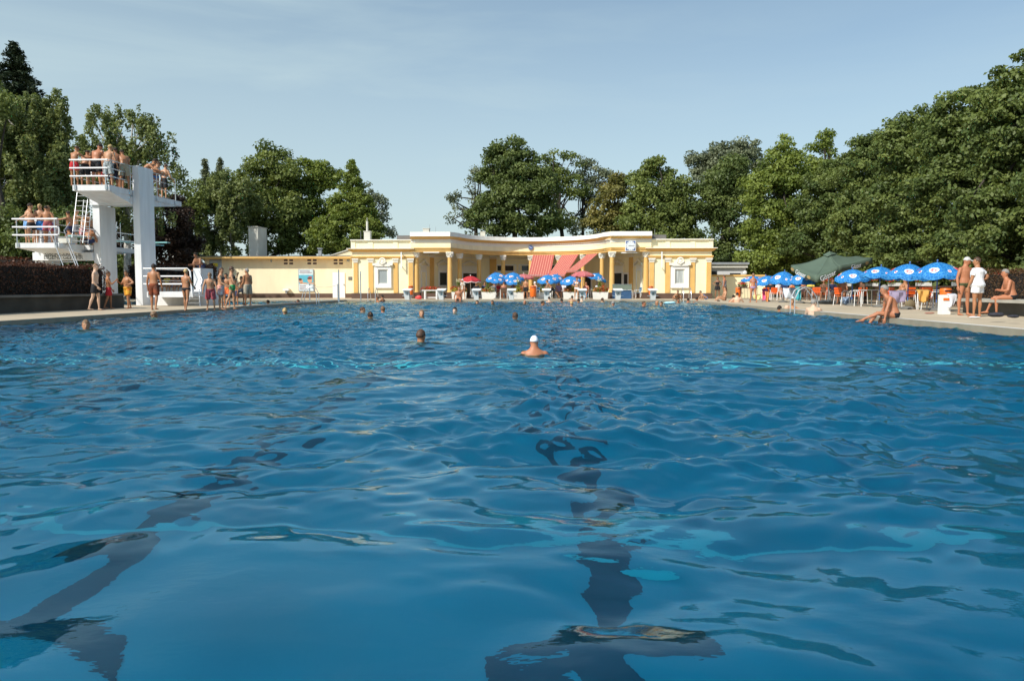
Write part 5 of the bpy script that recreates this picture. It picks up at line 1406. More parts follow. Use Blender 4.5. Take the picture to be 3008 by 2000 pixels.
# ------------------------------------------------------------------ terrace fence and flower boxes on the right
M_RAIL = mat('brown_railing', (.10, .05, .035), .6)
XFn = 16.9
ob = empty('terrace_railing', (XFn, 38, DECK), 'brown vertical bar railing behind the right terrace', 'railing'); org = Vector(ob.location)
b = MB(org)
for y in np.arange(27.2, 53.0, .145): b.box(XFn - .012, XFn + .012, y - .012, y + .012, DECK + .08, DECK + .84)
t_ = b.build('bars', M_RAIL, ob)
b = MB(org); b.box(XFn - .03, XFn + .03, 27.1, 53.1, DECK + .84, DECK + .89); b.box(XFn - .02, XFn + .02, 27.1, 53.1, DECK + .05, DECK + .08); b.build('rail', M_RAIL, ob)
for y in (27.1, 32, 37, 42, 47, 53): MB(org).box(XFn - .04, XFn + .04, y - .04 + .05, y + .04 + .05, DECK, DECK + .838).build('post', M_RAIL, ob)
for i, (px, lab) in enumerate(((2466, 'behind the parasol right of the green one'), (2540, 'between the third and fourth blue parasols'), (2605, 'below the third blue parasol'), (2686, 'below the second blue parasol'), (2790, 'just left of the capped man'), (2905, 'just left of the seated man in the black trunks'), (2420, 'under the green parasol'))):
    Y = max(24.6, XFn * FPX / (px - 1600)); o = empty('flower_box', (XFn, Y, DECK + .9), 'red geranium flower box ' + lab, 'flower box', 'geranium boxes on the railing'); org = Vector(o.location)
    MB(org).box(XFn - .12, XFn + .12, Y - .5, Y + .5, DECK + .895, DECK + 1.05).build('box', M_PLANT, o)
    bunch('greenery', (XFn - .03, Y, DECK + 1.16), (.25, .6, .16), 'lime', 420, .05, o, org, 200 + i); bunch('blossom', (XFn - .08, Y, DECK + 1.24), (.3, .68, .17), 'flower_red', 300, .045, o, org, 220 + i)
# short black railing near the yellow wall
Y = 54.5; x0, x1 = P(2174, 860, Y).x, P(2226, 860, Y).x
o = empty('black_railing', ((x0 + x1) / 2, Y, DECK), 'short black bar railing in front of the yellow wall', 'railing'); org = Vector(o.location)
b = MB(org)
for x in np.linspace(x0, x1, 13): b.box(x - .012, x + .012, Y - .012, Y + .012, DECK + .1, DECK + .78)
b.build('bars', M_BLACK, o); b = MB(org); b.box(x0 - .02, x1 + .02, Y - .02, Y + .02, DECK + .78, DECK + .82); b.box(x0, x1, Y - .018, Y + .018, DECK + .07, DECK + .10); b.build('rail', M_BLACK, o)
o2 = empty('flower_box', (P(2182, 840, Y).x, Y, DECK + .82), 'red geraniums on the short black railing', 'flower box'); org = Vector(o2.location)
x = org.x; MB(org).box(x - .3, x + .3, Y - .1, Y + .1, DECK + .823, DECK + .93).build('box', M_BROWN, o2); bunch('greenery', (x, Y, DECK + 1.0), (.35, .2, .14), 'maple', 160, .06, o2, org, 301); bunch('blossom', (x, Y, DECK + 1.1), (.36, .2, .14), 'flower_red', 150, .05, o2, org, 302)

# ------------------------------------------------------------------ chairs and tables
M_ORA = mat('orange_seat', (.78, .13, .02), .5, .05); M_BRN = mat('brown_seat', (.16, .09, .05), .6); M_BLUS = mat('blue_seat', (.05, .20, .38), .5)
def chair(label, x, y, rz, m, group='chairs on the right terrace', hole=True):
    o = empty('chair', (x, y, DECK), label, 'chair', group, rz)
    for s_ in (-1, 1):   # side hoop: front leg, arm rest, rear leg as one bent tube
        b = MB(); b.tube([(.25 * s_, .24, 0), (.24 * s_, .20, .58), (.24 * s_, .13, .66), (.24 * s_, -.12, .66), (.24 * s_, -.18, .60), (.25 * s_, -.26, 0)], .016, 6); b.build('leg_frame', M_WINW, o, smooth=True)
    b = MB(); b.box(-.22, .22, -.20, .22, .42, .445); b.build('seat', m, o)
    b = MB()
    for i in range(5):
        for j in range(3): b.box(-.21 + .088 * i, -.21 + .088 * i + .06, -.235 - .02 * j, -.215 - .02 * j, .52 + .11 * j, .52 + .11 * j + .085)
    b.box(-.225, .225, -.215 - .0, -.21, .50, .83); b.build('backrest', m, o)
    return o
def chair_at(label, px, fy, rz, m, **k):
    g_ = G(px, fy, DECK); return chair(label, g_.x, g_.y, R(rz), m, **k)
for a in ((2456, 893, 60, M_ORA, 'orange chair beside the pole of the parasol right of the green one'), (2472, 897, -70, M_ORA, 'orange chair with white frame left of the blue bag'), (2509, 895, 80, M_ORA, 'orange chair below the parasol right of the green one'),
          (2600, 902, 100, M_ORA, 'orange chair just behind the old man on the pool edge'), (2628, 907, -110, M_ORA, 'white framed chair under the woman with the lilac towel'), (2717, 909, 150, M_ORA, 'orange chair with an ochre towel over its back'),
          (2737, 910, -150, M_ORA, 'orange chair with its white arm towards the nearest parasol pole'), (2267, 880, 20, M_ORA, 'orange chair with a white towel near the pink towel'), (2282, 882, -60, M_ORA, 'orange chair left of the white covered table'),
          (2246, 880, 10, M_ORA, 'chair covered by a pink towel'), (2378, 882, 30, M_BRN, 'brown lattice chair left of the orange one under the green parasol'), (2398, 886, -20, M_ORA, 'orange chair left of the green parasol pole'), (2665, 898, 10, M_ORA, 'orange chair under the bald seated bather')):
    chair_at(a[4], *a[:4])
for a in ((1833, 877, 90, 'blue chair left at the serving counter'), (1848, 877, -90, 'blue chair right at the serving counter'), (1873, 877, 100, 'dark chair in front of the pedimented door on the right')):
    chair_at(a[3], a[0], a[1], a[2], M_BLUS, group='chairs in front of the colonnade')
M_TAB = mat('table_top', (.55, .56, .56), .4)
def table(label, px, fy, m=M_TAB, w=.42, cloth=False):
    g_ = G(px, fy, DECK); o = empty('table', (g_.x, g_.y, DECK), label, 'table', 'terrace tables')
    MB().box(-w, w, -w, w, .70, .73).build('tabletop', m, o)
    for sx_ in (-1, 1):
        for sy_ in (-1, 1): MB().tube([(sx_ * (w - .04), sy_ * (w - .04), 0), (sx_ * (w - .06), sy_ * (w - .06), .70)], .018, 6).build('leg', M_WINW, o)
    return o
table('table left of the old man on the pool edge', 2545, 900); table('table between the lilac towel and the ochre towel', 2680, 906); table('table under the nearest blue parasol', 2738, 905)
table('table with white cloth left of the green parasol', 2330, 882, M_WINW); table('table under the green parasol', 2425, 884); table('table under the blue parasol right of the green one', 2487, 890)
for i, (px, lab) in enumerate(((1463, 'grey table behind block three'), (1640, 'long grey table behind block five'), (1735, 'grey table behind block six'), (1405, 'grey table right of the red parasol'))):
    table(lab, px, 876.5, w=.5)
# cloths, bags and small things
def cloth(name, label, cat, px, y, Y, w, h, m, rz=0, seed=1):
    c = P(px, y, Y); rr = random.Random(seed); b = MB((c.x, c.y, c.z - h / 2)); V = []; Fc = []; n, k_ = 7, 9
    for j in range(k_):
        for i in range(n):
            u = i / (n - 1) - .5; v = j / (k_ - 1)
            d = Vector((math.cos(rz), math.sin(rz), 0)); nn = Vector((-d.y, d.x, 0))
            V.append(c + d * u * w * (1 - .15 * v + .05 * math.sin(5 * v)) + nn * (.05 * math.sin(9 * u + 3 * v + seed) + (.10 if j == 0 else -.02)) + Vector((0, 0, h * (.5 - v) - .03 * math.cos(8 * u) * v)))
    for j in range(k_ - 1):
        for i in range(n - 1): q = j * n + i; Fc.append((q, q + 1, q + n + 1, q + n))
    b.add(V, Fc); o = b.build(name, m, fix=False, smooth=True); md = o.modifiers.new('cloth', 'SOLIDIFY'); md.thickness = .02
    return tag(o, label, cat)
cloth('towel', 'ochre towel hung over the back of an orange chair', 'towel', 2712, 869, 28.0, .42, .42, mat('ochre_towel', (.60, .33, .08), .9))
cloth('towel', 'lilac grey towel over the woman and her chair', 'towel', 2637, 872, 29.6, .62, .42, mat('lilac_towel', (.30, .25, .36), .9), seed=4)
cloth('towel', 'pink towel over a chair on the far right terrace', 'towel', 2247, 868, 47, .36, .75, mat('pink_towel', (.80, .12, .28), .9), seed=2)
cloth('towel', 'orange beach towel beside the pink one', 'towel', 2253, 871, 46.6, .2, .6, mat('orange_towel', (.80, .30, .10), .9), seed=7)
cloth('towel', 'teal towel hanging under the blue parasols', 'towel', 2345, 862, 41, .3, .7, mat('teal_towel', (.05, .36, .42), .9), seed=3)
cloth('tablecloth', 'white cloth with blue pattern hanging from the terrace table', 'tablecloth', 2322, 862, 42.6, .75, .55, mat('white_blue_cloth', (.62, .68, .74), .9, .35, 9), seed=5)
cloth('towel', 'yellow towel hanging low at the black railing', 'towel', 2223, 873, 50, .5, .32, mat('yellow_towel', (.80, .72, .30), .9), seed=6)
def blob(name, label, cat, px, y, z, r, m, parts=3, seed=1):
    g_ = G(px, y, z); rr = random.Random(seed); b = MB((g_.x, g_.y, z))
    for k in range(parts): b.ball((g_.x + rr.uniform(-.4, .4) * r[0], g_.y + rr.uniform(-.3, .3) * r[1], z + r[2] * rr.uniform(.7, 1)), (r[0] * rr.uniform(.6, .9), r[1] * rr.uniform(.6, .9), r[2] * rr.uniform(.7, 1)), 10, 8)
    o = b.build(name, m, smooth=True); return tag(o, label, cat)
M_DENIM = mat('patterned_bag', (.20, .27, .38), .8, .8, 14)
blob('beach_bag', 'blue patterned bag under the orange chairs', 'bag', 2487, 896, DECK, (.3, .2, .22), M_DENIM, 4)
blob('rucksack', 'olive brown rucksack under the table', 'bag', 2673, 908, DECK, (.22, .16, .22), mat('olive_cloth', (.20, .16, .09), .9), 4, 2)
blob('white_bag', 'white bag on the ground by the green parasol pole', 'bag', 2424, 892, DECK, (.36, .2, .11), M_WINW, 3, 3)
blob('dark_clothes', 'heap of dark clothes on the bench step', 'clothes', 2925, 930, DECK + .13, (.18, .12, .06), mat('dark_cloth', (.03, .03, .04), .9, .5, 20), 4, 4)
blob('dark_clothes', 'dark shoes further right on the bench step', 'clothes', 2978, 934, DECK + .13, (.13, .09, .04), mat('dark_cloth', (.03, .03, .04), .9), 3, 5)
blob('sandals', 'pair of reddish sandals lying on the deck', 'shoes', 2731, 922, DECK, (.18, .12, .03), mat('sandal', (.35, .16, .12), .8), 2, 6)
blob('red_cloth', 'small red swimming float at the far pool edge', 'float', 1232, 879, DECK, (.28, .15, .16), mat('red_float', (.85, .08, .08), .5), 3, 7)
blob('pool_buoy', 'pale turquoise inflatable floating near the right wing', 'float', 1967, 893, 0.02, (.30, .2, .09), mat('pale_turquoise', (.45, .75, .80), .3), 2, 8)
blob('cool_box', 'small blue bag behind starting block six', 'bag', 1719, 876, DECK, (.18, .15, .28), mat('sky_blue', (.15, .45, .75), .5), 2, 9)
# white wall with bathers behind the one metre platform
o = MB((-26, 54, DECK)).box(-28.5, -22.6, 53.6, 53.85, DECK, 1.0).build('low_wall', M_HUT); tag(o, 'low white wall beyond the diving pool seen under the railing', 'wall')
# ornate white lantern roof of a kiosk far behind
Yq = 84; c = P(515, 745, Yq); o = empty('garden_kiosk', (c.x, Yq, 0), 'ornate white kiosk lantern with a spire between the trees', 'kiosk'); org = Vector(o.location); s_ = Yq / FPX
zz = lambda y: CAMZ + (845 - y) * s_
b = MB(org); b.lathe((c.x, Yq, 0), [(26 * s_, 0), (26 * s_, zz(772)), (22 * s_, zz(768))], 16); b.build('drum', M_HUT, o)
b = MB(org); b.lathe((c.x, Yq, 0), [(24 * s_, zz(767.5)), (19 * s_, zz(762)), (10 * s_, zz(758)), (9.5 * s_, zz(746)), (9.5 * s_, zz(744)), (13 * s_, zz(742)), (11 * s_, zz(738)), (4 * s_, zz(734)), (2 * s_, zz(727)), (2.4 * s_, zz(723)), (1 * s_, zz(719)), (.4 * s_, zz(700))], 16); b.build('spire_roof', M_CHIM, o, smooth=True)
# ------------------------------------------------------------------ people
def skin(n, c):
    return mat('skin_' + n, c, .5, .07, 3.0)
SK = {'tan': skin('tanned', (.40, .18, .085)), 'red': skin('sunburnt', (.45, .18, .09)), 'pale': skin('pale', (.66, .43, .30)), 'brown': skin('dark_tanned', (.28, .125, .062)), 'mid': skin('medium', (.49, .255, .14))}
HR = {'dark': mat('dark_hair', (.028, .019, .014), .85, .3, 30), 'brown': mat('brown_hair', (.075, .04, .022), .6, .3, 30), 'blond': mat('blond_hair', (.48, .33, .14), .6, .3, 30), 'grey': mat('grey_hair', (.27, .25, .23), .7, .3, 30), 'white': mat('cap_white', (.80, .84, .90), .4), 'lcap': mat('cap_grey', (.55, .54, .52), .8), 'fair': mat('fair_brown_hair', (.22, .13, .07), .6, .3, 30)}
CLC = {}
def cl(n):
    cols = dict(black=(.012, .012, .015), red=(.50, .02, .03), green=(.03, .33, .10), blue=(.03, .22, .62), white=(.82, .82, .84), khaki=(.34, .30, .22), navy=(.02, .03, .09), olive=(.07, .08, .03), purple=(.38, .28, .48), grey=(.18, .18, .20), pink=(.72, .25, .25), yellow=(.75, .55, .08), brown=(.14, .07, .04), orange=(.75, .18, .05))
    if n not in CLC:
        if n == 'flame': CLC[n] = mat('flame_shorts', (.55, .10, .01), .8, 0, 5, col2=(.80, .50, .04))
        elif n == 'darkflame': CLC[n] = mat('dark_flame_shorts', (.02, .012, .01), .8, 0, 5, col2=(.30, .07, .02))
        elif n == 'floral': CLC[n] = mat('floral_shorts', (.03, .05, .06), .8, 0, 14, col2=(.55, .60, .60))
        elif n == 'redgrey': CLC[n] = mat('red_grey_shorts', (.12, .11, .13), .8, 0, 1.2, col2=(.55, .02, .03))
        elif n == 'redwhite': CLC[n] = mat('red_white_shorts', (.75, .16, .08), .8, 0, 4, col2=(.80, .72, .68))
        elif n == 'camo': CLC[n] = mat('camouflage_shorts', (.22, .20, .15), .8, 0, 12, col2=(.42, .38, .30))
        elif n == 'bluewhite': CLC[n] = mat('blue_white_shorts', (.02, .20, .60), .8, 0, 10, col2=(.30, .50, .75))
        elif n == 'print': CLC[n] = mat('printed_dress', (.30, .26, .22), .8, 0, 18, col2=(.70, .66, .60))
        else: CLC[n] = mat('cloth_' + n, cols[n], .8, .1, 6)
    return CLC[n]
def loft(b, rings, n=14):
    """rings: (centre, right vec, fwd vec, a, b)"""
    V = []; Fc = []
    for c, rv, fv, a, d in rings:
        for k in range(n):
            t = 2 * math.pi * k / n; V.append(c + rv * (a * math.cos(t)) + fv * (d * math.sin(t)))
    for i in range(len(rings) - 1):
        for k in range(n): Fc.append((i * n + k, i * n + (k + 1) % n, (i + 1) * n + (k + 1) % n, (i + 1) * n + k))
    Fc.append(tuple(range(n))[::-1]); Fc.append(tuple((len(rings) - 1) * n + k for k in range(n)))
    b.add(V, Fc)
def remeshed(name, b, vox, m, parent=None, extra=None, smooth_it=2, keep=False):
    me = bpy.data.meshes.new(name + '_src'); me.from_pydata([tuple(v) for v in b.v], [], b.f)
    bm = bmesh.new(); bm.from_mesh(me); bmesh.ops.recalc_face_normals(bm, faces=bm.faces); bm.to_mesh(me); bm.free()
    t = bpy.data.objects.new('tmp', me); COL.objects.link(t)
    md = t.modifiers.new('r', 'REMESH'); md.mode = 'VOXEL'; md.voxel_size = vox
    if smooth_it: ms = t.modifiers.new('s', 'SMOOTH'); ms.iterations = smooth_it; ms.factor = .5
    bpy.context.view_layer.update()
    m2 = bpy.data.meshes.new_from_object(t.evaluated_get(bpy.context.evaluated_depsgraph_get()))
    bpy.data.objects.remove(t); bpy.data.meshes.remove(me)
    if extra and extra.v:
        bm = bmesh.new(); bm.from_mesh(m2); off = len(bm.verts); vv = [bm.verts.new(v) for v in extra.v]
        for f in extra.f:
            try: bm.faces.new([vv[i] for i in f])
            except Exception: pass
        bm.normal_update(); bm.to_mesh(m2); bm.free()
    m2.name = name; m2.materials.clear(); m2.materials.append(m); m2.shade_smooth()
    o = bpy.data.objects.new(name, m2); COL.objects.link(o)
    if parent is not None: o.parent = parent
    return o
TP = [(-.10, .085, .075), (-.05, .150, .105), (.02, .168, .118), (.10, .158, .110), (.19, .143, .100), (.29, .155, .108), (.39, .172, .112), (.455, .172, .098), (.50, .138, .080), (.53, .088, .068), (.57, .062, .060), (.61, .054, .056)]
ST = dict(aL=(.22, .02, -1, .05, .22, -1), aR=(.22, .02, -1, .05, .22, -1), lL=(.10, .02, -1, .04, -.04, -1), lR=(.10, .02, -1, .04, -.04, -1), lean=2)
def person(label, loc, face, h=1.75, sk='tan', hair='dark', wear=(), fat=1.0, fem=False, pose=None, seat=None, longhair=False, vox=None, cat='person', faceon=False, bust=False, group=None, hs=None):
    ps = dict(ST); ps.update(pose or {})
    s = h / 1.75; D = loc[1]; vox = vox or (.016 if D < 40 else .021); vox *= max(.75, min(1.0, s))
    X = Vector((1, 0, 0)); Yv = Vector((0, 1, 0)); Zv = Vector((0, 0, 1))
    fw = Vector((0, 1, 0))
    ln = R(ps.get('lean', 0)); sd_ = R(ps.get('side', 0)); tw = R(ps.get('twist', 0))
    S = Vector((math.sin(sd_), math.sin(ln), math.cos(ln) * math.cos(sd_))).normalized()
    rx = (X - S * X.dot(S)).normalized(); fy = S.cross(rx).normalized()
    qt = Quaternion(S, tw)
    legs = {}
    # lay legs first with the pelvis at the origin, then drop so the lowest foot touches the ground
    pel = Vector((0, 0, 0))
    J = {}
    for sgn, k in ((-1, 'L'), (1, 'R')):
        d = ps['l' + k]; th = Vector((d[0] * sgn, d[1], d[2])).normalized(); sh = Vector((d[3] * sgn, d[4], d[5])).normalized()
        hip = pel + X * (.092 * s * sgn) + S * (-.02 * s)
        kn = hip + th * .43 * s; an = kn + sh * .42 * s
        J[k] = (hip, kn, an, th, sh)
    if seat is None:
        low = min(J['L'][2].z, J['R'][2].z) - .065 * s; dz = -low
    else: dz = seat + .10 * s
    up = Vector((0, 0, dz)); pel = pel + up
    for k in J: J[k] = (J[k][0] + up, J[k][1] + up, J[k][2] + up, J[k][3], J[k][4])
    sx_, hx_, wx_ = (1, 1, 1) if not fem else (.90, 1.08, .90)
    def ring(t, a, d_, grow=0, sc=1):
        k = max(0, min(1, t / .45)); q = Quaternion(S, tw * k); r_ = q @ rx; f_ = q @ fy
        wa = a * (hx_ if t < .08 else wx_ if t < .3 else sx_)
        belly = fat if -.02 < t < .45 else 1 + (fat - 1) * .4
        if t >= .5: belly = 1
        c = pel + S * t * s + f_ * ((belly - 1) * .05 * s if .02 < t < .35 else 0)
        if ps.get('hunch') and t > .3: c = c + f_ * (ps['hunch'] * (t - .3) ** 1.5 * 2.5 * s)
        return (c, r_, f_, wa * belly * s + grow, d_ * (1 + (belly - 1) * 1.6) * s + grow)
    b = MB()
    loft(b, [ring(t, a, d_) for t, a, d_ in TP])
    chest = ring(.455, 0, 0); r_, f_ = chest[1], chest[2]
    hun = chest[0]
    if fem:
        for sgn in (-1, 1):
            c = ring(.36, 0, 0)[0] + r_ * (.075 * s * sgn) + f_ * .085 * s; b.ball(c, (.062 * s, .062 * s, .058 * s), 10, 8)
    else:
        for sgn in (-1, 1):
            c = ring(.38, 0, 0)[0] + r_ * (.07 * s * sgn) + f_ * .07 * s; b.ball(c, (.075 * s, .04 * s, .05 * s), 8, 6)
    # head
    hp, hy, hroll = (*ps.get('head', (0, 0)), 0)[:3]
    qh = Quaternion(Zv, R(hy)) @ Quaternion(X, -R(hp)) @ Quaternion(Yv, R(hroll))
    Sm = (S + Zv * .8).normalized(); nb = ring(.53, 0, 0)[0]
    hrr = qh @ X; hf = qh @ Yv; hu = qh @ Zv
    hr_ = (hs or (1.0 if h > 1.55 else 1.0 + (1.55 - h) * .35)) * s
    hc = nb + (Sm * .6 + hu * .4).normalized() * (.150 if not bust else .128) * hr_ + hf * .022 * s
    loft(b, [(nb - S * .02 * s, r_, f_, .058 * s, .058 * s), (nb.lerp(hc, .5), r_, f_, .053 * s, .055 * s), (hc - hu * .05 * hr_, hrr, hf, .05 * hr_, .05 * hr_)], 12)
    hd = [(-.122, .022, .03, .035), (-.105, .046, .05, .022), (-.07, .060, .075, .010), (-.03, .070, .090, .002), (.02, .076, .098, 0), (.06, .074, .095, -.004), (.095, .058, .075, -.008), (.118, .030, .042, -.008), (.124, .012, .018, -.008)]
    loft(b, [(hc + hu * z * hr_ + hf * o_ * hr_, hrr, hf, a * hr_, d_ * hr_) for z, a, d_, o_ in hd], 16)
    b.tube([hc + hf * .092 * hr_ + hu * .012 * hr_, hc + hf * .112 * hr_ - hu * .028 * hr_, hc + hf * .09 * hr_ - hu * .036 * hr_], [.010 * hr_, .016 * hr_, .012 * hr_], 6)
    for sgn in (-1, 1): b.ball(hc + hrr * .077 * hr_ * sgn - hu * .01 * hr_ - hf * .005 * hr_, (.013 * hr_, .02 * hr_, .03 * hr_), 6, 5)
    # arms and hands
    ex = MB(); hands = []
    sh_w = .175 * s * sx_ * (1 + (fat - 1) * .5)
    for sgn, k in ((-1, 'L'), (1, 'R')):
        d = ps['a' + k]
        ud = Vector((d[0] * sgn, d[1], d[2])).normalized(); fd = Vector((d[3] * sgn, d[4], d[5])).normalized()
        sp = chest[0] + r_ * sh_w * sgn - S * .015 * s; el = sp + ud * .285 * s; wr = el + fd * .245 * s
        am = (.86 if fem else 1.0) * (1 + (fat - 1) * .6)
        b.tube([chest[0] + r_ * .07 * s * sgn, sp], [.055 * s, .056 * s * am], 10)
        b.ball(sp, .058 * s * am, 10, 8)
        b.tube([sp, sp.lerp(el, .35), sp.lerp(el, .8), el], [.053 * s * am, .051 * s * am, .040 * s * am, .038 * s * am], 10)
        b.tube([el, el.lerp(wr, .3), wr], [.038 * s * am, .041 * s * am, .026 * s], 10)
        side = fd.cross(fw if abs(fd.dot(fw)) < .9 else Zv).normalized()      # palm normal direction
        if side.dot(X * sgn) > 0: side = -side
        acr = fd.cross(side).normalized()
        pm = wr + fd * .05 * s
        loft(b, [(wr - fd * .01 * s, acr, side, .026 * s, .022 * s), (pm, acr, side, .042 * s, .019 * s), (wr + fd * .095 * s, acr, side, .042 * s, .017 * s)], 10)
        if not bust or D < 20:
            for q, (of, L) in enumerate(((-.032, .060), (-.011, .074), (.011, .070), (.031, .055))):
                b0 = wr + fd * .088 * s + acr * of * s
                c1 = b0 + (fd + side * .25).normalized() * L * .5 * s; c2 = c1 + (fd + side * .8).normalized() * L * .5 * s
                ex.tube([b0 - fd * .01 * s, c1, c2], [.0095 * s, .009 * s, .0075 * s], 5)
            t0 = wr + fd * .03 * s - acr * .035 * s; ex.tube([t0, t0 + (fd * .6 - acr * .7 + side * .3).normalized() * .035 * s, t0 + (fd * .9 - acr * .4 + side * .5).normalized() * .062 * s], [.012 * s, .011 * s, .009 * s], 5)
        hands.append(wr)
    # legs and feet
    if not bust:
        for sgn, k in ((-1, 'L'), (1, 'R')):
            hip, kn, an, th, sh = J[k]; lm = (1 + (fat - 1) * .6) * (1.05 if fem else 1)
            b.tube([hip + Vector((0, 0, .03 * s)), hip + th * .06 * s, hip.lerp(kn, .5), kn - th * .04 * s, kn], [.085 * s * lm, .088 * s * lm, .074 * s * lm, .054 * s, .052 * s], 12)
            bk = Vector((0, -1, 0)) - sh * Vector((0, -1, 0)).dot(sh)
            if bk.length < .2: bk = Vector((0, 0, -1)) - sh * Vector((0, 0, -1)).dot(sh)
            bk.normalize()
            b.tube([kn, kn.lerp(an, .28) + bk * .012 * s, kn.lerp(an, .7), an], [.051 * s, .055 * s, .036 * s, .030 * s], 12)
            fdir = Vector((.12 * sgn, 1, 0)).normalized()
            if sh.z > -.35: fdir = (Vector((0, .45, .0)) - sh * -.9).normalized() if ps.get('pointed') else (Zv * .8 + sh * .4).normalized()
            dn = Vector((0, 0, -1)) if sh.z < -.35 else sh
            if ps.get('pointed'): dn = Vector((0, 0, -1))
            h0 = an + dn * .035 * s - fdir * .045 * s; tr = fdir.cross(Zv if abs(fdir.z) < .9 else X).normalized(); nn = tr.cross(fdir)
            loft(b, [(h0, tr, nn, .024 * s, .024 * s), (an + dn * .03 * s, tr, nn, .034 * s, .036 * s), (an + dn * .036 * s + fdir * .09 * s, tr, nn, .044 * s, .026 * s), (an + dn * .048 * s + fdir * .16 * s, tr, nn, .042 * s, .014 * s), (an + dn * .05 * s + fdir * .185 * s, tr, nn, .025 * s, .010 * s)], 10)
    body = remeshed('person', b, vox, SK[sk], extra=ex)
    body.location = loc; body.rotation_euler = (0, 0, R(face)); tag(body, label, cat, group)
    # hair
    rs = random.Random(hash(label) % 9999 if False else sum(map(ord, label)))
    if hair:
        hb = MB(); n, m_ = 18, 14; V = []; idx = {}
        cap = hair in ('white', 'lcap')
        for i in range(m_ + 1):
            for j in range(n):
                a = math.pi * i / m_; t = 2 * math.pi * j / n
                V.append(Vector((math.sin(a) * math.cos(t), math.sin(a) * math.sin(t), math.cos(a))))
        keep = []
        for v in V:
            zz_ = v.z; front = v.y
            lim = (-.42 if front < -.1 else -.12 if front < .35 else .30)
            if cap: lim = -.10 if front < .4 else .12
            keep.append(zz_ >= lim)
        pts = []
        for v in V:
            j_ = 1 + (0 if cap else rs.uniform(-.05, .09)); top_ = 1.0
            pts.append(hc + hrr * v.x * .0845 * hr_ * j_ + hf * (v.y * .105 - .006) * hr_ * j_ + hu * (v.z * .118 + .016) * hr_ * j_)
        fc = []
        for i in range(m_):
            for j in range(n):
                q = (i * n + j, i * n + (j + 1) % n, (i + 1) * n + (j + 1) % n, (i + 1) * n + j)
                if all(keep[k] for k in q): fc.append(q)
        hb.add(pts, fc)
        if hair == 'lcap':
            hb.prism([hc + hu * .045 * hr_ + hf * .09 * hr_ + hrr * .07 * hr_, hc + hu * .03 * hr_ + hf * .165 * hr_ + hrr * .045 * hr_, hc + hu * .03 * hr_ + hf * .165 * hr_ - hrr * .045 * hr_, hc + hu * .045 * hr_ + hf * .09 * hr_ - hrr * .07 * hr_], hu * .012 * hr_)
        if longhair:
            loft(hb, [(hc + hu * .06 * hr_ - hf * .06 * hr_, hrr, hf, .07 * hr_, .05 * hr_), (hc - hu * .06 * hr_ - hf * .085 * hr_, hrr, hf, .082 * hr_, .045 * hr_), (hc - hu * .18 * hr_ - hf * .09 * hr_, hrr, hf, .085 * hr_, .035 * hr_), (hc - hu * .30 * hr_ - hf * .10 * hr_, hrr, hf, .055 * hr_, .02 * hr_)], 10)
        ho = hb.build('cap' if cap else 'hair', HR[hair], body, smooth=True, fix=False)
        if hb.f: md = ho.modifiers.new('thick', 'SOLIDIFY'); md.thickness = .012; md.offset = 1
    if faceon:
        for sgn in (-1, 1):
            e = MB(); e.ball(hc + hrr * .031 * sgn * hr_ + hf * .087 * hr_ + hu * .018 * hr_, (.013 * hr_, .008 * hr_, .007 * hr_), 8, 6); e.build('eye', M_BLACK, body)
        e = MB(); e.ball(hc + hf * .092 * hr_ - hu * .062 * hr_, (.024 * hr_, .010 * hr_, .006 * hr_), 8, 6); e.build('mouth', mat('lips', (.40, .12, .10), .5), body)
    # clothes
    for w in wear:
        kind, colr = w[0], w[1]; L = w[2] if len(w) > 2 else .62
        c = MB(); g_ = .014 * s
        if kind in ('shorts', 'brief'):
            hi = .07 if kind == 'shorts' else .035
            loft(c, [ring(t, a, d_, g_) for t, a, d_ in ((-.11, .08, .07), (-.06, .14, .10), (0, .165, .117), (hi, .164, .115))])
            for sgn, k in ((-1, 'L'), (1, 'R')):
                hip, kn, an, th, sh = J[k]; lm = (1 + (fat - 1) * .6) * (1.05 if fem else 1)
                if kind == 'shorts': c.tube([hip + Vector((0, 0, .02 * s)), hip + th * .06 * s, hip.lerp(kn, L)], [.088 * s * lm + g_, .098 * s * lm + g_, (.086 * s * lm + g_ * 1.6)], 12)
                else: c.tube([hip + Vector((0, 0, .02 * s)), hip + th * .045 * s], [.086 * s * lm + g_ * .8, .084 * s * lm + g_ * .5], 12)
            nm = 'shorts' if kind == 'shorts' else 'swim_briefs'
        elif kind == 'top':
            loft(c, [ring(t, a, d_, .008 * s) for t, a, d_ in ((.33, .160, .108), (.37, .168, .11))])
            for sgn in (-1, 1): c.ball(ring(.365, 0, 0)[0] + r_ * (.075 * s * sgn) + f_ * .090 * s, (.067 * s, .065 * s, .06 * s), 10, 8)
            for sgn in (-1, 1): c.tube([ring(.40, 0, 0)[0] + r_ * .07 * s * sgn + f_ * .125 * s, ring(.49, 0, 0)[0] + r_ * .07 * s * sgn + f_ * .06 * s, nb - f_ * .05 * s + S * .01], .012 * s, 6)
            nm = 'bikini_top'
        elif kind == 'suit':
            loft(c, [ring(t, a, d_, .010 * s) for t, a, d_ in TP[1:7]])
            for sgn in (-1, 1):
                c.ball(ring(.365, 0, 0)[0] + r_ * (.075 * s * sgn) + f_ * .088 * s, (.067 * s, .065 * s, .06 * s), 10, 8)
                hip, kn, an, th, sh = J['R' if sgn > 0 else 'L']; c.tube([hip + Vector((0, 0, .02 * s)), hip + th * .05 * s], [.090 * s, .089 * s], 12)
            nm = 'swimsuit'
        elif kind in ('shirt', 'robe'):
            rg = [ring(t, a, d_, .022 * s) for t, a, d_ in TP[2:9]] if kind == 'robe' or L <= .7 else [ring(t, a, d_, .024 * s) for t, a, d_ in TP[3:9]]
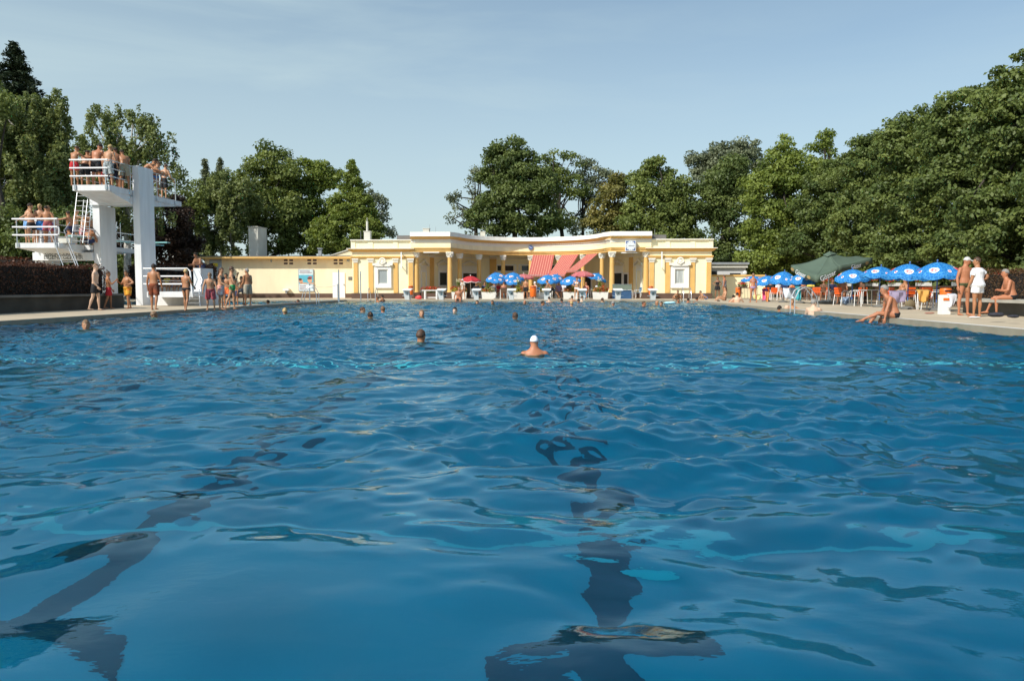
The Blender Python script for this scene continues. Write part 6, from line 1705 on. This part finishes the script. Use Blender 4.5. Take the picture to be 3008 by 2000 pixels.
            if kind == 'robe' or L > .7: rg = [ring(t, a, d_, gg * s) for t, a, d_, gg in ((-.07, .155, .115, .040), (0, .168, .118, .036))] + rg
            loft(c, rg)
            for sgn, k in ((-1, 'L'), (1, 'R')):
                d = ps['a' + k]; ud = Vector((d[0] * sgn, d[1], d[2])).normalized(); sp = chest[0] + r_ * sh_w * sgn - S * .015 * s
                c.tube([chest[0] + r_ * .06 * s * sgn, sp, sp + ud * .17 * s], [.07 * s, .078 * s, .076 * s], 10)
            nm = 'shirt'
        remeshed(nm, c, vox * .9, cl(colr), body)
    return body
def at(px, fy, z=DECK):
    g_ = G(px, fy, z); return (g_.x, g_.y, z)
def stand(label, px, fy, hpx, face, **k):
    l_ = at(px, fy); z = l_[1]; return person(label, l_, face, h=hpx / FPX * z, **k)
def on(label, px, Y, z, face, h, **k):
    return person(label, (P(px, 700, Y).x, Y, z), face, h=h, **k)
def swim(label, px, top, D, face, h=1.72, z=None, **k):
    """head top at row top; the rest of the body hangs below the water"""
    pt_ = P(px, top, D); k.setdefault('bust', True); pz = k.pop('pose', {}); pp = dict(aL=(.8, .3, -.8, .3, 1, -.3), aR=(.8, .3, -.8, .3, 1, -.3)); pp.update(pz)
    hh = h; hk = k.get('hs') or 1.0; drop = (.92 + .53 + (.128 + .124) * hk) * hh / 1.75
    return person(label, (pt_.x, pt_.y, pt_.z - drop), face, h=hh, pose=pp, **k)
RAIL = dict(lean=18, hunch=.35, aL=(.35, .75, -.75, -.1, .8, -.25), aR=(.35, .75, -.75, -.1, .8, -.25), head=(25, 0))
HIPS = dict(aL=(.75, -.25, -.8, -.75, .45, -.35), aR=(.75, -.25, -.8, -.75, .45, -.35))
FOLD = dict(aL=(.30, .25, -1, -.9, .65, .05), aR=(.30, .25, -1, -.9, .65, .15))
STEP = dict(lL=(.06, .18, -1, .03, .0, -1), lR=(.08, -.15, -1, .03, -.35, -1))
SIT = dict(lL=(.12, 1, -.02, .03, .12, -1), lR=(.12, 1, -.02, .03, .12, -1), aL=(.25, .35, -.9, -.2, 1, -.1), aR=(.25, .35, -.9, -.2, 1, -.1), lean=4)
def mixp(*d):
    o = {}
    for q in d: o.update(q)
    return o

# --- left deck, standing
stand('pale man in black shorts standing at the end of the left hedge', 282, 912, 141, -75, sk='pale', hair='fair', wear=[('shorts', 'black', .62)], pose=mixp(dict(aL=(.1, -.15, -1, .1, -.1, -1), aR=(.15, -.05, -1, -.2, .6, -.9), head=(0, -15)), STEP))
stand('boy in dark red shorts beside the pale man', 321, 907, 113, -60, sk='tan', hair='brown', wear=[('shorts', 'red', .7)], pose=mixp(dict(aR=(.2, .5, -.8, -.2, .8, .8), aL=(.1, .1, -1, .1, .6, -.9), lean=-2, head=(0, -20)), STEP))
stand('chubby boy in yellow flame shorts with a hand on his hip', 377, 907, 115, 150, sk='tan', hair='brown', fat=1.22, wear=[('shorts', 'flame', .7)], faceon=True, pose=mixp(dict(aL=(.8, -.2, -.7, -.6, .6, -.3), aR=(.3, .35, -.9, -.5, .9, .4), head=(10, 25)), STEP))
stand('tanned man in dark flame shorts seen from behind at the railing', 454, 911, 139, 2, sk='tan', hair='dark', wear=[('shorts', 'darkflame', .8)], pose=mixp(STEP, dict(aL=(.3, .05, -1, .05, .2, -1), aR=(.3, .05, -1, .05, .2, -1))))
stand('blond boy in black briefs seen from behind', 548, 914, 127, -15, sk='tan', hair='blond', wear=[('brief', 'black')], pose=mixp(STEP, dict(aL=(.2, .3, -1, -.2, .8, -.5), aR=(.2, .3, -1, -.2, .8, -.5))))
stand('boy in long red and grey shorts looking down at the water', 620, 912, 115, 195, sk='mid', hair='fair', fat=1.1, wear=[('shorts', 'redgrey', .95)], pose=dict(lean=14, head=(40, 10), aL=(.35, .2, -1, .1, .2, -1), aR=(.35, .2, -1, .1, .2, -1)))
stand('woman in black bikini top and red and white shorts', 650, 911, 128, -85, sk='mid', hair='brown', fem=True, longhair=True, fat=1.08, wear=[('top', 'black'), ('shorts', 'redwhite', .7)], pose=dict(aL=(.1, .2, -1, .1, .9, -.6), aR=(.1, .3, -1, .0, .9, -.4), head=(5, -20)))
stand('slim woman in black bikini top and green shorts', 684, 909, 128, -70, sk='mid', hair='brown', fem=True, wear=[('top', 'black'), ('shorts', 'green', .28)], pose=mixp(dict(aL=(.5, .5, -.6, -.4, .3, .9), aR=(.3, .3, -1, -.1, .6, -.7), lean=-3), dict(lL=(.04, .12, -1, .03, .02, -1), lR=(.06, -.30, -1, .03, -.42, -1))))
stand('boy in orange shorts half hidden between the two women', 667, 899, 97, 175, sk='tan', hair='dark', wear=[('shorts', 'orange', .6)])
stand('small boy in dark trunks behind the woman in green', 694, 897, 76, 150, sk='tan', hair='dark', wear=[('shorts', 'navy', .6)], pose=dict(aR=(.4, .5, -.6, -.4, .6, .4)))
stand('man in camouflage shorts with grey hair facing left', 729, 898, 111, 60, sk='tan', hair='grey', fat=1.12, wear=[('shorts', 'camo', .85)], pose=dict(aL=(.1, .1, -1, .05, .9, -.8), aR=(.2, .0, -1, .05, .6, -1), head=(0, 20)))
stand('boy stretching one leg beside the man in camouflage shorts', 712, 893, 82, 80, sk='tan', hair='dark', wear=[('shorts', 'grey', .5)], pose=dict(lL=(.05, .8, -.6, .02, .2, -1), aL=(.3, .7, -.6, -.2, .9, .1)))
on('dark haired person crouching on top of the white side wall', 592, 36.0, P(592, 788, 36).z + .01, 160, 1.62, sk='brown', hair='dark', wear=[('shorts', 'navy', .5)], pose=mixp(SIT, dict(lean=42, lL=(.2, .75, .5, .05, .1, -1), lR=(.2, .75, .5, .05, .1, -1), head=(20, 0))), seat=.0)
on('person in a yellow top sitting on the far white wall', 488, 53.5, 1.0 - .45, 180, 1.65, sk='tan', hair='brown', wear=[('shirt', 'yellow')], pose=SIT, seat=.45, faceon=True)
on('second person sitting on the far white wall', 507, 53.5, 1.0 - .45, 180, 1.6, sk='tan', hair='dark', wear=[('shorts', 'blue', .5)], pose=SIT, seat=.45)
on('third person at the far white wall leaning forward', 525, 53.4, 1.0 - .45, 170, 1.5, sk='tan', hair='dark', wear=[('shorts', 'navy', .5)], pose=mixp(SIT, dict(lean=25)), seat=.45)

# --- five metre platform
on('boy in red shorts at the left corner of the top platform', 226, 33.95, z5, -10, 1.79, sk='tan', hair='brown', wear=[('shorts', 'red', .6)], pose=mixp(RAIL, dict(lean=4, aR=(.5, .7, -.5, .1, 1, -.25))))
on('boy in dark shorts with broad back leaning on the top railing', 257, 34.5, z5, 5, 1.75, sk='tan', hair='dark', wear=[('shorts', 'black', .85)], pose=mixp(RAIL, dict(lean=14)))
on('big tanned man with bent head on the top platform', 290, 34.6, z5, -6, 2.04, sk='red', hair='dark', fat=1.12, wear=[('shorts', 'black', .75)], pose=dict(lean=10, head=(30, -25), hunch=.3, aL=(.25, .2, -1, .0, .7, -.7), aR=(.25, .3, -1, -.1, .8, -.6)))
on('blond boy in floral shorts on the top platform', 325, 34.3, z5, -5, 1.90, sk='mid', hair='blond', wear=[('shorts', 'floral', .95)], pose=dict(lean=8, hunch=.2, head=(15, -15), aL=(.25, .1, -1, .0, .3, -1), aR=(.25, .1, -1, 0, .5, -.9)))
on('dark haired boy in black shorts right of the blond one on top', 347, 34.9, z5, 25, 1.90, sk='brown', hair='dark', wear=[('shorts', 'black', .9)], pose=dict(lean=10, hunch=.3, head=(15, 25)))
on('boy in beige shorts leaning by the tall tower column', 372, 35.0, z5, 40, 1.86, sk='tan', hair='dark', wear=[('shorts', 'khaki', .9)], pose=dict(lean=18, hunch=.3, head=(30, 30), aL=(.3, .7, -.6, -.2, .9, .3), aR=(.2, .1, -1, .0, .5, -.8)))
on('boy in dark trunks behind the beige shorts on top', 362, 36.2, z5, -30, 1.79, sk='tan', hair='dark', wear=[('shorts', 'black', .9)], pose=dict(lean=26, hunch=.3))
on('dark haired youth bending over the railing right of the tower column', 424, 37.2, z5, -70, 1.97, sk='tan', hair='dark', wear=[('shorts', 'navy', .7)], pose=mixp(RAIL, dict(lean=40, head=(30, 0))))
on('boy with raised arm behind the tower column', 446, 37.9, z5, -60, 1.81, sk='mid', hair='brown', wear=[('shorts', 'black', .6)], pose=mixp(RAIL, dict(lean=25)))
on('long haired girl in blue bikini on the top platform', 461, 38.2, z5, -120, 1.86, sk='tan', hair='dark', fem=True, longhair=True, wear=[('top', 'white'), ('brief', 'blue')], pose=dict(lean=10, head=(20, 0), aR=(.5, .3, -.8, -.4, .8, -.2)))
on('boy in black shorts at the far end of the top railing', 486, 38.9, z5, -25, 1.74, sk='mid', hair='brown', wear=[('shorts', 'black', .9)], pose=dict(lean=12, twist=20, head=(10, -20), aL=(.4, .1, -1, .1, .6, -.7), aR=(.4, .1, -1, .1, .6, -.7)))

on('fair haired boy in white trunks crowded behind the broad backed boy on top', 273, 35.6, z5, 20, 1.74, sk='mid', hair='fair', wear=[('shorts', 'white', .6)], pose=dict(lean=6))
on('youth in red trunks behind the big tanned man on top', 306, 35.9, z5, -30, 1.82, sk='tan', hair='dark', wear=[('shorts', 'red', .7)], pose=dict(lean=8))
on('boy in navy trunks between the blond and the beige shorts on top', 340, 36.3, z5, 30, 1.78, sk='tan', hair='brown', wear=[('shorts', 'navy', .8)], pose=dict(lean=12, head=(20, 0)))
# --- three metre platform
on('tall dark haired youth in bright blue shorts at the left of the lower platform', 82, 35.0, z3, -35, 1.90, sk='mid', hair='dark', wear=[('shorts', 'bluewhite', .6)], pose=dict(lean=4, head=(10, -20), hunch=.2))
on('small fair haired boy in black shorts lifting a foot on the lower platform', 93, 34.3, z3, -140, 1.63, sk='mid', hair='fair', wear=[('shorts', 'black', .6)], pose=dict(lean=-6, aL=(.8, -.5, -.5, .5, -.4, -.5), aR=(.8, -.5, -.5, .5, -.4, -.5), lL=(.1, .0, -1, .05, -.1, -1), lR=(.1, .7, -.7, .0, -.5, -.9)))
on('blond boy in plain blue shorts on the lower platform', 122, 34.6, z3, -160, 1.80, sk='mid', hair='blond', wear=[('shorts', 'blue', .7)], faceon=True, pose=mixp(FOLD, dict(head=(15, -20))))
on('dark haired boy in striped shorts leaning back on the lower railing', 142, 34.2, z3, 20, 1.69, sk='tan', hair='dark', wear=[('shorts', 'redgrey', .8)], pose=dict(lean=6, side=-6, aL=(.5, .5, -.7, -.5, .6, .6), aR=(.5, -.2, -.8, .2, -.1, -1), head=(10, 20)))
on('boy with folded arms half hidden behind the lower group', 146, 35.8, z3, 175, 1.84, sk='tan', hair='fair', wear=[('shorts', 'blue', .6)], pose=FOLD, faceon=True)
on('boy in grey shorts standing by the upper ladder', 224, 36.1, z3, -60, 1.73, sk='mid', hair='brown', wear=[('shorts', 'grey', .7)], pose=dict(aR=(.3, .9, -.3, -.1, 1, .1)))
on('boy reaching for the hand rail on the lower platform', 206, 36.9, z3, 80, 1.71, sk='tan', hair='dark', wear=[('shorts', 'navy', .7)], pose=dict(aL=(.2, 1, -.2, .1, 1, .05), lean=5))
on('boy sitting with drawn up knees on the lower platform', 214, 35.6, z3 + .05, 60, 1.62, sk='tan', hair='dark', wear=[('shorts', 'bluewhite', .5)], pose=mixp(SIT, dict(lean=35, lL=(.2, .8, .6, .05, .3, -1), lR=(.2, .8, .6, .05, .3, -1), head=(30, 0))), seat=.0)
on('boy with broad back sitting beside the first tower column', 258, 35.2, z3 + .05, 5, 1.70, sk='tan', hair='dark', wear=[('shorts', 'navy', .5)], pose=mixp(SIT, dict(lean=20, hunch=.4, lL=(.3, .9, .3, .05, .5, -.9), lR=(.3, .9, .3, .05, .5, -.9), head=(30, 0))), seat=.0)
on('boy in pink trunks standing behind the ladder on the lower platform', 243, 37.6, z3, -30, 1.66, sk='mid', hair='dark', wear=[('shorts', 'pink', .6)], pose=dict(lean=10))

on('boy in black trunks at the back of the lower platform group', 108, 36.4, z3, 30, 1.75, sk='tan', hair='dark', wear=[('shorts', 'black', .7)], pose=dict(lean=5))
on('boy in orange trunks behind the sitting boys on the lower platform', 264, 37.9, z3, 60, 1.68, sk='tan', hair='brown', wear=[('shorts', 'orange', .6)], pose=dict(lean=8))
# --- far edge
person('bather in red trunks sitting on the far edge before the first planter', (P(1350, 870, 52.0).x, 51.72, DECK), 178, 1.74, sk='red', hair='brown', fat=1.2, wear=[('brief', 'pink')], pose=mixp(SIT, dict(lean=12, head=(-10, 30), aR=(.4, -.1, -1, .1, .0, -1), aL=(.5, .5, .6, -.1, .2, 1))), seat=0, faceon=True)
person('woman in a printed dress under the red parasol', (P(1361, 870, 54).x, 54.0, DECK), 150, 1.42, sk='mid', hair='white', fem=True, wear=[('robe', 'print', 1)], pose=dict(lean=10))
person('boy in dark trunks climbing onto starting block five', (P(1621, 870, 52.9).x, 52.9, DECK), 75, 1.52, sk='tan', hair='brown', wear=[('shorts', 'black', .7)], pose=dict(lean=38, lL=(.06, .55, -.9, .03, .1, -1), lR=(.08, -.75, -.7, .03, -.6, -.8), aL=(.2, .6, -.8, .0, .7, -.9), aR=(.2, .5, -.8, 0, .6, -.9), head=(0, 0)))
person('woman in a white bikini standing between blocks five and six', (P(1694, 870, 52.6).x, 52.6, DECK), 170, 1.50, sk='mid', hair='brown', fem=True, wear=[('top', 'white'), ('brief', 'white')], faceon=True, pose=mixp(HIPS, dict(aL=(.3, 0, -1, .1, .2, -1), lL=(.02, .10, -1, -.02, 0, -1))))
person('man with a tanned belly standing behind block four by the bin', (P(1544, 870, 56).x, 56, DECK), -20, 1.5, sk='tan', hair='brown', fat=1.1, wear=[('shorts', 'black', .6)])
for px, lab, skc, hc_, w_, f_, Y in ((1480, 'woman with bare back seated between planters two and three', 'red', 'brown', ('top', 'pink'), 0, 55.6), (1453, 'guest in a dark top seated under the left blue parasols', 'mid', 'dark', ('shirt', 'grey'), 160, 58.4),
                                 (1466, 'guest in a red top seated under the left blue parasols', 'mid', 'brown', ('shirt', 'red'), 150, 58.0), (1424, 'guest seated behind block three', 'tan', 'dark', ('shirt', 'navy'), 190, 58.5),
                                 (1508, 'guest seated behind starting block four', 'red', 'brown', ('brief', 'black'), 200, 57.9), (1573, 'guest with a pale sun hat seated behind the middle bin', 'pale', 'white', ('shirt', 'white'), 120, 56.4),
                                 (1596, 'dark haired guest seated under the first awning', 'brown', 'dark', ('shirt', 'navy'), 180, 59.0), (1641, 'guest in a purple top at the long table', 'mid', 'dark', ('shirt', 'purple'), 190, 58.2),
                                 (1655, 'guest in white behind the long table', 'tan', 'brown', ('shirt', 'white'), 170, 59.0), (1722, 'bare shouldered guest at the table behind block six', 'red', 'brown', ('top', 'pink'), 160, 57.5),
                                 (1757, 'guest in white under the tilted right parasol', 'tan', 'dark', ('shirt', 'white'), 185, 59.6), (1400, 'dark clothed guest right of the red parasol', 'tan', 'dark', ('shirt', 'black'), 170, 59.0),
                                 (1438, 'dark clothed guest in the shade left of planter two', 'tan', 'dark', ('shirt', 'black'), 200, 59.6), (1524, 'guest seated in the shade behind planter three', 'tan', 'brown', ('shirt', 'brown'), 150, 59.3)):
    x = P(px, 870, Y).x
    person(lab, (x, Y, DECK), f_, 1.6, sk=skc, hair=hc_, wear=[w_], pose=SIT, seat=.42)
    chair('chair under the ' + lab.replace(' seated', ''), x, Y, R(f_), M_BRN if px != 1573 else M_BLUS, group='chairs in front of the colonnade')
for px, lab, Y in ((1668, 'waiter raising an arm beside the planter behind block six', 57.6),):
    person(lab, (P(px, 870, Y).x, Y, DECK), 160, 1.5, sk='tan', hair='dark', wear=[('shorts', 'black', .6)], pose=dict(aR=(.6, .2, .7, -.4, .2, 1)))

# --- right part of the far edge and the yellow wall
person('dark figure in a long black swimsuit in the shade of the wing', (P(2107, 870, 58).x, 58, DECK), 175, 1.62, sk='brown', hair='dark', fem=True, wear=[('suit', 'black'), ('shorts', 'black', .5)], pose=HIPS)
person('woman in a grey swimsuit standing in the sun at the yellow wall', (P(2128, 870, 56.5).x, 56.5, DECK), 70, 1.72, sk='red', hair='brown', fem=True, fat=1.15, wear=[('suit', 'grey')])
person('sunbather sitting with long hair on the far right corner', (P(2135, 870, 50).x - .1, 50.2, DECK), 100, 1.68, sk='mid', hair='brown', fem=True, longhair=True, wear=[('brief', 'brown')], pose=mixp(SIT, dict(lean=-6, lL=(.1, .95, .25, .05, .8, -.45), lR=(.1, .95, .45, .05, .6, -.8))), seat=0)
person('girl in a blue swimsuit crouching at the far right edge', (P(2075, 870, 51.9).x, 51.9, DECK), 100, 1.45, sk='mid', hair='brown', fem=True, wear=[('suit', 'blue')], pose=mixp(SIT, dict(lean=55, lL=(.1, .8, .5, .05, -.1, -1), lR=(.1, .8, .5, .05, -.1, -1), aL=(.2, .6, -.8, 0, .5, -1), aR=(.2, .6, -.8, 0, .5, -1))), seat=.05)
person('bather crouching at the ladder of the right wing', (P(1988, 870, 51.9).x, 51.9, DECK), 180, 1.5, sk='tan', hair='brown', wear=[('shorts', 'brown', .4)], pose=mixp(SIT, dict(lean=50, lL=(.5, .8, .5, .1, .0, -1), lR=(.5, .8, .5, .1, 0, -1))), seat=.04)
person('woman in a lilac bikini walking away along the terrace', (*at(2212, 889)[:2], DECK), 10, 1.62, sk='red', hair='fair', fem=True, wear=[('top', 'purple'), ('brief', 'purple')], pose=STEP)

# --- right terrace guests
for px, fy, lab, skc, hc_, w_, f_, fm in ((2643, 904, 'long haired woman reclining under the lilac towel', 'tan', 'brown', ('brief', 'black'), 110, True), (2665, 898, 'bald bather in blue trunks seated under the second parasol', 'tan', None, ('shorts', 'navy', .5), 60, False),
                               (2474, 894, 'dark haired guest seated below the parasol right of the green one', 'brown', 'dark', ('brief', 'black'), 150, False), (2527, 893, 'tanned guest seated behind the table left of the old man', 'brown', 'dark', ('shirt', 'brown'), 130, False),
                               (2419, 886, 'dark haired guest in the shade of the green parasol', 'brown', 'dark', ('shirt', 'brown'), 160, True), (2443, 888, 'guest right of the green parasol pole', 'brown', 'dark', ('shirt', 'navy'), 190, False),
                               (2263, 879, 'guest in a dark top left of the white covered table', 'tan', 'dark', ('shirt', 'black'), 150, False), (2303, 879, 'guest seated behind the white covered table', 'mid', 'brown', ('shirt', 'navy'), 170, False),
                               (2380, 882, 'guest in yellow seated left of the green parasol', 'tan', 'grey', ('shirt', 'yellow'), 170, False), (2325, 878, 'guest with bare shoulders behind the teal towel', 'mid', 'brown', ('top', 'orange'), 190, True), (2285, 878, 'guest in a white top at the far tables', 'mid', 'grey', ('shirt', 'white'), 200, False)):
    l_ = at(px, fy); rec = 'reclining' in lab
    person(lab, l_, f_, 1.68, sk=skc, hair=hc_, wear=[w_], fem=fm, longhair='long haired' in lab, pose=mixp(SIT, dict(lean=-28) if rec else {}), seat=.44)
    if 'bald' not in lab and 'reclining' not in lab: chair('chair under the ' + lab.replace(' seated', ''), l_[0], l_[1], R(f_), M_ORA if px % 2 else M_BRN)
stand('man in blue trunks standing behind the teal towel', 2358, 878, 52, 160, sk='red', hair='dark', wear=[('shorts', 'navy', .5)])
tree_guest = None
l_ = at(2700, 893)
person('sunbather lying with stretched legs behind the ochre towel', l_, 60, 1.7, sk='brown', hair='dark', wear=[('brief', 'black')], pose=mixp(SIT, dict(lean=-50, lL=(.1, 1, .1, .05, 1, -.1), lR=(.1, 1, .1, .05, 1, -.1))), seat=.45)
chair('chair under the sunbather behind the ochre towel', l_[0], l_[1], R(60), M_BRN)

# --- the two men and the seated man on the right
stand('tanned man in a grey cap and olive swim briefs', 2829, 926, 168, 200, sk='red', hair='lcap', fat=1.12, wear=[('brief', 'olive')], faceon=True, pose=dict(aR=(.35, -.05, -1, .05, .2, -1), aL=(.3, .1, -1, -.7, .75, -.25), lL=(.14, 0, -1, .06, -.02, -1), lR=(.16, 0, -1, .02, 0, -1), head=(12, 40)))
stand('man in a long white shirt with his back half turned', 2868, 931, 171, 38, sk='tan', hair='brown', fat=1.26, wear=[('shirt', 'white', .9), ('shorts', 'white', .5)], pose=dict(aR=(.75, -.45, -.7, -.65, -.15, -.2), aL=(.2, .15, -1, .1, .35, -1), lL=(.06, .05, -1, .02, 0, -1), lR=(.06, -.05, -1, .02, -.02, -1), head=(0, 30)))
l_ = at(2918, 927)
person('grey haired man in black trunks sitting on the stone bench with folded arms', (13.75, l_[1] * 1.0 + .1, DECK), 75, 1.78, sk='red', hair='grey', fat=1.2, wear=[('brief', 'black')], faceon=True, pose=mixp(SIT, FOLD, dict(lean=10, hunch=.2, lL=(.12, 1, -.05, .02, -.05, -1), lR=(.22, 1, -.05, .1, .35, -1), head=(5, 10))), seat=.46)
sa = blob('sandals', 'white slippers under the man in the white shirt', 'shoes', 2868, 935, DECK, (.2, .12, .03), M_WINW, 2, 12)
# old man on the pool edge, one arm propped, legs along the edge
g_ = at(2592, 934)
person('grey haired old man in black trunks sitting on the right pool edge', (PX1 + .18, g_[1] - .2, DECK), 82, 1.80, sk='red', hair='grey', fat=1.1, wear=[('brief', 'black')], pose=dict(lean=14, hunch=.35, head=(10, 0), aL=(.25, .35, -1, .1, .2, -1), aR=(.25, .15, -1, .1, .25, -1), lL=(.05, 1, .12, .03, .8, -.35), lR=(.05, 1, .1, .03, .5, -.9)), seat=0)

# --- bathers at the right edge
swim('grey haired bather standing in the water beside the ladder', 2390, 880, 27.2, -20, h=1.75, sk='pale', hair='grey', fat=1.15, pose=dict(aR=(.4, .7, -.5, -.1, 1, -.3), aL=(.3, .4, -1, 0, .8, -.3), lean=10, head=(0, -40)))
swim('swimmer with wet dark hair left of the bald head at the right edge', 2288, 899, 31.0, -60, sk='tan', hair='dark')
swim('bald swimmer in front of the woman with sunglasses', 2313, 897, 30.5, 30, sk='pale', hair=None)
swim('bather with sunglasses resting her arms on the right edge', 2326, 879, 30.8, 170, sk='mid', hair='fair', fem=True, faceon=True, pose=dict(aR=(.7, .4, -.5, -.8, .5, -.1), aL=(.9, .3, -.5, -.7, .6, .1)))
swim('bather with pink back standing at the right edge', 2166, 860, 44.0, -10, h=1.72, sk='pale', hair='dark', fat=1.1, pose=dict(aR=(.6, .4, -.7, .2, .8, -.4)))
swim('dark haired bather next to the pink back', 2154, 867, 45.0, -30, h=1.6, sk='red', hair='dark')
swim('bather lying low at the right corner of the pool', 2112, 882, 47.0, 60, sk='red', hair='brown')
# --- swimmers in the pool: label, column, row of head top, distance, facing, skin, hair
SW = [('swimmer in a white and blue bathing cap in the middle of the pool', 1570, 989, 11.0, 8, 'red', 'white'), ('dark haired swimmer left of the white capped one', 1233, 971, 13.4, -25, 'tan', 'brown'),
      ('swimmer with dark swept hair near the left edge wearing goggles', 252, 942, 21.2, -150, 'mid', 'fair'), ('swimmer with pale brown hair at the left edge below the platforms', 448, 916, 25.5, -60, 'tan', 'fair'),
      ('fair haired swimmer in front of the women on the deck', 836, 906, 27.5, 10, 'tan', 'blond'), ('dark haired swimmer in the diving pool', 789, 882, 43.5, 100, 'tan', 'dark'),
      ('boy leaning on the pool edge with both arms', 877, 881, 45.0, 150, 'red', 'dark'), ('second head beside the boy leaning on the pool edge', 866, 886, 45.5, 30, 'tan', 'brown'),
      ('swimmer looking right, left of the close pair', 1062, 903, 32.5, -90, 'mid', 'brown'), ('swimmer with very dark round head below the pair', 1088, 918, 27.0, 20, 'tan', 'dark'),
      ('swimmer with brown hair right of the close pair', 1124, 901, 32.0, 0, 'tan', 'fair'), ('laughing swimmer with head tilted back', 1238, 912, 28.0, -160, 'mid', 'fair'),
      ('dark haired woman swimming towards the camera', 1337, 904, 31.0, 175, 'pale', 'dark'), ('swimmer with brown hair left above the white capped one', 1513, 919, 26.5, 0, 'tan', 'brown'),
      ('head near the far edge left of starting block three', 1402, 883, 42.5, 180, 'mid', 'dark'), ('head near the far edge right of starting block three', 1447, 883, 42.5, 170, 'tan', 'brown'),
      ('bald pink head near the far edge below block four', 1542, 883, 42.5, 170, 'red', None), ('dark head before planter four near the far edge', 1592, 885, 41.0, -100, 'tan', 'dark'),
      ('small head below starting block five', 1650, 878, 47.0, 0, 'red', 'dark'), ('yellow haired head below the bikini woman', 1679, 886, 40.0, 10, 'mid', 'blond'),
      ('dark haired head at the feet of the bikini woman', 1700, 878, 47.5, 10, 'tan', 'dark'), ('pale bather at the far edge right of the bikini woman', 1708, 870, 49.5, -80, 'pale', 'brown'),
      ('bather with bare shoulders at the far edge below planter five', 1681, 869, 50.0, 10, 'mid', 'brown'), ('head in front of the rightmost planter', 1768, 876, 47.5, -60, 'mid', 'brown'),
      ('grey haired pink bather left of block seven', 1801, 885, 40.5, 0, 'red', 'grey'), ('balding man facing right below block eight', 1889, 886, 38.5, -120, 'red', 'brown'),
      ('brown haired woman right of the balding man', 1943, 887, 37.0, 150, 'mid', 'brown'), ('head peeping behind the brown haired woman', 1932, 884, 41.0, 60, 'tan', None),
      ('bather in the water below the crouching one at the right ladder', 1993, 877, 47.0, 170, 'tan', 'dark'), ('bather with bare shoulders left of the pair at the right end', 2022, 876, 48.0, 0, 'red', 'dark'),
      ('bather with bare shoulders right of the pair at the right end', 2046, 873, 48.5, -40, 'red', 'dark'), ('bather holding the left wing ladder', 1124, 867, 50.0, 60, 'tan', 'dark'),
      ('head in the water at the left wing ladder', 1110, 872, 49.0, 120, 'tan', 'brown'), ('dark head between the two blocks below planter four', 1614, 872, 48.5, 30, 'pale', 'dark')]
for lab, px, top, D, f_, skc, hc_ in SW:
    if 14 < D < 38: D = 1652.0 / (top - 845)     # head rises about 0.22 m out of the water
    swim(lab, px, top, D, f_, hs=.80 * 1.5 / 1.42 if 'white and blue' in lab else None, h=1.5 if 'white and blue' in lab else 1.62 if D < 14 else 1.72, sk=skc, hair=hc_, faceon=abs(f_) > 120, fem='woman' in lab, group='swimmers in the pool', longhair=False, pose=dict(head=(-12 if 'tilted' in lab else 0, 0)))
